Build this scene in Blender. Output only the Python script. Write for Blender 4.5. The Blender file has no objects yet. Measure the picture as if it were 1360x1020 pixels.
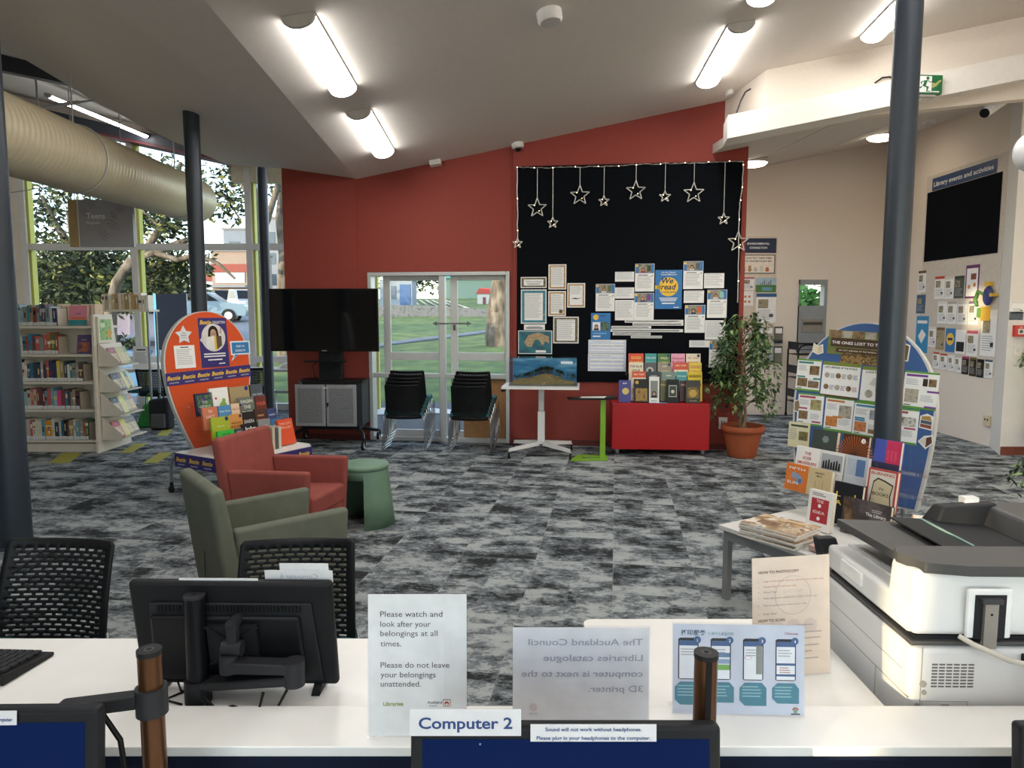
import bpy, bmesh, math, random
from mathutils import Vector, Matrix
random.seed(7)
PI = math.pi
SC = bpy.context.scene
COL = SC.collection
# ---------------------------------------------------------------- camera, sky, sun, exposure
FPX, PITCH, EYE = 945.0, math.radians(5.6), 1.6
cam_data = bpy.data.cameras.new('camera')
cam_data.sensor_width = 36.0
cam_data.lens = FPX / 1360 * 36.0
cam_data.clip_start = 0.05
cam_data.clip_end = 400
cam = bpy.data.objects.new('camera', cam_data)
COL.objects.link(cam)
cam.location = (0, 0, EYE)
cam.rotation_euler = (PI / 2 - PITCH, 0, 0)
SC.camera = cam
SC.view_settings.view_transform = 'Standard'
SC.view_settings.look = 'None'
SC.view_settings.gamma = 1.0
SC.view_settings.use_curve_mapping = False
SC.view_settings.exposure = 0.14
SC.cycles.use_denoising = True
SC.cycles.max_bounces = 8
SC.cycles.transparent_max_bounces = 24
SC.cycles.sample_clamp_indirect = 6.0

world = bpy.data.worlds.new('sky')
SC.world = world
world.use_nodes = True
wn = world.node_tree.nodes
sky = wn.new('ShaderNodeTexSky')
sky.sky_type = 'NISHITA'
sky.sun_disc = False
sky.sun_elevation = math.radians(28)
sky.sun_rotation = math.radians(-135)
sky.air_density = 1.1
sky.dust_density = 0.6
wn['Background'].inputs['Strength'].default_value = 0.55
haze = wn.new('ShaderNodeHueSaturation')          # thin bright cloud: a paler sky
haze.inputs['Saturation'].default_value = 0.65
world.node_tree.links.new(sky.outputs[0], haze.inputs['Color'])
world.node_tree.links.new(haze.outputs[0], wn['Background'].inputs['Color'])

SUN_DIR = Vector((0.70, 0.70, -0.075)).normalized()      # low late sun, from behind on the left
sun_data = bpy.data.lights.new('low_sun', 'SUN')
sun_data.energy = 7.0
sun_data.color = (1.0, 0.74, 0.45)
sun_data.angle = math.radians(0.6)
sun = bpy.data.objects.new('low_sun', sun_data)
COL.objects.link(sun)
sun.rotation_euler = SUN_DIR.to_track_quat('-Z', 'Y').to_euler()

LAMP = 20.0          # emission of the ceiling battens

# ---------------------------------------------------------------- finding places: sight lines met with planes of the room
def ray(u, v):
    zc = (510 - v) / FPX
    return Vector(((u - 680) / FPX, math.cos(PITCH) + zc * math.sin(PITCH), -math.sin(PITCH) + zc * math.cos(PITCH)))
EYEP = Vector((0, 0, EYE))
def PX(u, v, Y):
    d = ray(u, v); return EYEP + d * (Y / d.y)
def GZ(u, v, z=0.0):
    d = ray(u, v); return EYEP + d * ((z - EYE) / d.z)
def PL(u, v, P, n):
    d = ray(u, v); return EYEP + d * ((Vector(P) - EYEP).dot(n) / d.dot(n))

# ---------------------------------------------------------------- materials
def lin(c):
    c /= 255.0
    return c / 12.92 if c <= 0.04045 else ((c + 0.055) / 1.055) ** 2.4
def rgb(h):
    return (lin(int(h[0:2], 16)), lin(int(h[2:4], 16)), lin(int(h[4:6], 16)), 1)
MATS = {}
def C(h, rough=0.6, metal=0.0, var=0.06, scale=18.0, bump=0.0, emit=0.0, spec=0.5):
    """a plain procedural material of one colour with a little noise in it"""
    if spec == 0.5 and max(rgb(h)[:3]) < 0.03: spec = 0.22       # dull black plastics
    k = (h, rough, metal, var, scale, bump, emit, spec)
    if k in MATS: return MATS[k]
    m = bpy.data.materials.new('surface_' + h)
    m.use_nodes = True
    nt = m.node_tree; b = nt.nodes['Principled BSDF']
    b.inputs['Roughness'].default_value = rough
    b.inputs['Metallic'].default_value = metal
    b.inputs['Specular IOR Level'].default_value = spec
    tc = nt.nodes.new('ShaderNodeTexCoord')
    nz = nt.nodes.new('ShaderNodeTexNoise'); nz.inputs['Scale'].default_value = scale; nz.inputs['Detail'].default_value = 4
    nt.links.new(tc.outputs['Object'], nz.inputs['Vector'])
    rp = nt.nodes.new('ShaderNodeValToRGB')
    c = rgb(h)
    rp.color_ramp.elements[0].position = 0.3; rp.color_ramp.elements[1].position = 0.7
    rp.color_ramp.elements[0].color = [x * (1 - var) for x in c[:3]] + [1]
    rp.color_ramp.elements[1].color = [min(1, x * (1 + var)) for x in c[:3]] + [1]
    nt.links.new(nz.outputs['Fac'], rp.inputs['Fac'])
    nt.links.new(rp.outputs['Color'], b.inputs['Base Color'])
    if bump:
        bp = nt.nodes.new('ShaderNodeBump'); bp.inputs['Strength'].default_value = bump; bp.inputs['Distance'].default_value = 0.01
        nt.links.new(nz.outputs['Fac'], bp.inputs['Height']); nt.links.new(bp.outputs['Normal'], b.inputs['Normal'])
    if emit:
        b.inputs['Emission Color'].default_value = c; b.inputs['Emission Strength'].default_value = emit
    MATS[k] = m
    return m
def ramp_mat(cols, scale=6.0, rough=0.6, detail=5.0, stretch=(1, 1, 1), bump=0.0, seed=0.0, lo=0.3, hi=0.7):
    """noise through a row of colours: photographs in print, bark, rough ground"""
    k = ('ramp', tuple(cols), scale, rough, detail, stretch, bump, seed, lo, hi)
    if k in MATS: return MATS[k]
    m = bpy.data.materials.new('blend_' + cols[0])
    m.use_nodes = True
    nt = m.node_tree; b = nt.nodes['Principled BSDF']; b.inputs['Roughness'].default_value = rough
    tc = nt.nodes.new('ShaderNodeTexCoord'); mp = nt.nodes.new('ShaderNodeMapping')
    mp.inputs['Scale'].default_value = stretch; mp.inputs['Location'].default_value = (seed, seed * 1.7, seed * 0.6)
    nz = nt.nodes.new('ShaderNodeTexNoise'); nz.inputs['Scale'].default_value = scale; nz.inputs['Detail'].default_value = detail
    nt.links.new(tc.outputs['Object'], mp.inputs['Vector']); nt.links.new(mp.outputs['Vector'], nz.inputs['Vector'])
    rp = nt.nodes.new('ShaderNodeValToRGB'); e = rp.color_ramp.elements
    n = len(cols)
    e[0].position = lo; e[0].color = rgb(cols[0]); e[1].position = hi; e[1].color = rgb(cols[-1])
    for i in range(1, n - 1):
        x = e.new(lo + (hi - lo) * i / (n - 1)); x.color = rgb(cols[i])
    nt.links.new(nz.outputs['Fac'], rp.inputs['Fac']); nt.links.new(rp.outputs['Color'], b.inputs['Base Color'])
    if bump:
        bp = nt.nodes.new('ShaderNodeBump'); bp.inputs['Strength'].default_value = bump; bp.inputs['Distance'].default_value = 0.03
        nt.links.new(nz.outputs['Fac'], bp.inputs['Height']); nt.links.new(bp.outputs['Normal'], b.inputs['Normal'])
    MATS[k] = m
    return m
def clear_mat(name, tint=(1, 1, 1), gloss=0.08, milky=0.0, rough=0.02):
    if name in MATS: return MATS[name]
    m = bpy.data.materials.new(name); m.use_nodes = True
    nt = m.node_tree; nt.nodes.clear()
    out = nt.nodes.new('ShaderNodeOutputMaterial')
    tr = nt.nodes.new('ShaderNodeBsdfTransparent'); tr.inputs['Color'].default_value = (*tint, 1)
    gl = nt.nodes.new('ShaderNodeBsdfGlossy'); gl.inputs['Roughness'].default_value = rough
    lw = nt.nodes.new('ShaderNodeLayerWeight'); lw.inputs['Blend'].default_value = 0.5
    fr = nt.nodes.new('ShaderNodeMath'); fr.operation = 'POWER'; fr.inputs[1].default_value = 4.5
    nt.links.new(lw.outputs['Facing'], fr.inputs[0])
    fm = nt.nodes.new('ShaderNodeMath'); fm.operation = 'MULTIPLY_ADD'; fm.inputs[1].default_value = 0.45; fm.inputs[2].default_value = 0.012
    nt.links.new(fr.outputs[0], fm.inputs[0])
    nz = nt.nodes.new('ShaderNodeTexNoise'); nz.inputs['Scale'].default_value = 3
    ad = nt.nodes.new('ShaderNodeMath'); ad.operation = 'MULTIPLY_ADD'; ad.inputs[1].default_value = gloss * 0.2
    nt.links.new(nz.outputs['Fac'], ad.inputs[0]); nt.links.new(fm.outputs[0], ad.inputs[2])
    mx = nt.nodes.new('ShaderNodeMixShader')
    nt.links.new(ad.outputs[0], mx.inputs['Fac']); nt.links.new(tr.outputs[0], mx.inputs[1]); nt.links.new(gl.outputs[0], mx.inputs[2])
    last = mx
    if milky:
        df = nt.nodes.new('ShaderNodeBsdfDiffuse'); df.inputs['Color'].default_value = (0.9, 0.92, 0.95, 1)
        m2 = nt.nodes.new('ShaderNodeMixShader'); m2.inputs['Fac'].default_value = milky
        nt.links.new(mx.outputs[0], m2.inputs[1]); nt.links.new(df.outputs[0], m2.inputs[2]); last = m2
    nt.links.new(last.outputs[0], out.inputs['Surface'])
    MATS[name] = m
    return m
GLASS = clear_mat('window_glass', (0.93, 0.97, 0.98))
ACRYLIC = clear_mat('clear_acrylic', (0.985, 0.988, 0.99), 0.08)

def glow_mat(name, col, strength):
    if name in MATS: return MATS[name]
    m = bpy.data.materials.new(name); m.use_nodes = True
    nt = m.node_tree; b = nt.nodes['Principled BSDF']
    k_ = 0.9 if strength > 1 else 0.004
    b.inputs['Base Color'].default_value = (k_, k_, k_, 1); b.inputs['Roughness'].default_value = 0.25; b.inputs['Specular IOR Level'].default_value = 0.5 if strength > 1 else 0.0
    nz = nt.nodes.new('ShaderNodeTexNoise'); nz.inputs['Scale'].default_value = 2
    rp = nt.nodes.new('ShaderNodeValToRGB')
    rp.color_ramp.elements[0].color = [x * 0.95 for x in col] + [1]; rp.color_ramp.elements[1].color = [*col, 1]
    nt.links.new(nz.outputs['Fac'], rp.inputs['Fac']); nt.links.new(rp.outputs['Color'], b.inputs['Emission Color'])
    b.inputs['Emission Strength'].default_value = strength
    MATS[name] = m
    return m

def carpet_mat():
    m = bpy.data.materials.new('carpet_tiles'); m.use_nodes = True
    nt = m.node_tree; L = nt.links.new; N = nt.nodes.new
    b = nt.nodes['Principled BSDF']; b.inputs['Roughness'].default_value = 0.95; b.inputs['Specular IOR Level'].default_value = 0.15
    tc = N('ShaderNodeTexCoord'); mp = N('ShaderNodeMapping'); mp.inputs['Rotation'].default_value = (0, 0, math.radians(8.3))
    L(tc.outputs['Object'], mp.inputs['Vector'])
    # per tile random number
    sn = N('ShaderNodeVectorMath'); sn.operation = 'SNAP'; sn.inputs[1].default_value = (0.5, 0.5, 10)
    L(mp.outputs['Vector'], sn.inputs[0])
    wn_ = N('ShaderNodeTexWhiteNoise'); wn_.noise_dimensions = '2D'; L(sn.outputs[0], wn_.inputs['Vector'])
    off = N('ShaderNodeVectorMath'); off.operation = 'MULTIPLY_ADD'; off.inputs[1].default_value = (0.0, 0.0, 6.0)
    L(wn_.outputs['Color'], off.inputs[0]); L(mp.outputs['Vector'], off.inputs[2])
    def nz(scale, st, det, rou):
        a = N('ShaderNodeMapping'); a.inputs['Scale'].default_value = st; L(off.outputs[0], a.inputs['Vector'])
        n = N('ShaderNodeTexNoise'); n.inputs['Scale'].default_value = scale; n.inputs['Detail'].default_value = det; n.inputs['Roughness'].default_value = rou
        L(a.outputs[0], n.inputs['Vector']); return n
    n1 = nz(3.0, (1.0, 1.6, 1), 12, 0.7)
    n2 = nz(24.0, (1.0, 1.35, 1), 9, 0.85)
    ad = N('ShaderNodeMix'); ad.inputs['Factor'].default_value = 0.38
    L(n1.outputs['Fac'], ad.inputs['A']); L(n2.outputs['Fac'], ad.inputs['B'])
    # small woven blocks, some lighter and some darker
    s2 = N('ShaderNodeVectorMath'); s2.operation = 'SNAP'; s2.inputs[1].default_value = (0.25, 0.125, 10)
    L(mp.outputs['Vector'], s2.inputs[0])
    w2 = N('ShaderNodeTexWhiteNoise'); w2.noise_dimensions = '2D'; L(s2.outputs[0], w2.inputs['Vector'])
    bl = N('ShaderNodeMath'); bl.operation = 'MULTIPLY_ADD'; bl.inputs[1].default_value = 0.05; bl.inputs[2].default_value = -0.025
    L(w2.outputs['Value'], bl.inputs[0])
    sm_ = N('ShaderNodeMath'); sm_.operation = 'ADD'; L(ad.outputs['Result'], sm_.inputs[0]); L(bl.outputs[0], sm_.inputs[1])
    rp = N('ShaderNodeValToRGB'); e = rp.color_ramp.elements
    e[0].position = 0.425; e[0].color = rgb('2b2d2e'); e[1].position = 0.60; e[1].color = rgb('a5aaaa')
    for pos_, c_ in ((0.458, '383b3d'), (0.468, '5f6569'), (0.517, '70777c'), (0.527, '989e9f')):
        x = e.new(pos_); x.color = rgb(c_)
    L(sm_.outputs[0], rp.inputs['Fac'])
    # joints
    fr = N('ShaderNodeVectorMath'); fr.operation = 'FRACTION'
    sc = N('ShaderNodeVectorMath'); sc.operation = 'SCALE'; sc.inputs['Scale'].default_value = 2.0
    L(mp.outputs['Vector'], sc.inputs[0]); L(sc.outputs[0], fr.inputs[0])
    sp = N('ShaderNodeSeparateXYZ'); L(fr.outputs[0], sp.inputs[0])
    mn = N('ShaderNodeMath'); mn.operation = 'MINIMUM'; L(sp.outputs[0], mn.inputs[0]); L(sp.outputs[1], mn.inputs[1])
    lt = N('ShaderNodeMath'); lt.operation = 'LESS_THAN'; lt.inputs[1].default_value = 0.012; L(mn.outputs[0], lt.inputs[0])
    ml = N('ShaderNodeMath'); ml.operation = 'MULTIPLY'; ml.inputs[1].default_value = 0.2; L(lt.outputs[0], ml.inputs[0])
    mx = N('ShaderNodeMix'); mx.data_type = 'RGBA'; L(ml.outputs[0], mx.inputs['Factor']); L(rp.outputs['Color'], mx.inputs['A']); mx.inputs['B'].default_value = rgb('a8aaa8')
    L(mx.outputs['Result'], b.inputs['Base Color'])
    fz = N('ShaderNodeTexNoise'); fz.inputs['Scale'].default_value = 260; L(mp.outputs['Vector'], fz.inputs['Vector'])
    bp = N('ShaderNodeBump'); bp.inputs['Strength'].default_value = 0.25; bp.inputs['Distance'].default_value = 0.004
    L(fz.outputs['Fac'], bp.inputs['Height']); L(bp.outputs['Normal'], b.inputs['Normal'])
    return m
CARPET = carpet_mat()
RED_WALL = C('8f3b30', 0.75, var=0.05, scale=60, bump=0.35)
WHITE_WALL = C('e4d9cc', 0.8, var=0.02, scale=30, bump=0.1)
CEILING = C('d6cec6', 0.9, var=0.02, scale=20)
ALU = C('c8c9c8', 0.45, 0.3, var=0.03)
BLACK = C('121315', 0.45, var=0.15)
BLACKM = C('1b1c1e', 0.6, var=0.1)
STEEL = C('343c46', 0.4, 0.2, var=0.05)
CHROME = C('c9ccd0', 0.18, 1.0, var=0.03)
WHITE = C('efefee', 0.4, var=0.02)
DESKW = C('ecebe8', 0.35, var=0.015)
PAPER = C('f1f0ee', 0.6, var=0.02)
INK = C('2a2a2e', 0.7)
GREYINK = C('a9aaad', 0.7)
FAINT = C('c6c8cc', 0.7)
NAVYP = C('23306b', 0.5)
RUBBER = C('1c1d20', 0.7)
GREYLEG = C('8e9093', 0.4, 0.4)

# ---------------------------------------------------------------- text as mesh outlines
_GLY = {}
def glyphs(s, bold=0.0, shear=0.0, align='LEFT'):
    k = (s, bold, shear, align)
    if k in _GLY: return _GLY[k]
    cu = bpy.data.curves.new('lettering', 'FONT')
    cu.body = s; cu.size = 1.0; cu.offset = bold; cu.shear = shear; cu.align_x = align
    cu.resolution_u = 3; cu.fill_mode = 'FRONT'
    ob = bpy.data.objects.new('lettering', cu)
    me = ob.to_mesh()
    vs = [(v.co.x, v.co.y) for v in me.vertices]
    fs = [tuple(p.vertices) for p in me.polygons]
    ob.to_mesh_clear()
    bpy.data.objects.remove(ob); bpy.data.curves.remove(cu)
    _GLY[k] = (vs, fs)
    return _GLY[k]

# ---------------------------------------------------------------- mesh builder
class MB:
    def __init__(s):
        s.v = []; s.f = []; s.mi = []; s.ms = []; s.sm = []; s.T = Matrix.Identity(4)
    def mid(s, m):
        if m not in s.ms: s.ms.append(m)
        return s.ms.index(m)
    def add(s, vs, fs, m, smooth=False):
        b = len(s.v); i = s.mid(m)
        s.v += [s.T @ Vector(p) for p in vs]
        for f in fs:
            s.f.append(tuple(b + k for k in f)); s.mi.append(i); s.sm.append(smooth)
        return s
    def hexa(s, p, m):
        """eight corners: bottom four counter-clockwise, then top four"""
        return s.add(p, [(3, 2, 1, 0), (4, 5, 6, 7), (0, 1, 5, 4), (1, 2, 6, 5), (2, 3, 7, 6), (3, 0, 4, 7)], m)
    def box(s, x0, x1, y0, y1, z0, z1, m):
        return s.hexa([(x0, y0, z0), (x1, y0, z0), (x1, y1, z0), (x0, y1, z0), (x0, y0, z1), (x1, y0, z1), (x1, y1, z1), (x0, y1, z1)], m)
    def cyl(s, p0, p1, r0, m, r1=None, n=16, caps=True, smooth=True):
        p0 = Vector(p0); p1 = Vector(p1); r1 = r0 if r1 is None else r1
        d = (p1 - p0).normalized(); a = d.orthogonal().normalized(); b = d.cross(a)
        vs = []
        for P, r in ((p0, r0), (p1, r1)):
            vs += [P + (a * math.cos(2 * PI * k / n) + b * math.sin(2 * PI * k / n)) * r for k in range(n)]
        s.add(vs, [(k, (k + 1) % n, n + (k + 1) % n, n + k) for k in range(n)], m, smooth)
        if caps:
            s.add(vs, [tuple(reversed(range(n))), tuple(range(n, 2 * n))], m)
        return s
    def tube(s, pts, r, m, n=8, closed=False):
        pts = [Vector(p) for p in pts]; k = len(pts); vs = []
        rs = r if isinstance(r, (list, tuple)) else [r] * k
        up = None
        for i, P in enumerate(pts):
            if closed: t = pts[(i + 1) % k] - pts[i - 1]
            else: t = pts[min(i + 1, k - 1)] - pts[max(i - 1, 0)]
            t.normalize()
            if up is None: up = t.orthogonal().normalized()
            up = (up - t * up.dot(t))
            if up.length < 1e-5: up = t.orthogonal()
            up.normalize(); w = t.cross(up)
            vs += [P + (up * math.cos(2 * PI * j / n) + w * math.sin(2 * PI * j / n)) * rs[i] for j in range(n)]
        fs = []
        for i in range(k if closed else k - 1):
            o = i * n; q = ((i + 1) % k) * n
            fs += [(o + j, o + (j + 1) % n, q + (j + 1) % n, q + j) for j in range(n)]
        s.add(vs, fs, m, True)
        if not closed:
            s.add(vs, [tuple(reversed(range(n))), tuple(range((k - 1) * n, k * n))], m)
        return s
    def lathe(s, prof, m, c=(0, 0, 0), n=28, a0=0.0, a1=2 * PI, smooth=True):
        full = abs(a1 - a0 - 2 * PI) < 1e-6
        k = n if full else n + 1
        vs = []
        for (r, z) in prof:
            vs += [(c[0] + r * math.cos(a0 + (a1 - a0) * j / n), c[1] + r * math.sin(a0 + (a1 - a0) * j / n), c[2] + z) for j in range(k)]
        fs = []
        for i in range(len(prof) - 1):
            for j in range(n):
                j2 = (j + 1) % k
                fs.append((i * k + j, i * k + j2, (i + 1) * k + j2, (i + 1) * k + j))
        return s.add(vs, fs, m, smooth)
    def prism(s, poly, d, m, side=None):
        """outline in (x, y) of the current frame, from z = d[0] to z = d[1]"""
        n = len(poly)
        vs = [(x, y, d[0]) for x, y in poly] + [(x, y, d[1]) for x, y in poly]
        s.add(vs, [tuple(reversed(range(n))), tuple(range(n, 2 * n))], m)
        s.add(vs, [(k, (k + 1) % n, n + (k + 1) % n, n + k) for k in range(n)], side or m)
        return s
    def quad(s, a, b, c, d, m): return s.add([a, b, c, d], [(0, 1, 2, 3)], m)
    def slab(s, pts, h, m):
        """a polygon in space given thickness along the vector h"""
        n = len(pts); h = Vector(h)
        vs = [Vector(p) for p in pts] + [Vector(p) + h for p in pts]
        return s.add(vs, [tuple(reversed(range(n))), tuple(range(n, 2 * n))] + [(k, (k + 1) % n, n + (k + 1) % n, n + k) for k in range(n)], m)
    def ball(s, c, r, m, n=16, k=10, sz=1.0, sx=1.0, sy=1.0):
        vs = []; fs = []
        for i in range(k + 1):
            a = PI * i / k
            vs += [(c[0] + sx * r * math.sin(a) * math.cos(2 * PI * j / n), c[1] + sy * r * math.sin(a) * math.sin(2 * PI * j / n), c[2] - sz * r * math.cos(a)) for j in range(n)]
        for i in range(k):
            fs += [(i * n + j, i * n + (j + 1) % n, (i + 1) * n + (j + 1) % n, (i + 1) * n + j) for j in range(n)]
        return s.add(vs, fs, m, True)
    # flat printing on a sheet lying in x, y of the frame, at height z
    def rect(s, x, y, w, h, m, z): return s.add([(x, y, z), (x + w, y, z), (x + w, y + h, z), (x, y + h, z)], [(0, 1, 2, 3)], m)
    def pol(s, pts, m, z): return s.add([(x, y, z) for x, y in pts], [tuple(range(len(pts)))], m)
    def disc(s, x, y, r, m, z, n=28, ry=None):
        return s.pol([(x + r * math.cos(2 * PI * k / n), y + (ry or r) * math.sin(2 * PI * k / n)) for k in range(n)], m, z)
    def text(s, st, x, y, size, m, z, bold=0.0, align='LEFT', shear=0.0, width=None, mirror=False, rot=0.0):
        vs, fs = glyphs(st, bold, shear, 'LEFT')
        if not vs: return s
        x0 = min(p[0] for p in vs); x1 = max(p[0] for p in vs)
        k = size
        kx = width / (x1 - x0) if width else size
        w = (x1 - x0) * kx
        ox = {'LEFT': 0, 'CENTER': -w / 2, 'RIGHT': -w}[align]
        cr, sr = math.cos(rot), math.sin(rot); out = []
        for a, b_ in vs:
            px = (a - x0) * kx
            if mirror: px = w - px
            px += ox; py = b_ * k
            out.append((x + px * cr - py * sr, y + px * sr + py * cr, z))
        return s.add(out, [tuple(reversed(f)) for f in fs] if mirror else fs, m)
    def lines(s, x, y, w, n, step, m, z, th=0.35, ragged=0.25):
        for i in range(n):
            s.rect(x, y - i * step, w * (1 - ragged * random.random()), step * th, m, z)
        return s
    def build(s, name, parent=None, bev=0.0, seg=2, sub=0, mw=None, solid=0.0):
        me = bpy.data.meshes.new(name)
        me.from_pydata([tuple(p) for p in s.v], [], s.f)
        for m in s.ms: me.materials.append(m)
        me.polygons.foreach_set('material_index', s.mi)
        me.polygons.foreach_set('use_smooth', s.sm)
        me.update()
        o = bpy.data.objects.new(name, me)
        COL.objects.link(o)
        if parent: o.parent = parent
        if mw is not None: o.matrix_world = mw
        if solid:
            d = o.modifiers.new('thickness', 'SOLIDIFY'); d.thickness = solid; d.offset = 0
        if bev:
            d = o.modifiers.new('rounding', 'BEVEL'); d.width = bev; d.segments = seg; d.limit_method = 'ANGLE'; d.angle_limit = 0.6
            for p in me.polygons: p.use_smooth = True
            try:
                d.harden_normals = True
            except Exception: pass
        if sub:
            d = o.modifiers.new('smooth', 'SUBSURF'); d.levels = sub; d.render_levels = sub
            for p in me.polygons: p.use_smooth = True
        return o

def tag(o, label, cat, group=None, kind=None):
    o['label'] = label; o['category'] = cat
    if group: o['group'] = group
    if kind: o['kind'] = kind
    return o
def thing(name, label, cat, loc=(0, 0, 0), rz=0.0, group=None, mw=None):
    o = bpy.data.objects.new(name, None); COL.objects.link(o)
    o.empty_display_size = 0.1
    if mw is not None: o.matrix_world = mw
    else: o.location = loc; o.rotation_euler = (0, 0, rz)
    return tag(o, label, cat, group)
def setting(o): o['kind'] = 'structure'; return o
def kids(o): return list(o.children)
def dup(src, loc=None, rz=None, label=None, group=None, mw=None):
    """a copy of a thing with copies of its parts and their sub-parts"""
    r = src.copy(); COL.objects.link(r)
    for ch in kids(src):
        c = ch.copy(); COL.objects.link(c); c.parent = r
        for g in kids(ch):
            d = g.copy(); COL.objects.link(d); d.parent = c
    if mw is not None: r.matrix_world = mw
    else:
        if loc is not None: r.location = loc
        if rz is not None: r.rotation_euler = (0, 0, rz)
    if label: r['label'] = label
    if group: r['group'] = group
    return r
def frame(P, ex, ey):
    """matrix with origin P, x along ex, y along ey, z out of the sheet"""
    ex = Vector(ex).normalized(); ey = Vector(ey); ey = (ey - ex * ey.dot(ex)).normalized(); ez = ex.cross(ey)
    M = Matrix((ex, ey, ez)).transposed().to_4x4(); M.translation = Vector(P); return M
UP = Vector((0, 0, 1))
def ordinal(i): return ['first', 'second', 'third', 'fourth', 'fifth', 'sixth', 'seventh', 'eighth', 'ninth', 'tenth', 'eleventh', 'twelfth', 'thirteenth', 'fourteenth', 'fifteenth', 'sixteenth', 'seventeenth', 'eighteenth', 'nineteenth', 'twentieth', 'twenty-first', 'twenty-second', 'twenty-third', 'twenty-fourth', 'twenty-fifth', 'twenty-sixth', 'twenty-seventh', 'twenty-eighth'][i]
# ================================================================ the room
WA = Vector((-2.888, 9.171, 0)); WT = Vector((0.9894, -0.1452, 0)); WN = Vector((-0.1452, -0.9894, 0))   # red wall: corner, direction, towards the room
WALLROT = math.atan2(WT.y, WT.x)
WM = Matrix.Translation(WA) @ Matrix.Rotation(WALLROT, 4, 'Z')       # x along the red wall, -y into the room
def W(u, v, off=0.0):
    return PL(u, v, WA + WN * off, WN)
def Ws(u, v, off=0.0):
    p = W(u, v, off) - WA; return p.dot(WT), p.z
C1 = Vector((-1.933, 9.031, 3.267)); C2 = Vector((2.414, 8.393, 4.014)); CD = ray(702, 508).normalized()   # ceiling: along the wall and towards the wall
CN = (C2 - C1).cross(CD).normalized()
if CN.z > 0: CN = -CN
def CE(u, v, off=0.0): return PL(u, v, C1 + CN * off, CN)
def ceil_at(x, y): return C1.z - (CN.x * (x - C1.x) + CN.y * (y - C1.y)) / CN.z
FL = Vector((-2.819, 9.161, 3.411))
FN = (CE(220, 0) - C1).cross(FL - C1).normalized()
if FN.z > 0: FN = -FN
def facet_at(x, y): return C1.z - (FN.x * (x - C1.x) + FN.y * (y - C1.y)) / FN.z
def upper_at(x, y): return 5.03 - 0.24 * (x + 7.7)
YW = 11.8           # window wall
YA = 11.3           # white wall at the far right
XR = 5.8            # right wall

b = MB()
b.slab([(-8.4, -3.5, -0.08), (7.6, -3.5, -0.08), (7.6, 8.1, -0.08), (5.8, 8.1, -0.08), (5.8, YA, -0.08), (2.72, YA, -0.08), (2.72, 8.36, -0.08), (-2.88, 9.18, -0.08), (-2.88, YW + 0.1, -0.08), (-8.4, YW + 0.1, -0.08)], (0, 0, 0.08), CARPET)
setting(b.build('floor'))
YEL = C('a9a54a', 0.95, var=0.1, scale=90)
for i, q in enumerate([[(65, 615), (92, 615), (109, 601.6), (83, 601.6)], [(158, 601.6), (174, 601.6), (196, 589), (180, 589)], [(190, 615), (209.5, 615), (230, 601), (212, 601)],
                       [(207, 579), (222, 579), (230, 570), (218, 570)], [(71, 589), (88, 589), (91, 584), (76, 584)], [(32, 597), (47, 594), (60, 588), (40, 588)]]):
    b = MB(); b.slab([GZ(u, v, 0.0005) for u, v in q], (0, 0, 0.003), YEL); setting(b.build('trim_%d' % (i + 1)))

# red wall: three pieces side by side, the door opening in the middle one
b = MB()
def wall_piece(s0, s1, z0, z1a, z1b, y0, y1, m):
    b.hexa([(s0, y0, z0), (s1, y0, z0), (s1, y1, z0), (s0, y1, z0), (s0, y0, z1a), (s1, y0, z1b), (s1, y1, z1b), (s0, y1, z1a)], m)
wall_piece(0, 0.966, 0, 3.415 + .04, 3.267 + .04, -0.03, 0.2, RED_WALL)
def zt(s): return 3.267 + (s - 0.966) * 0.1700
wall_piece(0.966, 1.085, 0, zt(.966) + .04, zt(1.085) + .04, 0, 0.2, RED_WALL)
wall_piece(1.085, 2.895, 2.125, zt(1.085) + .04, zt(2.895) + .04, 0, 0.2, RED_WALL)
wall_piece(2.895, 2.94, 0, zt(2.895) + .04, zt(2.94) + .04, 0, 0.2, RED_WALL)
wall_piece(2.94, 5.645, 0, zt(2.94) + .04, zt(5.645) + .04, -0.03, 0.2, RED_WALL)
setting(b.build('wall_back', mw=WM))
b = MB(); b.box(2.945, 5.645, -0.042, -0.03, 0, 0.07, C('5e2620', 0.7)); b.box(0, 1.08, -0.042, -0.03, 0, 0.07, C('5e2620', 0.7))
setting(b.build('baseboard_back', mw=WM))

# main ceiling and the left soffit
CT = Vector((0, 0, 0.12))
def onC(x, y): return Vector((x, y, ceil_at(x, y)))
def onF(x, y): return Vector((x, y, facet_at(x, y)))
back = C1 - CD * ((C1.y + 3.5) / CD.y)
b = MB()
P1 = CE(1018, 93); P2 = CE(1360, 22)
P3 = P2 + (P2 - P1) * 1.1
b.slab([C1, back, onC(7.7, -3.5), onC(7.7, P3.y), P3, P1, C2 + WT * 0.02], CT, CEILING)
setting(b.build('ceiling'))
b = MB()
edge = [PL(u, v, C1, FN) for u, v in ((300, 218), (230, 188), (130, 137), (60, 95), (0, 60))]
b.slab([C1, FL + Vector((-.07, .01, .012))] + edge + [onF(-4.5, 3), onF(-4.7, -3.5), back], CT, CEILING)
setting(b.build('ceiling_soffit'))
# high roof behind it, above the windows
b = MB()
b.slab([(-8.4, -3.5, upper_at(-8.4, 0)), (-2.6, -3.5, upper_at(-2.6, 0)), (-2.6, YW + .1, upper_at(-2.6, 0)), (-8.4, YW + .1, upper_at(-8.4, 0))], (0, 0, 0.1), CEILING)
setting(b.build('ceiling_high'))

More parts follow.
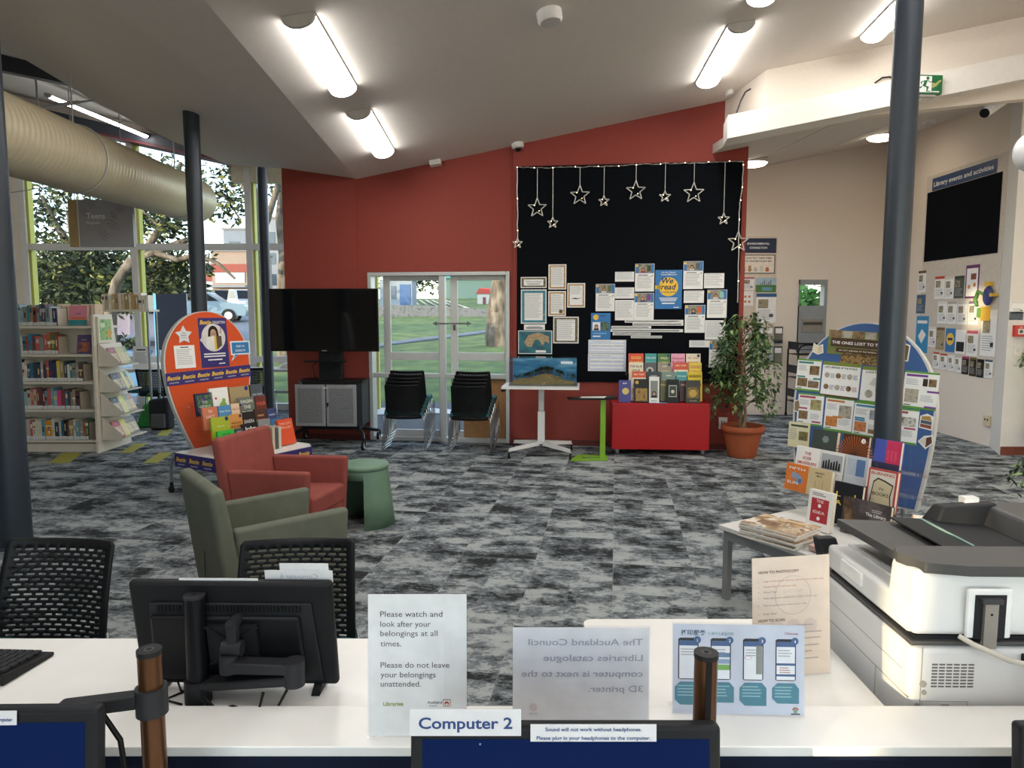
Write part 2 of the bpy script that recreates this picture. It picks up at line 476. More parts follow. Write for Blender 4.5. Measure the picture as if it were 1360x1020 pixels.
# upper white wall, its return, the long beam and the low ceiling behind
b = MB()
R1 = Vector((P1.x, P1.y, 3.2)); R2 = Vector((C2.x, C2.y, 3.6))
UD = (P2 - P1); UD.z = 0; UD.normalize()
E3 = P3
b.slab([(P1.x, P1.y, 3.55), (E3.x, E3.y, 3.95), (E3.x, E3.y, E3.z + .1), (P1.x, P1.y, P1.z + .1)], (0.02, 0.12, 0), WHITE_WALL)
b.slab([(P1.x, P1.y, 3.55), (P1.x, P1.y, P1.z + .1), (C2.x, C2.y, C2.z + .1), (C2.x, C2.y, 3.55)], (0.12, 0.03, 0), WHITE_WALL)
setting(b.build('wall_upper'))
BY = 7.45
bl0, bl1 = PX(966, 184, BY), PX(967, 153, BY)
br0, br1 = PX(1360, 105, BY - .25), PX(1360, 71, BY - .25)
k = 1.45
e0 = bl0 + (br0 - bl0) * k; e1 = bl1 + (br1 - bl1) * k
b = MB(); b.hexa([bl0, e0, e0 + Vector((0.02, .3, 0)), bl0 + Vector((.06, .36, 0)), bl1, e1, e1 + Vector((0.02, .3, 0)), bl1 + Vector((.06, .36, 0))], C('e9e4dc', 0.7, var=0.02))
setting(b.build('trim_7'))
a0 = PX(997, 224, YA); a1 = PX(1182, 187, YA)
sl = (a1.z - a0.z) / (a1.x - a0.x)
def alc(x): return a0.z + sl * (x - a0.x)
def low_at(x, y):
    zf = bl0.z + (e0.z - bl0.z) * (x - bl0.x) / (e0.x - bl0.x)
    zb = alc(x); t = (y - (BY + .3)) / (YA - BY - .3); return zf + (zb - zf) * t
b = MB()
L = [(2.3, BY + .3), (7.7, BY + .05), (7.7, YA + .1), (2.3, YA + .1)]
gx = [2.3, 3.4, 4.5, 5.6, 6.7, 7.7]
for i in range(5):
    x0, x1 = gx[i], gx[i + 1]
    b.hexa([(x0, BY + .2, low_at(x0, BY + .3)), (x1, BY + .1, low_at(x1, BY + .3)), (x1, YA + .1, low_at(x1, YA + .1)), (x0, YA + .1, low_at(x0, YA + .1)),
            (x0, BY + .2, low_at(x0, BY + .3) + .1), (x1, BY + .1, low_at(x1, BY + .3) + .1), (x1, YA + .1, low_at(x1, YA + .1) + .1), (x0, YA + .1, low_at(x0, YA + .1) + .1)], CEILING)
setting(b.build('ceiling_low'))
def LOW(u, v):      # where a sight line meets the low ceiling
    d = ray(u, v); y = 8.0
    for _ in range(60):
        p = PX(u, v, y)
        if p.z >= low_at(p.x, y): break
        y += 0.06
    return PX(u, v, y)

# white walls at the right
pw0 = PX(1061, 378, YA); pw1 = PX(1094, 406, YA)     # small window of the return chute
b = MB()
for x0, x1, z0, z1 in ((2.3, pw0.x, 0, None), (pw1.x, XR + .1, 0, None), (pw0.x, pw1.x, 0, pw1.z), (pw0.x, pw1.x, pw0.z, None)):
    za, zb = (z1, z1) if z1 else (alc(x0) + .05, alc(x1) + .05)
    b.hexa([(x0, YA, z0), (x1, YA, z0), (x1, YA + .15, z0), (x0, YA + .15, z0), (x0, YA, za), (x1, YA, zb), (x1, YA + .15, zb), (x0, YA + .15, za)], WHITE_WALL)
setting(b.build('wall_alcove'))
b = MB()
b.hexa([(XR, 8.53, 0), (XR + .15, 8.53, 0), (XR + .15, YA, 0), (XR, YA, 0), (XR, 8.53, 4.9), (XR + .15, 8.53, 4.9), (XR + .15, YA, 4.9), (XR, YA, 4.9)], WHITE_WALL)
b.slab([(5.8, 8.53, 0), (5.573, 8.02, 0), (7.7, 8.02, 0), (7.7, 8.53, 0)], (0, 0, 4.9), C('e2ded8', 0.8, var=0.02))
setting(b.build('wall_right'))
b = MB(); b.box(5.58, 7.6, 8.0, 8.02, 0, 0.095, C('7a3f2c', 0.5, var=0.15)); setting(b.build('baseboard_right'))
b = MB(); b.box(7.6, 7.75, -3.5, 8.12, 0, 5.2, WHITE_WALL); setting(b.build('wall_side'))
b = MB(); b.box(-8.55, -8.4, -3.5, YW + .1, 0, 5.4, WHITE_WALL); setting(b.build('wall_left'))
# wall behind the photographer, with wide windows
b = MB()
b.box(-8.55, 7.75, -3.65, -3.5, 0, 0.5, WHITE_WALL); b.box(-8.55, 7.75, -3.65, -3.5, 3.3, 5.5, WHITE_WALL)
RW_ = C('a39b90', .8)
sun_slots = [(-6.95, -6.45, 2.75, 3.24), (-4.42, -4.14, 1.2, 1.66)]        # two unseen openings added and sized to throw the sun patches
xs0 = [-8.55, -6.95, -6.45, -4.42, -4.14, -3.2]
for a_, c_ in ((0, 1), (2, 3), (4, 5)): b.box(xs0[a_], xs0[c_], -3.65, -3.5, .5, 3.3, RW_)
for x0, x1, z0, z1 in sun_slots: b.box(x0, x1, -3.65, -3.5, .5, z0, RW_); b.box(x0, x1, -3.65, -3.5, z1, 3.3, RW_)
for x in (-3.2, .4, 4.0, 7.4): b.box(x - .3, x + .3, -3.65, -3.5, 0.5, 3.3, WHITE_WALL)
setting(b.build('wall_rear'))
for i, x in enumerate((-2.9, .7, 4.3)):
    f = MB(); f.box(x, x + 3.0, -3.58, -3.57, 0.5, 3.3, GLASS); setting(f.build('window_%d' % (i + 7)))

for i, (x0, x1, z0, z1) in enumerate(sun_slots):
    f = MB(); f.box(x0, x1, -3.58, -3.57, z0, z1, GLASS); setting(f.build('window_%d' % (i + 12)))  # panes of the unseen openings added to shape the sun
# ---------------------------------------------------------------- the big windows at the far left
LIME = C('c5c25a', 0.6, var=0.05)
WF = C('dcdad6', 0.5, var=0.03)
def wx(u): return (u - 680) / FPX * YW * 1.0 / (math.cos(PITCH))
xs = [PX(35, 328, YW).x, PX(180, 328, YW).x, PX(332.5, 328, YW).x, -2.3]
ztr = PX(300, 328, YW).z; zsl = PX(300, 477, YW).z
def head(x):
    p = PX(118, 179, YW); q = PX(303, 219, YW)
    return p.z + (q.z - p.z) * (x - p.x) / (q.x - p.x)
for i in range(3):
    x0, x1 = xs[i], xs[i + 1]
    w = bpy.data.objects.new('window_%d' % (i + 1), None); COL.objects.link(w); setting(w)
    f = MB()
    h0, h1 = max(head(x0), 3.72), max(head(x1), 3.72)
    for xa in ((x0 - .05), (x1 - .05)) if i == 2 else ((x0 - .05),):
        hh = max(head(xa), 3.72)
        f.box(xa, xa + .1, YW - .06, YW + .06, 0.0, hh, WF)
        f.box(xa + .1, xa + .14, YW - .02, YW + .1, 0.0, hh, LIME)
    for za, t in ((0.02, .1), (zsl - .05, .1), (ztr - .05, .1)):
        f.box(x0 + .05, x1 - .05, YW - .055, YW + .055, za, za + t, WF)
    f.build('frame', w)
    for za, zb in ((.12, zsl - .05), (zsl + .05, ztr - .05)):
        g = MB(); g.box(x0 + .05, x1 - .05, YW - .004, YW + .004, za, zb, GLASS); g.build('pane', w)
    g = MB(); g.hexa([(x0 + .05, YW - .004, ztr + .05), (x1 - .05, YW - .004, ztr + .05), (x1 - .05, YW + .004, ztr + .05), (x0 + .05, YW + .004, ztr + .05), (x0 + .05, YW - .004, h0), (x1 - .05, YW - .004, h1), (x1 - .05, YW + .004, h1), (x0 + .05, YW + .004, h0)], GLASS); g.build('pane', w)
# dark steel beam over the windows, with a thin red underside
DARKB = C('3a3d46', 0.5, 0.1, var=0.06); REDL = C('6d3038', 0.5)
b = MB()
xa, xb = -8.4, PX(310, 221, YW).x
zb0, zb1 = head(xa), head(xb)
tp0 = PX(56, 144, YW - .3); tp1 = PX(244, 188, YW - .3)
def topz(x): return tp0.z + (tp1.z - tp0.z) * (x - tp0.x) / (tp1.x - tp0.x)
b.hexa([(xa, YW - .3, zb0 + .03), (xb, YW - .3, zb1 + .03), (xb, YW + .1, zb1 + .03), (xa, YW + .1, zb0 + .03), (xa, YW - .3, topz(xa)), (xb, YW - .3, max(topz(xb), zb1 + .06)), (xb, YW + .1, max(topz(xb), zb1 + .06)), (xa, YW + .1, topz(xa))], DARKB)
b.hexa([(xa, YW - .3, zb0), (xb, YW - .3, zb1), (xb, YW + .1, zb1), (xa, YW + .1, zb0), (xa, YW - .3, zb0 + .035), (xb, YW - .3, zb1 + .035), (xb, YW + .1, zb1 + .035), (xa, YW + .1, zb0 + .035)], REDL)
b.box(xb - .02, -2.2, YW - .05, YW + .1, 3.72, 5.0, C('d8d0b8', 0.7))
setting(b.build('trim_8'))
b = MB()
q0 = PX(0, 93, 8.6); q1 = PX(60, 105, 8.6); s_ = (q1.z - q0.z) / (q1.x - q0.x)
def bz(x): return q0.z + s_ * (x - q0.x)
b.hexa([(-8.4, 8.6, bz(-8.4)), (-4.1, 8.6, bz(-4.1)), (-4.1, 8.75, bz(-4.1)), (-8.4, 8.75, bz(-8.4)), (-8.4, 8.6, bz(-8.4) + .36), (-4.1, 8.6, bz(-4.1) + .36), (-4.1, 8.75, bz(-4.1) + .36), (-8.4, 8.75, bz(-8.4) + .36)], DARKB)
setting(b.build('trim_9'))
b = MB(); b.hexa([(-8.4, YW - .05, topz(-8.4) - .02), (-2.6, YW - .05, topz(-2.6) - .02), (-2.6, YW + .1, topz(-2.6) - .02), (-8.4, YW + .1, topz(-8.4) - .02), (-8.4, YW - .05, upper_at(-8.4, 0) + .05), (-2.6, YW - .05, upper_at(-2.6, 0) + .05), (-2.6, YW + .1, upper_at(-2.6, 0) + .05), (-8.4, YW + .1, upper_at(-8.4, 0) + .05)], WHITE_WALL); b.box(-8.4, xs[0] - .05, YW - .05, YW + .1, 0, head(-8.2), WHITE_WALL); setting(b.build('wall_front'))

# ---------------------------------------------------------------- glazed sliding door
dr = bpy.data.objects.new('door_1', None); COL.objects.link(dr); dr.matrix_world = WM; setting(dr)
D0, D1, DH = 1.09, 2.89, 2.12
f = MB()
f.box(D0, D0 + .045, -.02, .14, 0, DH, ALU); f.box(D1 - .045, D1, -.02, .14, 0, DH, ALU); f.box(D0 + .045, D1 - .045, -.02, .14, DH - .045, DH, ALU)
f.box(D0 + .045, D1 - .045, -.02, .14, 0, .05, ALU)
f.box(2.005, 2.075, -.01, .09, .05, DH - .045, ALU)
f.box(D0 + .045, 2.005, .0, .06, .80, .86, ALU); f.box(2.075, D1 - .045, .0, .06, .80, .86, ALU)
f.build('frame', dr, bev=.004)
for x0, x1 in ((1.26, 2.005), (2.13, 2.845)):
    lf = MB()
    lf.box(x0, x0 + .09, .08, .12, .05, DH - .045, ALU); lf.box(x1 - .03, x1, .08, .12, .05, DH - .045, ALU)
    lf.box(x0 + .09, x1 - .03, .08, .12, 1.02, 1.12, ALU); lf.box(x0 + .09, x1 - .03, .08, .12, DH - .1, DH - .045, ALU); lf.box(x0 + .09, x1 - .03, .08, .12, .05, .13, ALU)
    o = lf.build('door_leaf', dr, bev=.004)
    g = MB(); g.box(x0 + .09, x1 - .03, .098, .102, .13, DH - .1, GLASS); g.build('pane', o)
for x0, x1 in ((1.135, 1.26), (2.075, 2.13)):
    g = MB(); g.box(x0, x1, .098, .102, .05, DH - .045, GLASS); g.build('pane', dr)
g = MB(); g.box(2.30, 2.845, .045, .058, .055, .80, C('a5774a', 0.6, var=0.1)); g.build('lower_panel', dr)
g = MB()
g.box(2.17, 2.19, .055, .08, 1.40, 1.47, C('555555', .4)); g.build('lock', dr)
m = MB(); m.prism([(0, .03), (.06, 0), (.06, .02), (.44, .02), (.44, 0), (.5, .03), (.44, .06), (.44, .04), (.06, .04), (.06, .06)], (0, .002), C('6d6f70', .6))
s0, z0 = Ws(581, 439)
P = WM @ Vector((1.92, -.012, 1.455))
o = m.build('arrow_sticker', mw=frame(P, WT, UP)); tag(o, 'grey double arrow sticker across the middle of the glass sliding door', 'sticker')

# ================================================================ lamps on the ceiling
DIFF = glow_mat('batten_diffuser', (1.0, 0.98, 0.94), LAMP)
ENDC = C('b9b4ad', 0.5)
def batten(P, d, n, length, wid, label, group, dep=.075):
    """ceiling batten: back plate, two end caps, half-round diffuser"""
    ex = d.cross(-n).normalized() if True else None
    M = Matrix((ex, d, (-n))).transposed().to_4x4(); M.translation = P
    t = thing('ceiling_light', label, 'light', mw=M, group=group)
    w = wid / 2
    b = MB(); b.box(-w, w, 0, length, -.015, 0.0, ENDC); b.build('back_plate', t)
    prof = [(w * math.cos(a), -.015 - dep * math.sin(a)) for a in [PI * i / 10 for i in range(11)]]
    for y0, y1 in ((0, .035), (length - .012, length)):
        b = MB(); vs = [(x, y0, z) for x, z in prof] + [(x, y1, z) for x, z in prof]; k = len(prof)
        b.add(vs, [tuple(range(k)), tuple(reversed(range(k, 2 * k)))] + [(i, k + i, k + i + 1, i + 1) for i in range(k - 1)] + [(k - 1, 2 * k - 1, k, 0)], ENDC); b.build('end_cap', t)
    b = MB(); y0, y1 = .035, length - .012
    pr = [(x * .985, z * .985) for x, z in prof]
    b.add([(x, y0, z) for x, z in pr] + [(x, y1, z) for x, z in pr], [(i, k + i, k + i + 1, i + 1) for i in range(k - 1)], DIFF, True); b.build('diffuser', t)
    return t
def row(x_at, y, y1, label):
    p = onC(x_at, y) + CN * 0.002
    batten(p, CD, CN, y1 - y, .24, label, 'fluorescent ceiling battens')
row(-1.515, 5.25, 6.5, 'large glowing ceiling batten left of centre, nearest of the pair in line')
row(-1.47, 7.0, 8.2, 'smaller glowing ceiling batten near the red wall above the doors')
row(2.0, 6.48, 7.68, 'glowing ceiling batten beside the beam end, right of centre')
row(2.0, 4.9, 6.1, 'glowing ceiling batten cut by the top edge of the photo')
row(3.46, 6.03, 7.2, 'glowing ceiling batten partly behind the right-hand dark column')
for x, ys_ in ((-1.55, (3.3, 1.5, -.3, -2.1)), (1.95, (3.0, 1.2, -.6, -2.4)), (3.4, (4.3, 2.5, .7, -1.1))):
    for y in ys_:
        row(x, y, y + 1.2, 'glowing ceiling batten behind the photographer')
# batten on the high roof
def HI(u, v):
    d = ray(u, v); y = 6.0
    while y < 11.5:
        p = PX(u, v, y)
        if p.z >= upper_at(p.x, y): break
        y += .03
    return p
h0, h1 = HI(65, 108), HI(195, 178)
hn = Vector((-.24, 0, -1)).normalized()
hd = (h1 - h0); hd = (hd - hn * hd.dot(hn)); hl = min(hd.length, 2.6); hd.normalize()
batten(h1 - hd * hl + hn * .01, hd, hn, hl, .09, 'long glowing batten on the high roof above the air duct', 'fluorescent ceiling battens', .04)

WARM = glow_mat('warm_diffuser', (1.0, 0.86, 0.66), 16.0)
for u, v, lb in ((1172, 178, 'round warm ceiling light under the low ceiling beside the dark column'), (1000, 213, 'round warm ceiling light tucked behind the end of the red wall')):
    p = LOW(u, v)
    t = thing('round_ceiling_light', lb, 'light', loc=(p.x, p.y, low_at(p.x, p.y) - .01), group='round lights on the low ceiling')
    b = MB(); b.lathe([(0, 0.03), (.2, .03), (.2, -.03), (.185, -.03)], ENDC); b.build('rim', t)
    b = MB(); b.lathe([(.19, -.03), (.16, -.055), (.1, -.07), (0, -.075)], WARM); b.build('diffuser', t)

# ================================================================ columns, duct
def column(X, Y, r, ztop, label):
    t = thing('steel_column', label, 'column', loc=(X, Y, 0), group='dark steel columns')
    b = MB(); b.cyl((0, 0, 0.012), (0, 0, ztop), r, STEEL, n=28, caps=False); b.build('shaft', t)
    b = MB(); b.lathe([(r + .05, 0), (r + .05, .012), (r, .014), (0, .014)], STEEL); b.build('base_plate', t)
column(-3.455, 4.83, .1, facet_at(-3.455, 4.83) + .05, 'dark steel column at the left edge, nearest of the columns')
column(PX(254, 160, 7.4).x, 7.4, .078, facet_at(-3.23, 7.4) + .05, 'dark steel column rising behind the orange display board')
column(-3.5, 10.2, .07, 4.6, 'dark steel column standing in front of the far windows, behind the television')
column(2.4, 4.5, .078, ceil_at(2.36, 4.5) + .05, 'dark steel column in front of the blue display board')

t = thing('air_duct', 'cream spiral air duct hanging along the left side under the high roof', 'duct', loc=(0, 0, 0))
DUCT = C('cfc3a6', 0.45, 0.15, var=0.04)
d0 = Vector((-3.3, 1.0, 2.75)); d1 = Vector((-4.55, 10.4, 3.22))
dd = (d1 - d0).normalized()
M = Matrix((dd.cross(UP).normalized(), dd.cross(UP).normalized().cross(dd) * -1 if False else (dd.cross(UP).normalized()).cross(dd), dd)).transposed().to_4x4()
b = MB(); n = 120; ln = (d1 - d0).length; prof = []
for i in range(n + 1):
    r = .3
    prof += [(r, ln * i / n), (r + .006, ln * i / n + .012), (r, ln * i / n + .024)]
M.translation = d0; b.T = M
b.lathe(prof, DUCT, n=40)
b.build('duct_body', t)
b = MB(); b.T = M; b.lathe([(.3, ln + .02), (.29, ln + .08), (.2, ln + .11), (0, ln + .12)], DUCT, n=40); b.build('end_cap', t)
for y in (3.5, 6.8, 9.6):
    q = d0 + dd * ((y - d0.y) / dd.y)
    b = MB(); b.cyl((q.x, q.y, q.z + .28), (q.x, q.y, upper_at(q.x, q.y) + .02), .008, ALU, n=8); b.build('hanger_rod', t)
    b = MB(); b.tube([(q.x + .312 * math.cos(a), q.y, q.z + .312 * math.sin(a)) for a in [2 * PI * i / 32 for i in range(32)]], .008, ALU, n=6, closed=True); b.build('strap', t)

# hanging sign
p = PX(93, 328, 9.2); p2 = PX(175, 265, 9.2)
t = thing('hanging_sign', 'grey hanging box sign reading Teens in front of the left window', 'sign', mw=frame(p, (1, 0.0, 0), UP))
w, h = p2.x - p.x, p2.z - p.z
b = MB(); b.box(.13, w, 0, h, -.05, 0, C('a5a4aa', .5, var=.03))
SWIRL = C('918f96', .5)
for cx, cy, r in ((.25, .48, .1), (.5, .2, .13), (.62, .42, .08)):
    for kk in range(3):
        rr = r * (1 - kk * .3)
        pts = [(cx + rr * math.cos(a), cy + rr * math.sin(a)) for a in [4.6 * i / 14 for i in range(15)]]
        for i in range(14):
            b.pol([pts[i], pts[i + 1], (pts[i + 1][0] + .012, pts[i + 1][1] + .012), (pts[i][0] + .012, pts[i][1] + .012)], SWIRL, .001)
b.text('Teens', w * .28, h * .6, .1, WHITE, .003, bold=.01); b.text('Rangatahi', w * .28, h * .49, .045, WHITE, .003)
b.build('sign_panel', t)
b = MB(); b.box(0, .12, 0, h, -.05, .0, C('b79d6e', .5)); b.box(.12, .13, 0, h, -.05, .002, WHITE); b.build('side_panel', t)
for x in (.08, w - .12):
    b = MB(); b.cyl((x, h - .01, -.025), (x, upper_at(p.x + x, 9.2) + .02 - p.z, -.025), .006, ALU, n=8); b.build('hanger_rod', t)

# small things on ceilings and walls
def puck(p, n, r, h, label, name='smoke_detector', cat='detector', rim=None, lens=None):
    ex = n.orthogonal().normalized(); M = Matrix((ex, n.cross(ex), n)).transposed().to_4x4(); M.translation = p
    t = thing(name, label, cat, mw=M)
    b = MB(); b.lathe([(r * 1.02, -.005), (r, 0), (r * .97, h * .8), (r * .8, h)], C('e2dfda', .5)); b.build('housing', t)
    b = MB(); b.lathe([(r * .8, h), (r * .5, h * 1.02), (0, h * 1.02)], rim or C('c9c6c2', .5)); b.build('face', t)
    if lens:
        b = MB(); b.ball((0, 0, h), r * .5, lens, 16, 10); b.build('camera_dome', t)
    return t
puck(CE(729, 16), CN, .1, .085, 'white round sensor on the main ceiling, top centre', 'motion_sensor', 'sensor')
puck(CE(968, 121), CN, .05, .045, 'small white smoke detector on the ceiling near the red wall corner')
p = LOW(1235, 160); puck(Vector((p.x, p.y, low_at(p.x, p.y))), Vector((0, 0, -1)), .07, .05, 'white smoke detector on the low ceiling right of the dark column')
q = W(687, 193, .06); puck(Vector((q.x, q.y, ceil_at(q.x, q.y))), CN, .075, .06, 'white dome security camera above the noticeboard', 'dome_camera', 'camera', lens=C('15161a', .15))
q = W(578, 217, .06)
t = thing('alarm_sensor', 'small white box sensor at the top of the red wall above the doors', 'sensor', mw=frame(Vector((q.x, q.y, ceil_at(q.x, q.y))) , CN.cross(CD), CD))
b = MB(); b.box(-.07, .07, -.06, .05, -.06, 0.0, C('e2dfda', .5)); b.T = Matrix.Identity(4); b.build('housing', t, bev=.008)
b = MB(); b.box(-.05, .05, -.066, -.06, -.05, -.01, C('cfccc8', .5)); b.build('lens', t)
# exit sign fixed to the beam
p = PX(1218, 124, 7.2); p2 = PX(1254, 99, 7.2)
GR = C('1d6b3c', .4)
t = thing('exit_sign', 'green and white running man exit sign on the white beam', 'sign', mw=frame(p, (1, .08, 0), UP))
w, h = p2.x - p.x, p2.z - p.z
b = MB(); b.box(0, w, 0, h, -.22, 0, GR); b.rect(.012, .012, w * .52, h - .024, WHITE, .002)
cx = w * .28
b.disc(cx + .03, h * .82, .016, GR, .003)
b.pol([(cx, h * .7), (cx + .03, h * .72), (cx + .012, h * .42), (cx - .02, h * .42)], GR, .003)
b.pol([(cx + .02, h * .7), (cx + .06, h * .58), (cx + .075, h * .64), (cx + .07, h * .66), (cx + .058, h * .63), (cx + .03, h * .72)], GR, .003)
b.pol([(cx, h * .7), (cx - .04, h * .62), (cx - .04, h * .5), (cx - .03, h * .5), (cx - .028, h * .6), (cx, h * .64)], GR, .003)
b.pol([(cx - .01, h * .45), (cx + .045, h * .36), (cx + .03, h * .14), (cx + .06, h * .14), (cx + .06, h * .1), (cx + .018, h * .1), (cx + .022, h * .32), (cx - .02, h * .4)], GR, .0034)
b.pol([(cx - .02, h * .44), (cx - .035, h * .28), (cx - .08, h * .24), (cx - .08, h * .29), (cx - .05, h * .33), (cx - .005, h * .46)], GR, .0034)
b.pol([(w * .58, h * .3), (w * .75, h * .4), (w * .95, h * .7), (w * .9, h * .75), (w * .7, h * .55), (w * .58, h * .6)], C('a8a867', .5), .003)
b.rect(w * .58, h * .08, w * .3, h * .06, WHITE, .003)
b.build('sign_box', t)
b = MB(); b.box(.05, w - .05, -.02, 0, -.2, -.02, C('d0ccc5', .5)); b.build('lower_rail', t)
# security camera on the right wall
p = PX(1345, 118, 8.0)
t = thing('security_camera', 'white bullet security camera on the wall at upper right', 'camera', loc=(0, 0, 0))
a = PX(1308, 150, 7.55); c = PX(1333, 133, 7.7); dd2 = (c - a).normalized()
b = MB(); b.cyl(a, c + dd2 * .02, .05, C('dddad5', .45), n=20); b.build('camera_body', t)
b = MB(); b.cyl(a - dd2 * .012, a + dd2 * .01, .047, C('1a1a1c', .2), n=20); b.build('lens', t)
b = MB(); b.tube([c, c + Vector((.04, .05, .03)), Vector((c.x + .1, 8.03, c.z + .06))], .018, C('dddad5', .45)); b.cyl((c.x + .1, 7.97, c.z + .06), (c.x + .1, 8.025, c.z + .06), .05, C('dddad5', .45)); b.build('bracket', t)
# cables lying on the beam
for pts, lb in (([(978, 150), (984, 133), (990, 122), (997, 118)], 'thin black cable curving up the white wall at the beam end'), ([(1162, 110), (1172, 103), (1182, 102), (1190, 107)], 'thin black cable loop on the beam beside the dark column')):
    b = MB(); b.tube([PX(u, v, 7.5) for u, v in pts], .008, BLACK); tag(b.build('cable'), lb, 'cable')
# globe lamp at the right edge
p = PX(1378, 201, 5.2)
t = thing('globe_light', 'white globe lamp cut by the right edge of the photo', 'light', loc=p)
b = MB(); b.ball((0, 0, 0), .15, C('e9e9ea', .3), 28, 18); b.build('shade', t)
b = MB(); b.cyl((0, 0, .14), (0, 0, ceil_at(p.x, p.y) - p.z), .012, ALU); b.build('rod', t)
# tie rods under the high roof
for i, (a, c) in enumerate((((50, 143), (142, 131)), ((2, 258), (96, 243)))):
    Y = 8.9 if i == 0 else 9.1
    b = MB(); b.cyl(PX(*a, Y), PX(*c, Y), .012 if i == 0 else .006, ALU, n=8); 
    if i == 0:
        pa, pc = PX(*a, Y), PX(*c, Y); b.cyl(pa + (pc - pa) * .25, pa + (pc - pa) * .6, .022, ALU, n=10)
        b.cyl(pc, Vector((pc.x, pc.y, upper_at(pc.x, pc.y))), .012, ALU, n=8); b.cyl(pa, Vector((pa.x, pa.y, upper_at(pa.x, pa.y))), .012, ALU, n=8)
    else:
        pa = PX(*a, Y); b.cyl(pa, Vector((-8.42, Y, pa.z - .1)), .006, ALU, n=8)
    tag(b.build('tie_rod'), ['steel tie rod below the high roof beside the batten', 'thin steel cable running to the hanging Teens sign'][i], 'rod')
# ================================================================ outside
def sm(a, c, x):
    t = min(1, max(0, (x - a) / (c - a))); return t * t * (3 - 2 * t)
def g(x, y):
    if y < 13: return -0.03
    if y < 40: return -0.03 + 0.06 * (y - 13)
    k = sm(-0.32, -0.22, x / y)
    return 1.59 + (0.012 + 0.05 * k) * (min(y, 62) - 40)
def GR_(u, v):
    d = ray(u, v); y = 12.0
    while y < 95:
        p = PX(u, v, y)
        if p.z <= g(p.x, p.y): return p
        y += .1
    return PX(u, v, 60.0)
GRASS = ramp_mat(['4a5a30', '5f723c', '788848'], 1.4, 0.95, 6, bump=0.3)
ASPH = ramp_mat(['5d6168', '6f747c', '7b8087'], 3, 0.9)
ys_ = [11.92, 13, 16, 20, 25, 30, 35, 40, 48, 55, 62, 125]
rx = [-1.2, -.9, -.6, -.45, -.34, -.26, -.18, -.08, .02, .12, .25, .45, .7]
for nm, sel, m in (('lawn', lambda i: rx[i] >= -.35, GRASS), ('road', lambda i: rx[i] < -.35, ASPH)):
    b = MB()
    for j in range(len(ys_) - 1):
        for i in range(len(rx) - 1):
            if not sel(i): continue
            if nm == 'lawn' and False: continue
            q = [(rx[i + p] * ys_[j + r], ys_[j + r]) for p, r in ((0, 0), (1, 0), (1, 1), (0, 1))]
            b.quad(*[(x, y, g(x, y)) for x, y in q], m)
    setting(b.build(nm))
# deck outside the door, with a pale curved kerb, and the path over the lawn
b = MB(); b.slab([(-2.9, 9.42, -.06), (0.6, 8.9, -.06), (1.2, 12.6, -.06), (-2.9, 12.9, -.06)], (0, 0, .07), ramp_mat(['3e4046', '55565b', '4a4b50'], 2, .8, 3, (30, 1, 1)))
setting(b.build('deck'))
b = MB()
pts = [(-2.6 + .22 * i, 10.6 + .75 * math.sin(i * .25 + .3), .013) for i in range(14)]
for i in range(13):
    a, c = Vector(pts[i]), Vector(pts[i + 1]); b.slab([a, c, c + Vector((0, .9, 0)) * (1 - i / 15), a + Vector((0, .9, 0)) * (1 - i / 15)], (0, 0, .01), C('dcdcda', .6))
setting(b.build('kerb'))
def path(pts, w, m, nm):
    b = MB(); P = [GR_(u, v) for u, v in pts]
    for i in range(len(P) - 1):
        a, c = P[i], P[i + 1]; d = Vector((0, w, 0.06 * w))
        b.slab([a + Vector((0, 0, .01)), c + Vector((0, 0, .01)), c + d + Vector((0, 0, .01)), a + d + Vector((0, 0, .01))], (0, 0, .05), m)
    return setting(b.build(nm))
path([(490, 465), (520, 459), (560, 454), (610, 448), (670, 440)], 1.1, ASPH, 'path')
STONE = ramp_mat(['43474c', '696c70', '54585d'], 5, .9, 4, bump=.4)
b = MB()
P = [GR_(u, 416) for u in (495, 530, 570, 610, 655, 700)]
for i in range(len(P) - 1):
    a = Vector((P[i].x, 38, g(P[i].x, 38))); c = Vector((P[i + 1].x, 38, g(P[i + 1].x, 38)))
    hh = [.5, .62, .6, .5, .4, .3]
    b.hexa([a, c, c + Vector((0, .8, 0)), a + Vector((0, .8, 0)), a + Vector((0, 0, hh[i])), c + Vector((0, 0, hh[i + 1])), c + Vector((0, .8, hh[i + 1])), a + Vector((0, .8, hh[i]))], STONE)
tag(b.build('stone_wall'), 'low grey stone wall at the top of the lawn seen through the glass door', 'wall')

BARK = ramp_mat(['3a332c', '625a50', '857c70'], 7, .9, 6, (1, 1, .35), bump=.6)
LEAFS = [C('1a2718', .7, var=.3, scale=2), C('263820', .7, var=.3, scale=2), C('3a4a26', .7, var=.3, scale=2), C('6a6f36', .7, var=.3, scale=2)]
def leaves(b, c, r, n, size, mats, rnd, flat=1.0):
    c = Vector(c)
    for _ in range(n):
        d = Vector((rnd.gauss(0, 1), rnd.gauss(0, 1), rnd.gauss(0, 1))).normalized() * (rnd.random() ** .45)
        p = c + Vector((d.x * r[0], d.y * r[1], d.z * r[2]))
        a = Vector((rnd.gauss(0, 1), rnd.gauss(0, 1), rnd.gauss(0, .7) * flat)).normalized(); q = a.orthogonal().normalized()
        q = q * math.cos(1) + a.cross(q) * math.sin(rnd.random() * 3)
        L = size * (.6 + .8 * rnd.random()); wd = L * .45
        b.add([p, p + a * L * .5 + q * wd * .5, p + a * L, p + a * L * .5 - q * wd * .5], [(0, 1, 2, 3)], mats[min(len(mats) - 1, int(rnd.random() ** 1.4 * len(mats)))])
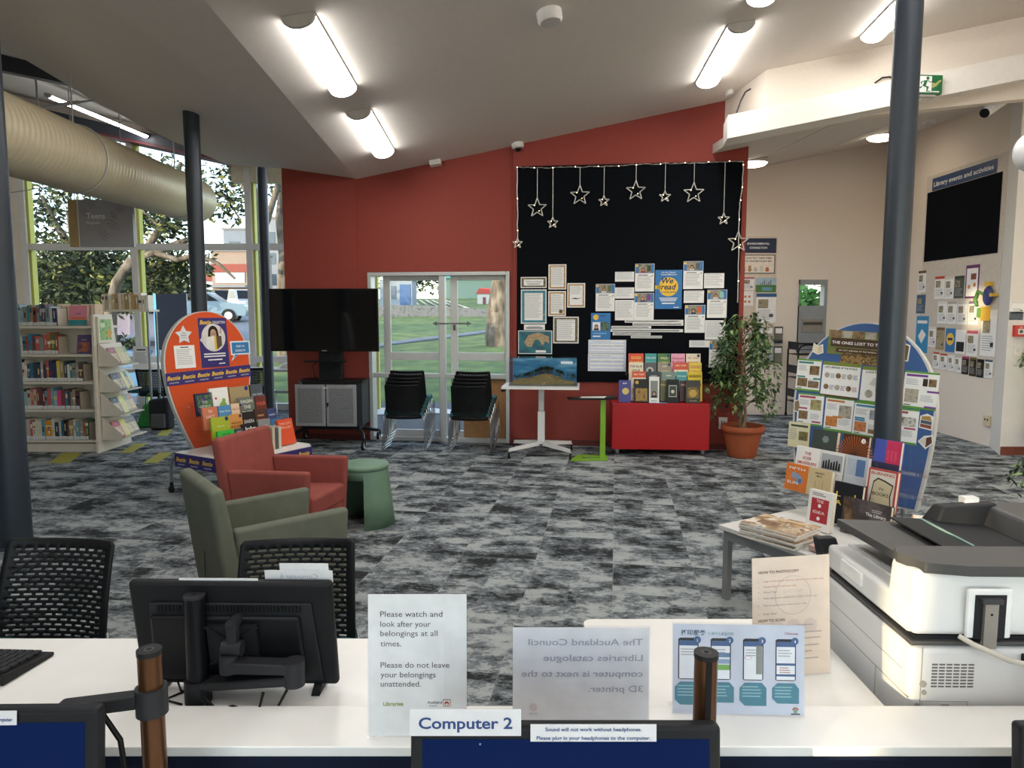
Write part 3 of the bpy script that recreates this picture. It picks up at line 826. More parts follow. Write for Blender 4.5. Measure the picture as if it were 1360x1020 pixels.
def tree(label, limbs, blobs, size, seed, group='trees outside the windows', mats=LEAFS, name='tree'):
    rnd = random.Random(seed)
    base = limbs[0][0][0]
    t = thing(name, label, 'tree', loc=base, group=group)
    o = Vector(base)
    for i, (pts, r0, r1) in enumerate(limbs):
        pts = [Vector(p) - o for p in pts]; n = len(pts)
        b = MB(); b.tube(pts, [r0 + (r1 - r0) * k / (n - 1) for k in range(n)], BARK, n=10); b.build('trunk' if i == 0 else 'branch', t)
    if blobs:
        b = MB()
        for c, r, n in blobs: leaves(b, Vector(c) - o, r, n, size, mats, rnd)
        b.build('foliage', t)
    return t
def at(u, v, Y): return PX(u, v, Y)
def base(u, Y): p = PX(u, 417, Y); return Vector((p.x, p.y, g(p.x, p.y) - .1))
tree('dense dark tree filling the left window behind the bookcase', [([base(115, 22), at(112, 400, 22), at(105, 340, 22), at(95, 280, 22)], .35, .15), ([at(105, 345, 22), at(75, 300, 22), at(55, 260, 22)], .15, .05)],
     [(at(105, 380, 21.5), (1.6, 1, .9), 1500), (at(70, 370, 21), (1.0, .8, 1.0), 900), (at(140, 360, 22), (1.2, 1, .9), 1200), (at(60, 280, 22), (.8, .8, 1.0), 500), (at(150, 390, 21), (1.0, .7, .7), 800), (at(120, 240, 23), (1.8, 1, .8), 500), (at(100, 330, 22), (1.6, .8, .6), 800)], .22, 3)
tree('leaning tree with a long sweeping limb in the middle window', [([base(142, 17), at(147, 410, 17), at(155, 375, 17), at(172, 348, 17), at(205, 335, 17), at(250, 318, 17)], .16, .06),
     ([at(165, 358, 17), at(185, 345, 17), at(215, 300, 17), at(232, 260, 17), at(240, 215, 17)], .12, .04), ([at(205, 335, 17), at(235, 345, 17), at(262, 338, 17), at(290, 350, 17), at(312, 370, 17)], .07, .03), ([at(215, 305, 17), at(190, 280, 17), at(160, 262, 17)], .05, .02), ([at(230, 265, 17), at(265, 250, 17), at(300, 262, 17), at(318, 290, 17)], .05, .02)],
     [(at(200, 290, 17.5), (.7, .6, .6), 420), (at(240, 350, 18), (.9, .6, .5), 700), (at(215, 380, 18), (.8, .6, .7), 900), (at(225, 300, 17), (.6, .5, .5), 380), (at(300, 270, 17), (.7, .5, .5), 260), (at(245, 235, 17), (.9, .6, .5), 260), (at(195, 225, 17), (.7, .5, .4), 200), (at(165, 300, 18), (.6, .5, .6), 350), (at(315, 240, 17), (.5, .4, .5), 140)], .17, 5)
tree('rough trunked tree just outside the right end of the windows', [([base(345, 15.5), at(343, 450, 15.5), at(340, 380, 15.5), at(338, 310, 15.5), at(332, 240, 15.5), at(328, 190, 15.5)], .17, .12), ([at(340, 330, 15.5), at(356, 290, 15.5), at(368, 250, 15.5), at(378, 200, 15.5)], .08, .05), ([at(336, 270, 15.5), at(318, 240, 15.5), at(295, 225, 15.5)], .05, .02)],
     [(at(320, 225, 15.5), (.6, .5, .35), 180), (at(365, 230, 15.5), (.4, .4, .4), 90)], .16, 8)
tree('grey trunked tree behind the top of the television', [([base(376, 19), at(376, 400, 19), at(378, 340, 19), at(372, 290, 19), at(378, 230, 19)], .2, .1)], [(at(372, 240, 19), (.7, .5, .5), 160)], .17, 9)
tree('thick mottled tree trunk on the lawn seen through the glass door', [([base(664, 23.2), at(661, 448, 23.2), at(663, 410, 23.2), at(668, 370, 23.2), at(672, 310, 23.2)], .46, .3)], None, .1, 10)
tree('dark hedge tree beyond the middle window', [([base(225, 40), at(225, 390, 40), at(225, 350, 40)], .3, .2)], [(at(220, 395, 40), (2.6, 1, 1.6), 1200), (at(190, 360, 42), (2.2, 1, 2.2), 900)], .4, 12)
b = MB(); rnd = random.Random(4)
p = base(167, 15); leaves(b, p + Vector((0, 0, .75)), (.32, .32, .4), 700, .12, LEAFS[:3], rnd); b.cyl(p, p + Vector((0, 0, .6)), .05, BARK)
tag(b.build('round_shrub'), 'dark rounded shrub outside the window beside the parked cars', 'shrub')
# green bank behind the return chute window
b = MB(); c = (pw0 + pw1) / 2
leaves(b, Vector((c.x + .1, 12.6, c.z - .25)), (1.0, .5, .42), 1500, .2, [C('3f7a35', .7), C('5c9a48', .7), C('7cb364', .7)], rnd)
leaves(b, Vector((c.x + .1, 13.6, c.z + .3)), (1.6, .4, .5), 300, .16, LEAFS, rnd)
b.cyl((c.x, 12.6, -.05), (c.x, 12.6, c.z - .2), .04, BARK)
tag(b.build('hedge'), 'green hedge outside the small window over the return chute', 'hedge')

# parked cars
def car(u, Y, colr, label, rz, s=1.0, tall=0.0):
    p = base(u, Y) + Vector((0, 0, .1))
    t = thing('parked_car', label, 'car', loc=p, rz=rz, group='parked cars outside')
    paint = C(colr, .25, .1); dark = C('20242a', .1)
    H = 1.45 + tall
    prof = [(-2.1, .3), (2.1, .3), (2.15, .6), (2.05, .82), (1.1, .95), (.45, H - .05), (-.2, H), (-1.2, H), (-1.8, .98), (-2.12, .9), (-2.18, .55)]
    b = MB(); b.T = Matrix.Rotation(PI / 2, 4, 'X'); b.prism(prof, (-.85, .85), paint); b.build('body', t, bev=.06)
    gl = [(.95, .98), (.42, H - .12), (-.2, H - .08), (-1.15, H - .08), (-1.6, 1.0)]
    b = MB(); b.T = Matrix.Rotation(PI / 2, 4, 'X'); b.prism(gl, (-.865, .865), dark); b.build('side_windows', t)
    b = MB(); b.hexa([(1.0, -.7, .97), (1.12, -.7, .95), (1.12, .7, .95), (1.0, .7, .97), (.44, -.65, H - .1), (.5, -.65, H - .08), (.5, .65, H - .08), (.44, .65, H - .1)], dark); b.build('windscreen', t)
    for x in (-1.35, 1.35):
        for y in (-.8, .8):
            b = MB(); b.cyl((x, y - .09, .31), (x, y + .09, .31), .31, RUBBER, n=20); b.cyl((x, y - .1, .31), (x, y + .1, .31), .18, ALU, n=14); b.build('wheel', t)
    for y in (-.6, .6):
        b = MB(); b.box(2.1, 2.17, y - .16, y + .16, .6, .75, C('e8e6dc', .2)); b.build('headlight', t)
    return t
car(186, 37, 'a83a36', 'red parked car behind the pale car in the middle window', .05)
car(189, 24, '8f8ca8', 'pale lilac parked car nearest the middle window', .1)
car(297, 60, '23262c', 'black parked car beyond the orange display board', -.8, tall=.35)
car(326, 52, 'b9bcc2', 'white parked car right of the black parked car', -1.0, tall=.2)
car(318, 74, '83888f', 'silver parked car farthest along the street', -.9, tall=.1)
car(268, 34, '7d93a2', 'pale blue parked car just behind the top of the orange display', .2)
# buildings along the street
def block(u0, u1, v0, v1, Y, colr, label, extra=None):
    p0, p1 = PX(u0, v1, Y), PX(u1, v0, Y); zg = g(p0.x, Y) - .2
    t = thing('street_building', label, 'building', loc=(p0.x, Y, zg), group='buildings across the street')
    w, h = p1.x - p0.x, p1.z - zg
    b = MB(); b.box(0, w, 0, 8, 0, h, C(colr, .8, var=.05, scale=1)); b.build('wall', t)
    b = MB(); b.box(-.2, w + .2, -.25, 8.2, h, h + .25, C('75757a', .7)); b.build('roof', t)
    if extra: extra(t, w, h)
    return t
def shop(t, w, h):
    b = MB(); b.box(.1 * w, .9 * w, -.12, 0, h * .5, h * .66, C('b9c2c8', .6)); b.build('shop_sign', t)
    b = MB(); b.box(0, w, -.1, 0, h * .67, h * .8, C('7a352b', .7)); b.build('fascia', t)
    b = MB(); b.box(0, w, -1.2, 0, h * .42, h * .46, C('6b6f76', .6)); b.build('awning', t)
    for k in range(3):
        b = MB(); b.box(w * (.08 + .31 * k), w * (.32 + .31 * k), -.06, .02, .2, h * .38, C('2d3540', .15)); b.build('shop_window', t)
def flats(t, w, h):
    for k in range(2):
        for r in range(3):
            b = MB(); b.box(w * (.15 + .45 * k), w * (.45 + .45 * k), -.05, .02, h * (.3 + .22 * r), h * (.42 + .22 * r), C('3a4654', .15)); b.build('window', t)
block(283, 329, 334, 399, 82, '85766c', 'low shop with white sign and red fascia across the street', shop)
block(262, 284, 352, 400, 86, '5a7598', 'blue grey shop building left of the red shop', shop)
block(300, 345, 305, 399, 110, '6d7784', 'tall pale office block behind the shops', flats)
block(346, 392, 290, 399, 100, '757b84', 'grey building behind the trunks at the right end of the windows', flats)
block(150, 200, 352, 399, 95, '8b6f6a', 'brown building glimpsed behind the dark trees', flats)
# banner, bin
p = base(208, 16); q = PX(246, 390, 16)
t = thing('banner', 'dark banner with a bright blue edge standing outside the middle window', 'banner', loc=p)
w = q.x - p.x
b = MB(); b.box(0, w, 0, .03, .75, q.z - p.z, C('161d2a', .9, spec=.05)); b.build('cloth', t)
b = MB(); b.box(-.06, .0, -.005, .035, .55, q.z - p.z, C('3a9fd6', .6)); b.build('edge_strip', t)
for x in (0, w): b = MB(); b.cyl((x, .05, 0), (x, .05, q.z - p.z), .02, ALU, n=8); b.build('pole', t)
p = base(172, 14)
t = thing('wheelie_bin', 'blue bin standing outside behind the end of the bookcase', 'bin', loc=p)
b = MB(); b.hexa([(-.2, -.2, .05), (.2, -.2, .05), (.2, .2, .05), (-.2, .2, .05), (-.26, -.26, .9), (.26, -.26, .9), (.26, .26, .9), (-.26, .26, .9)], C('2c6ea6', .5)); b.build('body', t)
b = MB(); b.box(-.28, .28, -.28, .28, .9, .96, C('255d8d', .5)); b.build('lid', t)
b = MB(); b.cyl((-.22, .2, .08), (.22, .2, .08), .08, RUBBER); b.build('wheels', t)
# things on the hill beyond the stone wall
def hill(u, Y): p = PX(u, 417, Y); return Vector((p.x, Y, g(p.x, Y)))
p = hill(505, 46); q = PX(547, 372, 46)
t = thing('container_hut', 'white and blue container hut on the hill seen through the glass door', 'hut', loc=p)
w, h = q.x - p.x, max(1.4, q.z - p.z)
b = MB(); b.box(0, w, 0, 2.2, 0, h, C('7f8994', .7)); b.build('wall', t)
b = MB(); b.box(-.1, w + .1, -.1, 2.3, h, h + .1, C('a4a9ae', .7)); b.build('roof', t)
b = MB(); b.box(w * .62, w * .95, -.04, .02, .1, h * .85, C('3c5a86', .6)); b.build('door', t)
b = MB(); b.box(w * .1, w * .5, -.04, .02, h * .35, h * .8, C('55606e', .3)); b.build('window', t)
p = hill(634, 52); 
t = thing('playhouse', 'tiny white playhouse with a red roof on the hill beyond the door', 'playhouse', loc=p)
b = MB(); b.box(0, 1.0, 0, 1.0, 0, .75, C('b8b4ae', .7)); b.build('wall', t)
b = MB(); b.T = Matrix.Translation((0, 0, .75)) @ Matrix.Rotation(PI / 2, 4, 'X'); b.prism([(-.1, 0), (1.1, 0), (.85, .4), (.15, .4)], (-1.1, .1), C('a83c34', .6)); b.build('roof', t)
b = MB(); b.box(.4, .62, -.03, .02, 0, .5, C('6d3a35', .6)); b.build('door', t)
for k in range(6):
    a = hill(550 + 8 * k, 57); c = hill(566 + 14 * k, 41)
    b = MB(); n = 8; pts = []
    for i in range(n + 1):
        x = a.x + (c.x - a.x) * i / n; y = a.y + (c.y - a.y) * i / n; pts.append((x, y, g(x, y) + .07))
    b.tube(pts, .07, C('a8a598', .8), n=6); tag(b.build('timber_edging'), 'pale timber edging running down the planted hill beyond the door', 'edging', 'timber edgings on the hill')
p = hill(588, 62); q = PX(690, 362, 62)
t = thing('long_shed', 'long blue green shed along the top of the hill beyond the door', 'shed', loc=p)
w, h = q.x - p.x, q.z - p.z
b = MB(); b.box(0, w, 0, 3, 0, h - .5, C('4f6a68', .7)); b.build('wall', t)
b = MB(); b.box(-.2, w, -.4, 3, h - .5, h, C('2d7f86', .6)); b.build('roof', t)
p = hill(492, 75)
tree('dark trees along the skyline beyond the glass door', [([p, p + Vector((0, 0, 2)), p + Vector((0, 0, 4))], .3, .15)], [(p + Vector((4, 0, 2.2)), (5, 1, 1.6), 1000), (p + Vector((10, 2, 2)), (4, 1, 1.5), 600)], .5, 22)
b = MB(); b.slab([(-20, -40, -.1), (20, -40, -.1), (20, -3.66, -.1), (-20, -3.66, -.1)], (0, 0, .06), C('9a968e', .9)); setting(b.build('bounce_ground'))  # unseen ground added behind the room, pale to bounce light onto the ceiling
tree('dark dense hedge behind the trees in the left window', [([base(110, 32), at(110, 380, 32), at(112, 340, 32)], .3, .2)], [(at(95, 385, 32), (2.6, 1, 1.5), 1300), (at(140, 395, 31), (1.6, 1, 1.2), 700), (at(60, 370, 33), (1.4, 1, 1.8), 600)], .36, 33)
# ================================================================ noticeboard on the red wall
FELT = C('0e1116', .95, var=.15, scale=200, spec=.08)
def BD(u, v, off=.03): return W(u, v, off)
s0, zt0 = Ws(687, 221.5, .03); s1, zt1 = Ws(987, 214, .03); zb_ = Ws(850, 508, .03)[1]
b = MB(); b.hexa([(s0, -.05, zb_), (s1, -.05, zb_), (s1, -.03, zb_), (s0, -.03, zb_), (s0, -.05, zt0), (s1, -.05, zt1), (s1, -.03, zt1), (s0, -.03, zt0)], FELT)
tag(b.build('noticeboard', mw=WM), 'large black felt noticeboard on the red wall right of the doors', 'noticeboard')
BOFF = .0505
def onboard(name, label, cat, u0, v0, u1, v1, draw=None, m=None, group=None, th=.002, out=0.0):
    """a sheet pinned flat on the noticeboard"""
    p = W(u0, v1, BOFF + out); q = W(u1, v0, BOFF + out)
    w = (q - p).dot(WT); h = q.z - p.z
    b = MB(); b.box(0, w, 0, h, 0, th, m or PAPER)
    if draw: draw(b, w, h, th + .0006)
    o = b.build(name, mw=frame(p, WT, UP)); return tag(o, label, cat, group)
def zb7(x0, x1, y0, y1): return (660 + x0 / 3.642, 340 + y0 / 3.642, 660 + x1 / 3.642, 340 + y1 / 3.642)
BLUEP = C('2f77b8', .5); YELP = C('f2c53d', .5); NAVY = C('1c2550', .5)
def txt_lines(b, w, h, z, x0=.1, y0=.85, n=12, x1=.9, y1=.1, m=None, th=.3):
    b.lines(w * x0, h * y0, w * (x1 - x0), n, h * (y0 - y1) / max(1, n), m or GREYINK, z, th)
def head_shot(b, x, y, s, z, hair, skin='c99a80', top='40506a'):
    b.pol([(x - s * .5, y), (x + s * .5, y), (x + s * .35, y + s * .35), (x - s * .35, y + s * .35)], C(top, .6), z + .0002)
    b.disc(x, y + s * .62, s * .34, C(hair, .6), z + .0003, 14, s * .4)
    b.disc(x, y + s * .56, s * .22, C(skin, .6), z + .0005, 14, s * .29)
def border(photo):
    def d(b, w, h, z):
        b.rect(.012, .012, w - .024, h - .024, photo, z); b.rect(w * .14, h * .1, w * .72, h * .8, PAPER, z + .0005)
        txt_lines(b, w, h, z + .001, .16, .86, 16, .84, .14)
    return d
ORN = ramp_mat(['c08a4a', 'd8b074', '8a5a34', 'e0c79a'], 60, .6); SEA = ramp_mat(['2d5f7c', '4d8ea6', '2b7d86', '9fb8b0'], 30, .6); DARKP = ramp_mat(['2c3430', '5a5a44', '8c7a5c', '1c2426'], 40, .6)
def dt(b, w, h, z):
    b.rect(.01, .01, w - .02, h - .02, DARKP, z); b.rect(w * .12, h * .22, w * .76, h * .56, PAPER, z + .0005)
    b.text('Te Ahua o te Moana', w * .5, h * .52, h * .2, INK, z + .001, width=w * .6, align='CENTER'); b.rect(w * .25, h * .34, w * .5, h * .05, INK, z + .001)
onboard('poster', 'small wide title card with dark photographic border, top left of the noticeboard', 'poster', *zb7(115, 240, 101, 155), dt)
onboard('poster', 'typed sheet in an orange patterned border, topmost of the orange ones', 'poster', *zb7(249, 336, 40, 162), border(ORN))
def hut(b, w, h, z):
    border(ORN)(b, w, h, z); b.rect(w * .62, h * .12, w * .2, h * .14, C('5a4a2c'), z + .0015)
onboard('poster', 'orange bordered sheet with a small brown picture in its lower corner', 'poster', *zb7(248, 334, 170, 291), hut)
def sig(b, w, h, z):
    b.rect(.012, .012, w - .024, h - .024, ORN, z); b.rect(w * .14, h * .1, w * .72, h * .8, PAPER, z + .0005)
    txt_lines(b, w, h, z + .001, .18, .84, 6, .8, .5)
    b.pol([(w * .2, h * .36), (w * .45, h * .4), (w * .6, h * .37), (w * .82, h * .42), (w * .6, h * .34), (w * .4, h * .35)], INK, z + .001)
onboard('poster', 'orange bordered sheet with a small black boat drawing', 'poster', *zb7(340, 427, 131, 249), sig)
onboard('poster', 'tall typed sheet in a sea blue border at the left of the noticeboard', 'poster', *zb7(116, 240, 162, 327), border(SEA))
onboard('poster', 'typed sheet in a dark leafy border above the blue water aerial print', 'poster', *zb7(272, 396, 294, 422), border(DARKP))
def cap(b, w, h, z): b.rect(w * .2, h * .58, w * .6, h * .14, GREYINK, z); b.rect(w * .1, h * .25, w * .8, h * .18, INK, z)
onboard('caption_card', 'small white caption card above the aerial print', 'card', *zb7(131, 232, 331, 357), cap)
def aerial(b, w, h, z):
    b.rect(.008, .008, w - .016, h - .016, ramp_mat(['1d3f4c', '2a6a78', '3b8790'], 8, .5), z)
    b.pol([(w * .18, h * .5), (w * .3, h * .8), (w * .6, h * .93), (w * .9, h * .75), (w * .92, h * .45), (w * .8, h * .55), (w * .72, h * .35), (w * .62, h * .6), (w * .5, h * .62), (w * .4, h * .3), (w * .25, h * .32)], ramp_mat(['6f7f4a', 'c0a986', '94724e', 'd5c8ae'], 40, .6), z + .0005)
    b.rect(w * .52, h * .06, w * .3, h * .1, PAPER, z + .001)
onboard('poster', 'aerial photo print of a headland in blue water above the glass model case', 'poster', *zb7(103, 267, 361, 473), aerial)
def author(hair, bc, bc2):
    def d(b, w, h, z):
        b.rect(0.004, h * .66, w - .008, h * .33, BLUEP, z); b.rect(w * .16, h * .68, w * .68, h * .3, ramp_mat(['5d5a50', 'a89c84', '3c4a44'], 20, .6, seed=w * 31), z + .0004)
        head_shot(b, w * .42, h * .68, w * .26, z + .0006, hair, top=bc); b.rect(w * .62, h * .72, w * .2, h * .22, C(bc2, .5), z + .0008)
        b.disc(w * .09, h * .93, w * .07, YELP, z + .0006, 14)
        b.rect(w * .16, h * .58, w * .5, h * .025, INK, z)
        txt_lines(b, w, h, z, .1, .52, 8, .9, .08); b.disc(w * .9, h * .57, w * .045, GREYINK, z, 10)
    return d
onboard('poster', 'white author profile sheet with blue header, leftmost of the profiles', 'poster', *zb7(477, 571, 135, 267), author('3a2c22', 'e8e4dc', '5a6d50'))
onboard('poster', 'author profile sheet with red topped figure left of the big blue poster, upper of two', 'poster', *zb7(667, 762, 37, 172), author('281c18', 'b22c2c', '3a4a38'))
onboard('poster', 'author profile sheet with purple books in its header, lower of two', 'poster', *zb7(663, 760, 179, 311), author('8a5a3a', '2f3d6a', '7a3f8f'))
onboard('poster', 'author profile sheet right of the big blue poster, highest on the board', 'poster', *zb7(900, 999, 25, 160), author('1c1614', 'd8d2c8', '555a60'))
onboard('poster', 'author profile sheet with curly haired figure at the right side', 'poster', *zb7(1015, 1114, 163, 299), author('2a1c18', 'e4e0d8', '8fc0b8'))
onboard('poster', 'author profile sheet with orange book in its header, under the blue poster side', 'poster', *zb7(907, 1008, 237, 371), author('33261e', '26303c', 'd0622c'))
onboard('poster', 'author profile sheet half hidden behind the potted fig', 'poster', *zb7(1024, 1122, 408, 539), author('6a4a30', 'b0703a', '30507a'))
def blurb(n):
    def d(b, w, h, z): txt_lines(b, w, h, z, .06, .9, n, .94, .08, FAINT, .45)
    return d
for i, (q, n) in enumerate((((571, 664, 76, 124), 5), ((571, 664, 152, 206), 6), ((571, 664, 213, 311), 11), ((1001, 1100, 83, 156), 7), ((903, 1002, 167, 227), 6), ((1005, 1105, 311, 404), 10), ((930, 1028, 408, 441), 4))):
    lb = ['blank looking typed strip right above the middle typed strip, left of the red topped profile', 'middle typed strip between two others beside the lower profile', 'large typed sheet touching the left side of the purple book profile', 'typed sheet right of the highest profile', 'typed sheet directly right of the big blue poster', 'typed sheet above the fig tree under the curly haired profile', 'small typed strip left of the half hidden profile'][i]
    onboard('typed_sheet', lb, 'sheet', *zb7(*q), blurb(n), group='typed sheets on the noticeboard')
def weread(b, w, h, z):
    b.rect(0, 0, w, h, BLUEP, z)
    b.disc(w * .5, h * .57, w * .36, YELP, z + .0004, 36); b.pol([(w * .02, h * .57), (w * .22, h * .63), (w * .2, h * .48)], YELP, z + .0004)
    b.pol([(0, h * .6), (w * .2, h * .61), (w * .2, h * .53), (0, h * .51)], YELP, z + .0004)
    b.text('We', w * .46, h * .66, w * .3, NAVY, z + .0008, .02, 'CENTER', .25); b.text('read', w * .5, h * .5, w * .3, NAVY, z + .0008, .02, 'CENTER', .25); b.text('AUCKLAND', w * .5, h * .41, w * .1, NAVY, z + .0008, .01, 'CENTER')
    b.text('He Wa Tikere?', w * .5, h * .92, w * .085, WHITE, z + .0008, .008, 'CENTER'); b.text('Tamaki Makaurau', w * .5, h * .865, w * .085, WHITE, z + .0008, .008, 'CENTER')
    for k in range(3): b.rect(w * (.16 + .03 * k), h * (.27 - .035 * k), w * (.68 - .06 * k), h * .018, WHITE, z + .0008)
    b.rect(w * .26, h * .13, w * .48, h * .03, WHITE, z + .0008); b.rect(w * .7, h * .03, w * .2, h * .02, WHITE, z + .0008)
onboard('poster', 'big blue poster with a yellow speech circle reading We read', 'poster', *zb7(763, 897, 67, 256), weread)
def smallblue(b, w, h, z):
    b.rect(0, 0, w, h, BLUEP, z); b.disc(w * .25, h * .84, w * .14, YELP, z + .0004); b.rect(w * .45, h * .88, w * .3, h * .03, NAVY, z + .0004)
    b.rect(w * .08, h * .34, w * .4, h * .32, PAPER, z + .0004); head_shot(b, w * .28, h * .35, w * .3, z + .0006, '4a3a30', top='1f2428')
    b.rect(w * .52, h * .34, w * .4, h * .32, ramp_mat(['2d3b33', '5d7a66', '23302c'], 20), z + .0004); b.rect(w * .1, h * .22, w * .7, h * .03, C('8fc0e8'), z + .0004); b.rect(w * .1, h * .1, w * .4, h * .05, WHITE, z + .0004)
onboard('poster', 'smaller blue poster with a portrait and a yellow dot, below the leftmost profile', 'poster', *zb7(454, 550, 276, 404), smallblue)
PALEB = C('cdd6ea', .6)
def sched(b, w, h, z):
    b.rect(.006, .006, w - .012, h - .012, PALEB, z)
    for k in range(4): b.rect(w * .06, h * (.82 - .22 * k), w * .88, h * .1, WHITE, z + .0004)
    for k in range(3): b.rect(w * (.08 + .3 * k), h * .56, w * .22, h * .03, GREYINK, z + .0008)
    b.rect(w * .1, h * .85, w * .5, h * .03, GREYINK, z + .0008)
onboard('timetable_sheet', 'pale blue timetable sheet, upper of the two at the foot of the board', 'sheet', *zb7(442, 625, 406, 470), sched)
onboard('timetable_sheet', 'pale blue timetable sheet, lower of the two at the foot of the board', 'sheet', *zb7(440, 624, 473, 556), sched)
for i, q in enumerate(((618, 902, 309, 322), (656, 902, 323, 336), (554, 746, 339, 351), (550, 900, 354, 367), (560, 743, 371, 383), (648, 798, 386, 397))):
    def st(b, w, h, z): b.lines(w * .02, h * .3, w * .96, 1, h * 1.2, INK, z, .3, .1); b.rect(w * .02, h * .36, w * .93, h * .26, GREYINK, z)
    onboard('quote_strip', '%s white paper strip from the top below the big blue poster' % ordinal(i), 'strip', *zb7(*q), st, group='white quote strips')
# star garland: wire along the top and down both sides, ten wire stars hanging
WIRE = C('cfcdc8', .35, .4); BULB = glow_mat('tiny_bulb', (1.0, .75, .4), 6)
def wire_star(b, c, R, m):
    pts = []
    for k in range(10):
        r = R if k % 2 == 0 else R * .42
        a = PI / 2 + k * PI / 5; pts.append(c + WT * (r * math.cos(a)) + UP * (r * math.sin(a)))
    for k in range(10): b.cyl(pts[k], pts[(k + 1) % 10], .0065, m, n=6)
    return pts
GO = BOFF + .014
P6 = lambda x, y: W(660 + x / 3.886, 190 + y / 3.886, GO)
t = thing('fairy_light_wire', 'silver fairy light wire running round the top and sides of the noticeboard', 'wire', loc=(0, 0, 0))
top = [P6(x, y) for x, y in ((106, 520), (106, 320), (104, 124), (210, 130), (330, 124), (480, 122), (610, 120), (720, 112), (870, 106), (1020, 104), (1160, 98), (1272, 93), (1266, 230), (1254, 310), (1248, 440), (1246, 640), (1240, 860))]
b = MB(); rp_ = []
rnd = random.Random(5)
for i in range(len(top) - 1):
    n = 6
    for k in range(n): rp_.append(top[i].lerp(top[i + 1], k / n) + Vector((rnd.uniform(-.004, .004), 0, rnd.uniform(-.006, .006))))
b.tube(rp_, .006, WIRE, n=6); b.build('wire', t)
b = MB(); b.tube([p + Vector((0, -.004, .006 * math.sin(i * 1.7))) for i, p in enumerate(rp_[12:66])], .004, C('3a3d38', .5), n=5); b.build('twisted_flex', t)
b = MB()
for i, p in enumerate(rp_):
    if i % 5 == 2: b.ball(p - Vector((0, .012, 0)), .006, BULB, 8, 6)
b.build('bulbs', t)
stars = [(208, 335, 49, 132, 'large wire star hanging at the far left of the garland'), (288, 412, 28, 130, 'small wire star on a long thread, second from the left'), (428, 270, 50, 122, 'large wire star third from the left in the garland'), (552, 300, 28, 120, 'small wire star between the third and fifth stars'),
         (717, 246, 50, 112, 'large wire star at the middle of the garland'), (867, 276, 29, 106, 'small wire star right of the middle star'), (1016, 258, 52, 104, 'large wire star second from the right among those hanging on black'), (1170, 392, 30, 100, 'small wire star on a long thread near the right edge of the board'),
         (106, 518, 26, None, 'small wire star at the lower left end of the light wire'), (1245, 510, 52, None, 'large wire star overlapping the right edge of the board')]
for x, y, R, y0, lb in stars:
    c = P6(x, y); Rm = R / 3.886 / FPX * c.y
    t = thing('wire_star', lb, 'star', loc=c, group='wire stars on the noticeboard')
    b = MB(); wire_star(b, Vector((0, 0, 0)), Rm, WIRE); b.build('star_outline', t)
    if y0: b = MB(); b.cyl((0, 0, Rm), (0, 0, (P6(x, y0) - c).z), .004, WIRE, n=6); b.build('thread', t)
    b = MB(); b.ball((Rm * .2, -.008, -Rm * .3), .005, BULB, 8, 6); b.ball((-Rm * .3, -.008, Rm * .25), .005, BULB, 8, 6); b.build('bulbs', t)
# power socket low on the red wall behind the fig
p = W(960, 562, .042)
b = MB(); b.box(-.05, .05, -.07, .07, -.012, .012, WHITE); b.rect(-.02, .0, .01, .03, INK, .0125); b.rect(.01, .0, .01, .03, INK, .0125)
tag(b.build('power_socket', mw=frame(p, WT, UP), bev=.004), 'white power socket on the red wall behind the potted fig', 'socket')

# ================================================================ television on its trolley
ang = math.radians(-4)
tv = thing('television', 'large black flat television mounted on the trolley before the red wall', 'television', loc=(-2.255, 8.55, 1.53), rz=ang)
b = MB(); b.box(-.665, .665, -.0, .04, -.375, .375, C('0d0e10', .35)); b.box(-.4, .4, .04, .08, -.25, .2, BLACK); b.build('casing', tv, bev=.006)
b = MB(); b.box(-.65, .65, -.003, .001, -.355, .36, C('07080a', .08, spec=.6)); b.build('screen', tv)
b = MB(); b.rect(-.03, -.372, .06, .012, C('8a8c90', .3), 0); b.T = Matrix.Identity(4)
o = MB(); o.box(-.03, .03, -.003, 0, -.371, -.361, C('8a8c90', .3)); o.build('badge', tv)
tr = thing('television_trolley', 'black trolley with grey mesh door cabinet under the television', 'trolley', loc=(-2.215, 8.66, 0), rz=ang)
b = MB(); b.box(-.14, .14, -.02, .1, .75, 1.75, BLACKM); b.build('column', tr, bev=.01)
b = MB(); b.box(-.3, .3, -.07, -.005, 1.4, 1.46, BLACKM); b.box(-.3, .3, -.07, -.005, 1.62, 1.68, BLACKM); b.build('bracket', tr)
b = MB(); b.prism([(-.26, -.2), (.26, -.2), (.2, 0), (-.2, 0)], (1.03, 1.045), BLACK); b.build('shelf', tr)
b = MB(); b.prism([(-.4, -.02), (-.4, .3), (.4, .3), (.4, -.02), (.28, -.22), (-.28, -.22)], (.775, .8), BLACK); b.build('cabinet_top', tr)
b = MB(); b.prism([(-.39, -.02), (-.39, .29), (.39, .29), (.39, -.02), (.28, -.19), (-.28, -.19)], (.25, .775), C('2b2d30', .5)); b.build('cabinet', tr)
MESHD = ramp_mat(['6b6c6e', '8f9092', '76777a'], 60, .45, 2)
for sx in (-1, 1):
    b = MB(); x0, x1 = (sx * .005, sx * .375)
    xa, xb = min(x0, x1), max(x0, x1)
    b.hexa([(xa, -.215 if sx > 0 else -.215, .26), (xb, -.215, .26), (xb, -.195, .26), (xa, -.195, .26), (xa, -.215, .765), (xb, -.215, .765), (xb, -.195, .765), (xa, -.195, .765)], C('a3a5a8', .35, .4))
    d = b.build('door', tr, bev=.01)
    b = MB(); b.box(xa + .035, xb - .035, -.219, -.214, .3, .725, MESHD)
    for i in range(24):
        z = .31 + i * .017; b.box(xa + .04, xb - .04, -.2205, -.219, z, z + .005, C('4c4d50', .5))
    b.build('mesh_panel', d)
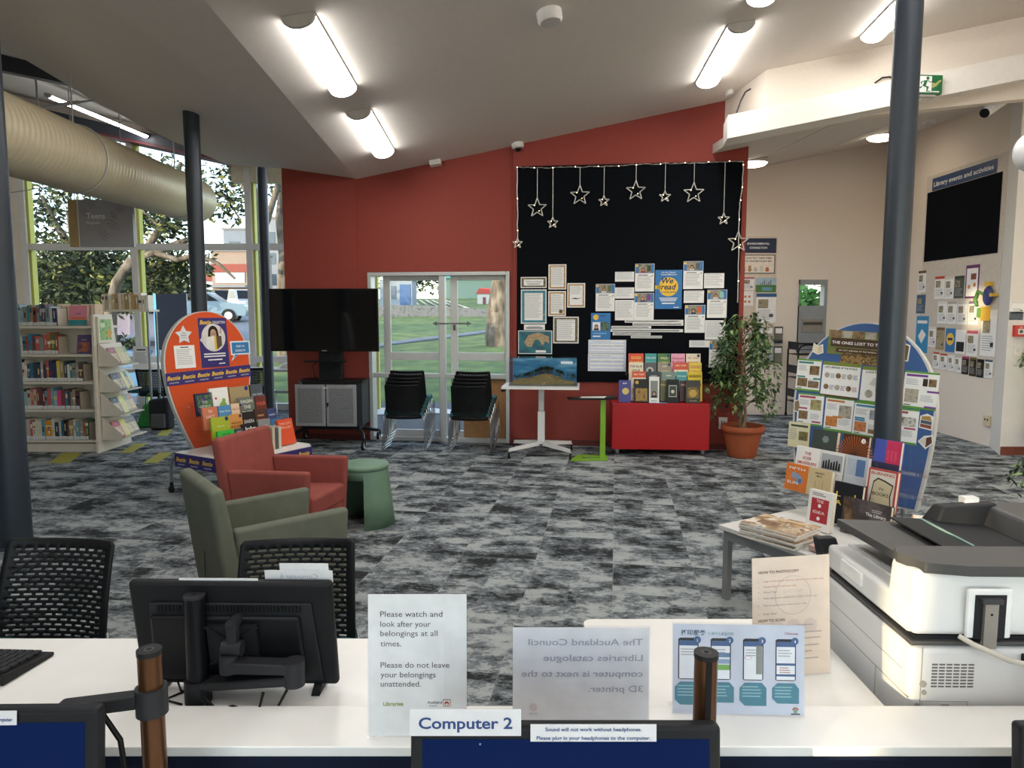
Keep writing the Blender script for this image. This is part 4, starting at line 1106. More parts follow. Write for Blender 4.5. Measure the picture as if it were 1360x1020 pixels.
b = MB(); b.box(-.03, .03, -.222, -.215, .715, .735, C('d5d6d8', .3, .6)); b.build('latch', tr)
b = MB(); b.cyl((.028, -.225, .53), (.028, -.21, .53), .016, CHROME); b.box(.022, .034, -.24, -.22, .50, .55, BLACK); b.build('door_lock', tr)
b = MB(); b.box(-.36, .36, -.05, .25, .2, .25, BLACKM); b.build('base', tr)
for sx in (-1, 1):
    b = MB(); b.tube([(sx * .3, .02, .22), (sx * .42, -.12, .16), (sx * .48, -.3, .12)], .022, BLACKM); b.tube([(sx * .3, .1, .22), (sx * .42, .24, .16), (sx * .47, .36, .13)], .022, BLACKM); b.build('leg', tr)
    for y in (-.33, .38):
        x = sx * .48
        b = MB(); b.cyl((x - .015, y, .05), (x + .015, y, .05), .05, RUBBER, n=20); b.cyl((x - .018, y, .05), (x + .018, y, .05), .034, C('c7d3d0', .3)); b.tube([(x, y + .03, .13), (x + .02, y + .02, .1), (x + .022, y, .05)], .011, BLACKM); b.build('caster', tr)
b = MB(); b.tube([(-.1, -.03, 1.08), (-.2, -.06, .98), (-.18, -.05, .85), (-.12, -.04, .8)], .006, BLACK); b.tube([(.03, -.03, 1.1), (.06, -.06, .95), (-.02, -.05, .9), (.05, -.05, .83)], .005, BLACK); b.build('cable', tr)

# ================================================================ perforated back chairs
TEAL = C('1f6a6c', .8, var=.08, scale=80)
def back_mesh(w=.41, h=.42, taper=.03, rows=21, cols=9, edge=.03):
    """perforated plastic back with staggered slots, curved a little; x across, z up, front towards +y"""
    nx = cols * 4; xsv = [-w / 2, -w / 2 + edge * .5] + [-w / 2 + edge + (w - 2 * edge) * i / nx for i in range(nx + 1)] + [w / 2 - edge * .5, w / 2]
    zs = [0, edge * .6]
    for r in range(rows):
        z0 = edge + (h - 2 * edge) * r / rows; zs += [z0 + (h - 2 * edge) / rows * .3, z0 + (h - 2 * edge) / rows * .72]
    zs += [h - edge * .5, h]
    vs = []; fs = []
    for z in zs:
        k = 1 - taper * 2 * (z / h - .5) + (-.06 if z > h - .001 else 0)
        for x in xsv:
            X = x * k; vs.append((X, -.09 * (1 - (2 * x / w) ** 2) * .45 - .05 * (z / h) ** 2 + .02, z))
    nX = len(xsv)
    for j in range(len(zs) - 1):
        for i in range(nX - 1):
            hole = False
            if j >= 2 and j % 2 == 0 and j < 2 + rows * 2 and 2 <= i < nX - 3:
                c = (i - 2 + (2 if (j // 2) % 2 else 0)) % 4
                hole = c in (0, 1, 2)
            if not hole: fs.append((j * nX + i, j * nX + i + 1, (j + 1) * nX + i + 1, (j + 1) * nX + i))
    return vs, fs
BV, BF = back_mesh()
BKP = C('17181a', .45, var=.1)
def make_chair(label, loc, rz, group, legs=True):
    """front of the chair towards +y"""
    t = thing('stacking_chair', label, 'chair', loc=loc, rz=rz, group=group)
    b = MB(); b.T = Matrix.Translation((0, -.2, .385)) @ Matrix.Rotation(math.radians(8), 4, 'X'); b.add(BV, BF, BKP, True); b.build('backrest', t, solid=.008)
    b = MB(); b.prism([(-.22, -.2), (.22, -.2), (.23, .1), (.2, .22), (-.2, .22), (-.23, .1)], (.43, .47), TEAL); b.build('seat', t, bev=.015)
    b = MB(); b.box(-.2, .2, -.19, .19, .415, .43, BKP); b.build('seat_pan', t)
    for sx in (-1, 1):
        b = MB(); x = sx * .235
        b.tube([(x * .9, -.2, .5), (x, -.17, .41), (x * 1.0, .1, .41), (x * 1.02, .17, .38), (x * 1.04, .2, .03), (x * 1.04, .17, .012), (x * 1.06, -.2, .012), (x * 1.06, -.235, .03), (x, -.18, .41)], .0062, CHROME, n=8)
        b.build('sled_leg', t)
    return t
# two stacks in front of the door, backs towards us
CHAIR = None
pos = [(GZ(537, 601), 'stack of chairs left of the door middle'), (GZ(626, 604), 'stack of chairs right of the door middle')]
for si, (p, lb) in enumerate(pos):
    for k in range(5):
        L = '%s black backed chair from the floor in the %s stack by the glass door' % (ordinal(k), ['left', 'right'][si])
        loc = (p.x + .012 * k + .0, p.y + .25 + .03 * k, .038 * k + .004)
        rz = math.radians(-3 - 3 * si)
        if CHAIR is None:
            CHAIR = make_chair(L, loc, rz, 'stacked chairs by the glass door')
        else: dup(CHAIR, loc, rz, L, 'stacked chairs by the glass door')

# ================================================================ small tables in front of the red wall
p = GZ(720, 600); WTC = C('e6e6e4', .35, var=.015)
mt = thing('mobile_table', 'white mobile table on casters carrying the glass model case', 'table', loc=(.335, 8.05, 0), rz=math.radians(-6))
b = MB(); b.prism([(-.43, -.27), (.43, -.27), (.43, .27), (-.43, .27)], (.775, .8), WTC); b.build('table_top', mt, bev=.012)
b = MB(); b.box(-.04, .04, -.03, .03, .12, .5, WTC); b.box(-.032, .032, -.024, .024, .5, .775, C('cfcfcd', .35)); b.build('column', mt, bev=.006)
b = MB()
for sx in (-1, 1):
    for sy in (-1, 1):
        b.hexa([(sx * .02, sy * .02 - .035, .11), (sx * .34, sy * .27 - .03, .08), (sx * .34, sy * .27 + .03, .08), (sx * .02, sy * .02 + .035, .11), (sx * .02, sy * .02 - .035, .16), (sx * .34, sy * .27 - .03, .11), (sx * .34, sy * .27 + .03, .11), (sx * .02, sy * .02 + .035, .16)], WTC)
b.build('foot', mt)
for sx in (-1, 1):
    for sy in (-1, 1):
        b = MB(); x, y = sx * .34, sy * .27; b.cyl((x - .012, y, .038), (x + .012, y, .038), .037, RUBBER); b.cyl((x, y, .04), (x, y, .085), .012, ALU); b.cyl((x - .014, y, .038), (x + .014, y, .038), .018, C('9a9c9e', .4)); b.build('caster', mt)
b = MB(); b.box(-.44, -.40, -.2, .0, .74, .765, BLACK); b.build('height_lever', mt)
gc = thing('model_case', 'clear case holding a wooded headland model on the white table', 'display case', loc=(.36, 8.05, .802), rz=math.radians(-6))
b = MB(); b.box(-.38, .38, -.16, .16, 0, .012, C('5a5d60', .5)); b.build('base', gc)
b = MB()
for q in ((-.38, .38, -.16, -.156), (-.38, -.376, -.156, .16), (.376, .38, -.156, .16), (-.376, .376, .156, .16)): b.box(*q, .012, .31, ACRYLIC)
b.box(-.38, .38, -.16, .16, .31, .315, ACRYLIC); b.build('clear_cover', gc)
b = MB(); b.box(-.37, .37, .145, .153, .012, .3, ramp_mat(['1f5c86', '2f7ba8', '7fb2c8'], 3, .6, 2, (1, 1, 4))); b.build('backdrop', gc)
b = MB(); rnd = random.Random(2); vs = []; fs = []
NX, NY = 30, 10
for j in range(NY + 1):
    for i in range(NX + 1):
        x = -.35 + .7 * i / NX; y = -.14 + .27 * j / NY
        hgt = .02 + .10 * math.exp(-((x - .03) / .2) ** 2) * math.sin(PI * j / NY) + .02 * rnd.random() * math.sin(PI * j / NY) + .03 * math.exp(-((x + .25) / .08) ** 2)
        if j in (0,) : hgt = .015
        vs.append((x, y, hgt))
for j in range(NY):
    for i in range(NX): fs.append((j * (NX + 1) + i, j * (NX + 1) + i + 1, (j + 1) * (NX + 1) + i + 1, (j + 1) * (NX + 1) + i))
b.add(vs, fs, ramp_mat(['3d4a2a', '7d6a44', '5b5a34', '9c8558'], 24, .8, 4)); b.build('terrain', gc)
b = MB()
for i in range(46):
    x = rnd.gauss(.02, .15); y = rnd.uniform(-.02, .12); x = max(-.33, min(.33, x)); z = .03 + .1 * math.exp(-((x - .03) / .2) ** 2)
    b.cyl((x, y, z), (x, y, z + .05), .003, BARK, n=5); leaves(b, (x, y, z + .06), (.022, .02, .016), 26, .02, LEAFS[:3], rnd)
b.build('model_trees', gc)
b = MB(); b.box(.2, .33, -.1645, -.161, .25, .28, C('d8e6f0', .5)); b.build('sticker', gc)
# green laptop stand
LG = C('7fb02e', .4, var=.03)
ls = thing('laptop_stand', 'lime green side table with black top beside the red display box', 'table', loc=(.95, 7.85, 0))
b = MB(); b.prism([(-.34, -.02), (.14, .14), (.2, .1), (.22, -.06), (.02, -.12), (-.3, -.12)], (.665, .685), C('1d1c1e', .5)); b.build('table_top', ls, bev=.004)
b = MB(); b.box(.03, .09, -.03, -.0, .02, .665, LG); b.build('post', ls, bev=.004)
b = MB(); base_o = [(-.31, -.2), (.1, -.17), (.12, .04), (-.2, .08)]; base_i = [(-.2, -.14), (.02, -.12), (.03, -.02), (-.15, .02)]
for i in range(4):
    j = (i + 1) % 4; b.slab([(*base_o[i], .004), (*base_o[j], .004), (*base_i[j], .004), (*base_i[i], .004)], (0, 0, .018), LG)
b.build('base_loop', ls)
b = MB(); b.slab([(-.2, -.09, 0), (.06, -.1, 0), (.1, .03, 0), (-.18, .01, 0)], (0, 0, .004), PAPER); b.lines(-.15, -.02, .18, 4, .016, GREYINK, .0045)
tag(b.build('paper_sheet', mw=Matrix.Translation((.95, 7.85, .6855))), 'loose white papers on the black top of the green side table', 'paper')
# red box on casters
RB = C('ae1119', .35, var=.04)
rb = thing('display_box', 'red box plinth on casters under the standing books', 'plinth', loc=(1.68, 7.96, 0), rz=math.radians(-4))
b = MB(); b.box(-.545, .545, 0, .45, .07, .6, RB); b.build('body', rb, bev=.004)
for sx in (-1, 1):
    for y in (.05, .4):
        x = sx * .48
        b = MB(); b.cyl((x - .012, y, .034), (x + .012, y, .034), .034, C('55585c', .4)); b.box(x - .02, x + .02, y - .03, y + .03, .055, .07, CHROME); b.box(x - .018, x - .013, y - .02, y + .02, .02, .06, CHROME); b.box(x + .013, x + .018, y - .02, y + .02, .02, .06, CHROME); b.build('caster', rb)

# ---------------------------------------------------------------- books shown face out
def open_book(label, M, w, h, t, col, draw=None, group=None, name='book'):
    """x across the cover, y up, z out of the front cover"""
    o = thing(name, label, 'book', mw=M, group=group)
    b = MB(); c = C(col, .4, var=.02)
    b.box(0, w, 0, h, t - .003, t, c); b.box(0, w, 0, h, 0, .003, c); b.box(0, .004, 0, h, .003, t - .003, c)
    if draw: draw(b, w, h, t + .0006)
    b.build('cover', o)
    b = MB(); b.box(.004, w - .004, .004, h - .004, .003, t - .003, C('e6dcc4', .8, var=.08, scale=300)); b.build('pages', o)
    return o
def cov(title=None, tc='ffffff', ty=.7, ts=.12, band=None, extra=None, sub=None):
    def d(b, w, h, z):
        if band: b.rect(0, h * band[1], w, h * band[2], C(band[0], .5), z)
        if extra: extra(b, w, h, z + .0003)
        if title:
            for i, s in enumerate(title.split('|')):
                b.text(s, w * .5, h * (ty - i * ts * 1.25), h * ts, C(tc, .5), z + .0008, .012, 'CENTER', width=min(w * .86, h * ts * .62 * len(s)))
        if sub: b.rect(w * .3, h * .06, w * .4, h * .03, C(sub, .5), z + .0008)
    return d
def dot(b, w, h, z): b.disc(w * .85, h * .9, w * .1, C('23306b', .5), z + .001, 14)
def pic(cols, sc=18, y0=.1, y1=.6, x0=.1, x1=.9):
    def e(b, w, h, z): b.rect(w * x0, h * y0, w * (x1 - x0), h * (y1 - y0), ramp_mat(cols, sc, .5), z)
    return e
def two(*fs):
    def e(b, w, h, z):
        for i, f in enumerate(fs): f(b, w, h, z + .0003 * i)
    return e
# acrylic stepped rack on the red box, facing the room
def lean_frame(P, ex, tilt):
    """book frame with its foot at P, along ex, leaning back by tilt"""
    ex = Vector(ex).normalized(); out = ex.cross(UP).normalized()
    ey = UP * math.cos(tilt) - out * math.sin(tilt)
    return frame(P, ex, ey)
rackdir = Vector((math.cos(math.radians(-4)), math.sin(math.radians(-4)), 0))
RO = Vector((1.68, 7.96, .602))
def rk(x, d, z): return RO + rackdir * x + Vector((-rackdir.y, rackdir.x, 0)) * d + UP * z
t = thing('acrylic_rack', 'clear stepped book rack standing on the red box', 'rack', loc=RO, rz=math.radians(-4))
tiers = [(.36, .30), (.285, .20), (.21, .10), (.135, .005)]
b = MB()
for d, z in tiers: b.box(-.38, .46, d - .03, d + .035, z, z + .004, ACRYLIC); b.box(-.38, .46, d + .03, d + .034, z, z + .12, ACRYLIC)
b.build('tier', t)
for x in (-.385, .455):
    b = MB(); b.T = Matrix.Rotation(PI / 2, 4, 'X') @ Matrix.Identity(4); b.T = Matrix(((0, 0, 1, x), (1, 0, 0, 0), (0, 1, 0, 0), (0, 0, 0, 1)))
    b.prism([(.1, 0), (.4, 0), (.4, .36), (.33, .36), (.1, .05)], (0, .005), ACRYLIC); b.build('side_panel', t)
def tierbooks(rowi, items, label_row):
    d, z = tiers[rowi]
    for (x0, x1, y0, col, lb, dr_) in items:
        u0, u1, v0 = 660 + x0 / 3.642, 660 + x1 / 3.642, 340 + y0 / 3.642
        Y = RO.y + d
        a = PX(u0, v0, Y); c = PX(u1, v0, Y)
        x = (a - RO).dot(rackdir); w = max(.08, (c - a).dot(rackdir) - .006)
        hh = min(.235, max(.17, a.z - (RO.z + z + .004)))
        M = lean_frame(rk(x, d - .012, z + .005), rackdir, math.radians(7))
        open_book(lb, M, w, hh, .018, col, dr_, 'books on the red box')
GOLD = 'c9a24a'
tierbooks(0, [(638, 713, 445, 'd8482c', 'red and yellow book at the left end of the back row on the red box', cov('GOOD|TIMES', 'f4d447', .72, .2, ('e9c63c', 0, .25))),
              (718, 775, 457, '3f9a98', 'teal book second from the left in the back row on the red box', cov('THE LAKE', 'e8f0ec', .75, .1, extra=pic(['2e7d80', '6cc0b8', '3f9a98']))),
              (778, 840, 447, '4f7d45', 'green jungle covered book in the middle of the back row on the red box', cov('WILD', 'f0e8b0', .72, .14, extra=two(pic(['2d5a34', '7fa84e', 'd0c25a'], 22), dot))),
              (843, 911, 445, 'eaa6bf', 'pink book reading Elizabeth in the back row on the red box', cov('Elizabeth|& others', 'b03060', .72, .13)),
              (914, 985, 445, 'efe0c8', 'cream and orange book at the right end of the back row on the red box', cov('HEY, ZOEY', 'b0503a', .75, .1, extra=two(pic(['efe0c8', 'd9824c', 'f4ead8'], 12), dot)))], 0)
tierbooks(1, [(640, 711, 490, 'e9dcc0', 'beige book reading The Blue at the left of the second row on the red box', cov('THE BLUE|HOUR', '3a3a34', .75, .16)),
              (714, 775, 499, '56565a', 'dark grey book with a pale round picture in the second row on the red box', cov(None, extra=lambda b, w, h, z: (b.disc(w * .45, h * .6, w * .3, C('b9b8b4'), z), b.disc(w * .45, h * .6, w * .15, C('3a3a3c'), z + .0004)))),
              (778, 845, 490, '9a8d78', 'sandy landscape book in the middle of the second row on the red box', cov('LAND', 'f4efe4', .78, .09, extra=two(pic(['a89878', 'c9bb9c', '6f6a5a'], 10), dot))),
              (855, 926, 490, 'd6542c', 'orange cassette book at the right of the second row on the red box', cov('MIX TAPE', 'fff0d8', .82, .1, ('efe0c8', .35, .3), lambda b, w, h, z: (b.disc(w * .3, h * .5, w * .1, C('d6542c'), z + .001), b.disc(w * .7, h * .5, w * .1, C('d6542c'), z + .001)))),
              (929, 990, 490, 'e8d24a', 'yellow and pink book at the right end of the second row on the red box', cov('GOOD|GIRLS', 'c02060', .72, .2))], 1)
tierbooks(2, [(655, 724, 537, 'd6542c', 'orange cassette tape book at the left of the third row on the red box', cov('MIX TAPE', 'fff0d8', .82, .1, ('efe0c8', .4, .3), lambda b, w, h, z: (b.disc(w * .3, h * .55, w * .1, C('d6542c'), z + .001), b.disc(w * .7, h * .55, w * .1, C('d6542c'), z + .001)))),
              (726, 795, 540, '34383e', 'dark grey starry book in the third row on the red box', cov('NIGHT', 'c9ced4', .75, .1, extra=pic(['23262b', '4d545c', '8a929a'], 40))),
              (798, 865, 549, '7a8f84', 'grey green brush painted book in the third row on the red box', cov('FJORD', 'f4f4ec', .78, .08, extra=pic(['5f7a74', 'a8b8a8', '3e5652'], 14))),
              (867, 920, 551, '3d9b9c', 'teal book fourth along the third row on the red box', cov('THE LAKE', 'e8f0ec', .75, .1, extra=pic(['2e7d80', '6cc0b8', '3f9a98']))),
              (923, 993, 537, 'e6c828', 'yellow book reading Barbara at the right end of the third row on the red box', cov('BARBARA', '2a2420', .72, .2, ('2a2420', .1, .1)))], 2)
tierbooks(3, [(645, 720, 577, 'f0dcc4', 'cream and peach book behind the tilted dark book on the red box', cov('LOVE', 'c05a3a', .72, .16, extra=pic(['f0dcc4', 'e8a07a', 'f4e8d8']))),
              (790, 822, 595, '6a6b3c', 'olive book squeezed between the portrait and framed books on the red box', cov('Olive', 'e8d8a0', .75, .1)),
              (884, 914, 600, '4a2c2c', 'dark red book between the framed and the gold books on the red box', cov('RED', 'e8c0b0', .75, .12)),
              (925, 993, 587, 'e6c828', 'second yellow Barbara book, low at the right of the red box rack', cov('BARBARA', '2a2420', .75, .2))], 3)
# books standing free along the front edge of the red box
front = [(592, 652, 603, '3c3a86', 'purple blue book at the left front of the red box', cov('MAP', 'e8e4f4', .82, .1, extra=lambda b, w, h, z: b.disc(w * .55, h * .5, w * .28, C('d8c070'), z)), 8),
         (666, 738, 597, '2c2a28', 'dark gold patterned book tilting at the front of the red box', cov(None, extra=two(pic(['2c2a28', 'a8843a', '3a342c'], 26, .05, .6), lambda b, w, h, z: b.disc(w * .2, h * .85, w * .12, C(GOLD), z))), 12),
         (738, 788, 585, 'ecebe6', 'white book with a dark portrait at the front of the red box', cov('TRULY', '3a3634', .04, .08, extra=lambda b, w, h, z: (b.rect(w * .14, h * .18, w * .72, h * .66, C('8a8a86'), z), head_shot(b, w * .5, h * .2, w * .62, z + .0004, '2a2624', 'b89a88', '2a2a30'))), 5),
         (821, 882, 598, '2b2a2c', 'charcoal book with a pale framed figure at the front of the red box', cov(None, extra=lambda b, w, h, z: (b.rect(w * .18, h * .25, w * .64, h * .5, C('cfc8bc'), z), b.rect(w * .22, h * .28, w * .56, h * .44, C('3a4a40'), z + .0004), b.disc(w * .5, h * .48, w * .14, C('d8ccb8'), z + .0008))), 4),
         (913, 984, 601, '38352f', 'dark book with sparkling gold emblem at the right front of the red box', cov('THE GOLDEN', 'd8cba0', .08, .05, extra=two(pic(['38352f', '8a7440', '26241f'], 30, .2, .7), lambda b, w, h, z: b.disc(w * .5, h * .42, w * .28, C(GOLD), z, 9))), 5)]
for x0, x1, y0, col, lb, dr_, tl in front:
    Y = 8.0
    a = PX(660 + x0 / 3.642, 340 + y0 / 3.642, Y); c = PX(660 + x1 / 3.642, 340 + y0 / 3.642, Y)
    x = (a - RO).dot(rackdir); w = (c - a).dot(rackdir) - .004
    open_book(lb, lean_frame(rk(x, .05, .001), rackdir, math.radians(tl)), w, max(.17, a.z - RO.z), .022, col, dr_, 'books on the red box')
b = MB(); b.box(0, .2, 0, .06, 0, .003, C('5fa6d8', .5)); b.rect(.02, .02, .12, .02, C('e8d24a'), .0035)
tag(b.build('leaflet', mw=Matrix.Translation(rk(-.13, .005, .0005)) @ Matrix.Rotation(math.radians(-4), 4, 'Z')), 'blue leaflet lying flat on the front edge of the red box', 'leaflet')

# ================================================================ potted figs
TERRA = C('a4532f', .7, var=.08, scale=30)
def pot_plant(label, X, Y, r, ph, H, R, n, seed, lean=(0, 0), leafm=None, trunk=True):
    t = thing('potted_plant', label, 'plant', loc=(X, Y, 0))
    b = MB(); b.lathe([(0, .0), (r * .62, 0), (r * .66, .02), (r * .9, ph * .78), (r * .9, ph * .8), (r, ph * .8), (r * 1.02, ph * .88), (r, ph), (r * .93, ph), (r * .88, ph * .86), (r * .86, ph * .84)], TERRA, n=36); b.build('pot', t)
    b = MB(); b.lathe([(0, ph * .88), (r * .5, ph * .89), (r * .89, ph * .86)], C('4a3626', .95, var=.3, scale=60)); b.build('soil', t)
    rnd = random.Random(seed)
    b = MB()
    for k in range(3):
        pts = []
        for i in range(12):
            f = i / 11; a = f * 9 + k * 2.1; q = .035 * (1 - f * .5)
            pts.append((q * math.cos(a) + lean[0] * f * .5, q * math.sin(a) + lean[1] * f * .5, ph * .85 + (H - ph) * .75 * f))
        b.tube(pts, [.018 * (1 - .6 * i / 11) for i in range(12)], C('8a7358', .8, var=.2), n=7)
    b.build('trunk', t)
    b = MB(); lf = MB(); tips = []
    for k in range(n):
        f = (k + .5) / n; z = ph + (H - ph) * (.22 + .75 * f); a = k * 2.4 + rnd.random()
        reach = R * (1.0 - .55 * abs(f - .35) / .65) * (.7 + .5 * rnd.random())
        p0 = Vector((lean[0] * f * .5, lean[1] * f * .5, z - .12)); d = Vector((math.cos(a), math.sin(a), 0))
        pts = [p0, p0 + d * reach * .5 + UP * .12, p0 + d * reach * .85 + UP * .1, p0 + d * reach + UP * (-.04 - .1 * rnd.random())]
        b.tube(pts, [.006, .005, .0035, .002], C('6a5a40', .8), n=5)
        for i in range(46):
            s_ = .25 + .75 * rnd.random(); seg = min(2, int(s_ * 3)); q = pts[seg].lerp(pts[seg + 1], s_ * 3 - seg)
            dd_ = (d * rnd.uniform(-.2, 1) + d.cross(UP) * rnd.uniform(-1, 1) + UP * rnd.uniform(-.9, .3)).normalized()
            q = q + Vector((rnd.gauss(0, .022), rnd.gauss(0, .022), rnd.gauss(0, .03)))
            L = rnd.uniform(.055, .085); sd = dd_.cross(UP + Vector((rnd.gauss(0, .3), rnd.gauss(0, .3), 0))).normalized() * L * .25; nn = sd.cross(dd_) * .25
            m = leafm[int(rnd.random() ** 1.3 * len(leafm))]
            lf.add([q, q + dd_ * L * .4 + sd + nn * .3, q + dd_ * L - UP * L * .15, q + dd_ * L * .4 - sd + nn * .3, q + dd_ * L * .45 - nn * .4], [(0, 1, 4), (1, 2, 4), (2, 3, 4), (3, 0, 4)], m, True)
    b.build('branches', t); lf.build('foliage', t)
    return t
FIGL = [C('2f4a2a', .45, var=.2), C('3f6136', .45, var=.2), C('5a7a44', .5, var=.2), C('86a064', .5, var=.2)]
p = GZ(985, 606)
pot_plant('weeping fig in a terracotta pot at the end of the red wall', p.x, p.y, .235, .36, 1.62, .46, 40, 11, (-.04, 0), FIGL)
pot_plant('leafy plant in a terracotta pot cut off by the right edge of the photo', 6.03, 7.82, .22, .34, 1.5, .5, 22, 12, (-.05, 0), FIGL)
pot_plant('low leafy plant at the right edge behind the printer', 3.95, 4.9, .2, .3, .75, .42, 12, 13, (-.1, 0), FIGL)
# ================================================================ tall display boards
def egg(w, zb, zm, zt, nb, n=16):
    """half widths from the foot at zb to the top at zt, widest at zm; outline counter-clockwise from lower left"""
    r = []
    for i in range(n + 1):
        z = zb + (zm - zb) * i / n; f = 1 - (zm - z) / (zm - zb); r.append((w / 2 * (nb + (1 - nb) * math.sin(f * PI / 2)), z))
    for i in range(1, n + 1):
        a = PI / 2 * i / n; r.append((w / 2 * math.cos(a), zm + (zt - zm) * math.sin(a)))
    return [(-x, z) for x, z in r][::-1][:-0 or None] , r
def board_outline(w, zb, zm, zt, nb):
    l, r = egg(w, zb, zm, zt, nb)
    pts = r[:]                      # up the right side to the top
    pts += [p for p in l[1:]]       # down the left side
    return pts
def display_board(name, label, loc, rz, w, zb, zm, zt, nb, face, tilt):
    t = thing(name, label, 'display board', loc=loc, rz=rz)
    T = Matrix.Translation((0, 0, zb)) @ Matrix.Rotation(-tilt, 4, 'X') @ Matrix.Translation((0, 0, -zb))
    pts = board_outline(w, zb, zm, zt, nb)
    b = MB(); b.T = T @ Matrix.Rotation(PI / 2, 4, 'X')
    b.prism(pts, (-.04, 0.0), C('c9c8c4', .5)); b.build('edge_rim', t)
    b = MB(); b.T = T @ Matrix.Rotation(PI / 2, 4, 'X')
    k = .965
    b.prism([(x * k, zb + .012 + (z - zb) * .985 ) for x, z in pts], (-.02, .004), face); b.build('face_panel', t)
    # frame of the face in world space: x to the right, y up the board, z out
    F = Matrix.Translation(loc) @ Matrix.Rotation(rz, 4, 'Z') @ T @ Matrix.Rotation(PI / 2, 4, 'X')
    return t, F
ORANGE = C('d4501d', .8, var=.03, scale=120, bump=.05); BLUEF = C('3f5f94', .85, var=.04, scale=150, bump=.05)
OR_LOC = Vector((-2.70, 6.42, 0)); OR_RZ = math.radians(60)
ot, OF = display_board('display_board', 'tall orange egg shaped display board with books on its white shelf', OR_LOC, OR_RZ, .9, .40, 1.16, 1.63, .52, ORANGE, math.radians(4))
ex = Vector((math.cos(OR_RZ), math.sin(OR_RZ), 0)); eo = ex.cross(UP)      # along the board, out into the room
SHW = C('dedcd6', .4, var=.02); PURP = C('32286e', .5)
b = MB(); b.prism([(-.44, -.03), (-.44, -.72), (-.37, -.82), (.36, -.82), (.44, -.72), (.44, -.03)], (.395, .42), SHW); b.build('shelf_top', ot)
def beste(b, n, w, h, z):
    for i in range(n):
        x = w * (i + .5) / n
        b.text('Bestie', x, h * .42, h * .46, YELP, z, .02, 'CENTER', .3); b.text('COLLECTION', x, h * .16, h * .13, WHITE, z, .01, 'CENTER')
b = MB()
for P, e, w, n in (((-.445, -.03, .30), (0, -1, 0), .69, 4), ((-.37, -.825, .30), (1, 0, 0), .73, 4), ((.445, -.72, .30), (0, 1, 0), .69, 4), ((-.445, -.72, .30), (.075, -.105, 0), .125, 0), ((.365, -.825, .30), (.08, .105, 0), .125, 0)):
    b.T = frame(P, e, (0, 0, 1)); b.box(0, w, 0, .115, -.008, .001, PURP)
    if n: beste(b, n, w, .115, .002)
b.build('lettered_fascia', ot)
for x, y in ((-.40, -.1), (-.34, -.74), (.34, -.74), (.40, -.1)):
    b = MB(); b.box(x - .018, x + .018, y - .018, y + .018, 0, .395, GREYLEG); b.build('leg', ot)
for x in (-.3, .3):
    b = MB(); b.tube([(x, -.02, .36), (x, .1, .37), (x, .2, .33), (x, .24, .24), (x, .245, .1)], .014, GREYLEG); b.build('rear_leg', ot)
    b = MB(); b.cyl((x - .012, .25, .03), (x + .012, .25, .03), .029, RUBBER); b.cyl((x, .245, .03), (x, .245, .1), .016, RUBBER); b.build('caster', ot)
def on_face(F, name, label, cat, x, y, w, h, draw, m=None, rot=0.0, out=.0045, th=.002, group=None):
    b = MB(); b.box(0, w, 0, h, 0, th, m or PAPER); draw and draw(b, w, h, th + .0006)
    o = b.build(name, mw=F @ Matrix.Translation((x, y, out)) @ Matrix.Rotation(rot, 4, 'Z')); return tag(o, label, cat, group)
def bposter(b, w, h, z):
    b.rect(0, 0, w, h, PURP, z)
    b.text('Bestie', w * .06, h * .87, h * .12, YELP, z + .0005, .02, 'LEFT', .3, width=w * .4); b.text('COLLECTION', w * .5, h * .885, h * .07, WHITE, z + .0005, .015, width=w * .45)
    cx, cy, r = w * .5, h * .6, w * .42
    b.disc(cx, cy, r, C('d9d6d2', .6), z + .0005, 32); b.pol([(cx - r * 1.15, cy - .02), (cx - r * .9, cy + .02), (cx - r * .9, cy - .05)], C('d9d6d2', .6), z + .0005)
    # reader: dark hair, face, glasses, open yellow book
    b.disc(cx, cy + r * .36, r * .42, C('2c1f1c', .6), z + .001, 20, r * .5); b.pol([(cx - r * .42, cy + r * .4), (cx + r * .42, cy + r * .4), (cx + r * .5, cy - r * .35), (cx - r * .5, cy - r * .35)], C('2c1f1c', .6), z + .001)
    b.disc(cx, cy + r * .25, r * .26, C('caa085', .6), z + .0014, 18, r * .36)
    for s_ in (-1, 1): b.disc(cx + s_ * r * .12, cy + r * .28, r * .1, C('3a2f2c', .4), z + .0017, 12); b.disc(cx + s_ * r * .12, cy + r * .28, r * .07, C('c8a890', .4), z + .0019, 12)
    b.pol([(cx - r * .62, cy - r * .75), (cx + r * .05, cy - r * .9), (cx + r * .05, cy + r * .12), (cx - r * .62, cy + r * .05)], C('e4e2dc', .6), z + .0022)
    b.pol([(cx + r * .05, cy - r * .9), (cx + r * .22, cy - r * .88), (cx + r * .22, cy + r * .12), (cx + r * .05, cy + r * .12)], C('e0b52e', .6), z + .0022)
    b.pol([(cx + r * .22, cy - r * .88), (cx + r * .66, cy - r * .6), (cx + r * .66, cy + r * .1), (cx + r * .22, cy + r * .12)], C('57483a', .6), z + .0022)
    b.pol([(cx + r * .5, cy + r * .3), (cx + r * .62, cy + r * .72), (cx + r * .72, cy + r * .7), (cx + r * .68, cy + r * .25)], C('c49a80', .6), z + .0022)
    for k in range(2): b.rect(w * .12, h * (.26 - .05 * k), w * .76, h * .025, WHITE, z + .0005)
    b.rect(w * .25, h * .14, w * .5, h * .025, WHITE, z + .0005); b.rect(w * .62, h * .06, w * .22, h * .02, WHITE, z + .0005)
on_face(OF, 'poster', 'purple poster of a reader behind a yellow book on the orange board', 'poster', -.09, 1.12, .30, .45, bposter)
b = MB(); pts = []
for k in range(10):
    r = .085 if k % 2 == 0 else .045; a = PI / 2 + k * PI / 5; pts.append((r * math.cos(a), r * math.sin(a)))
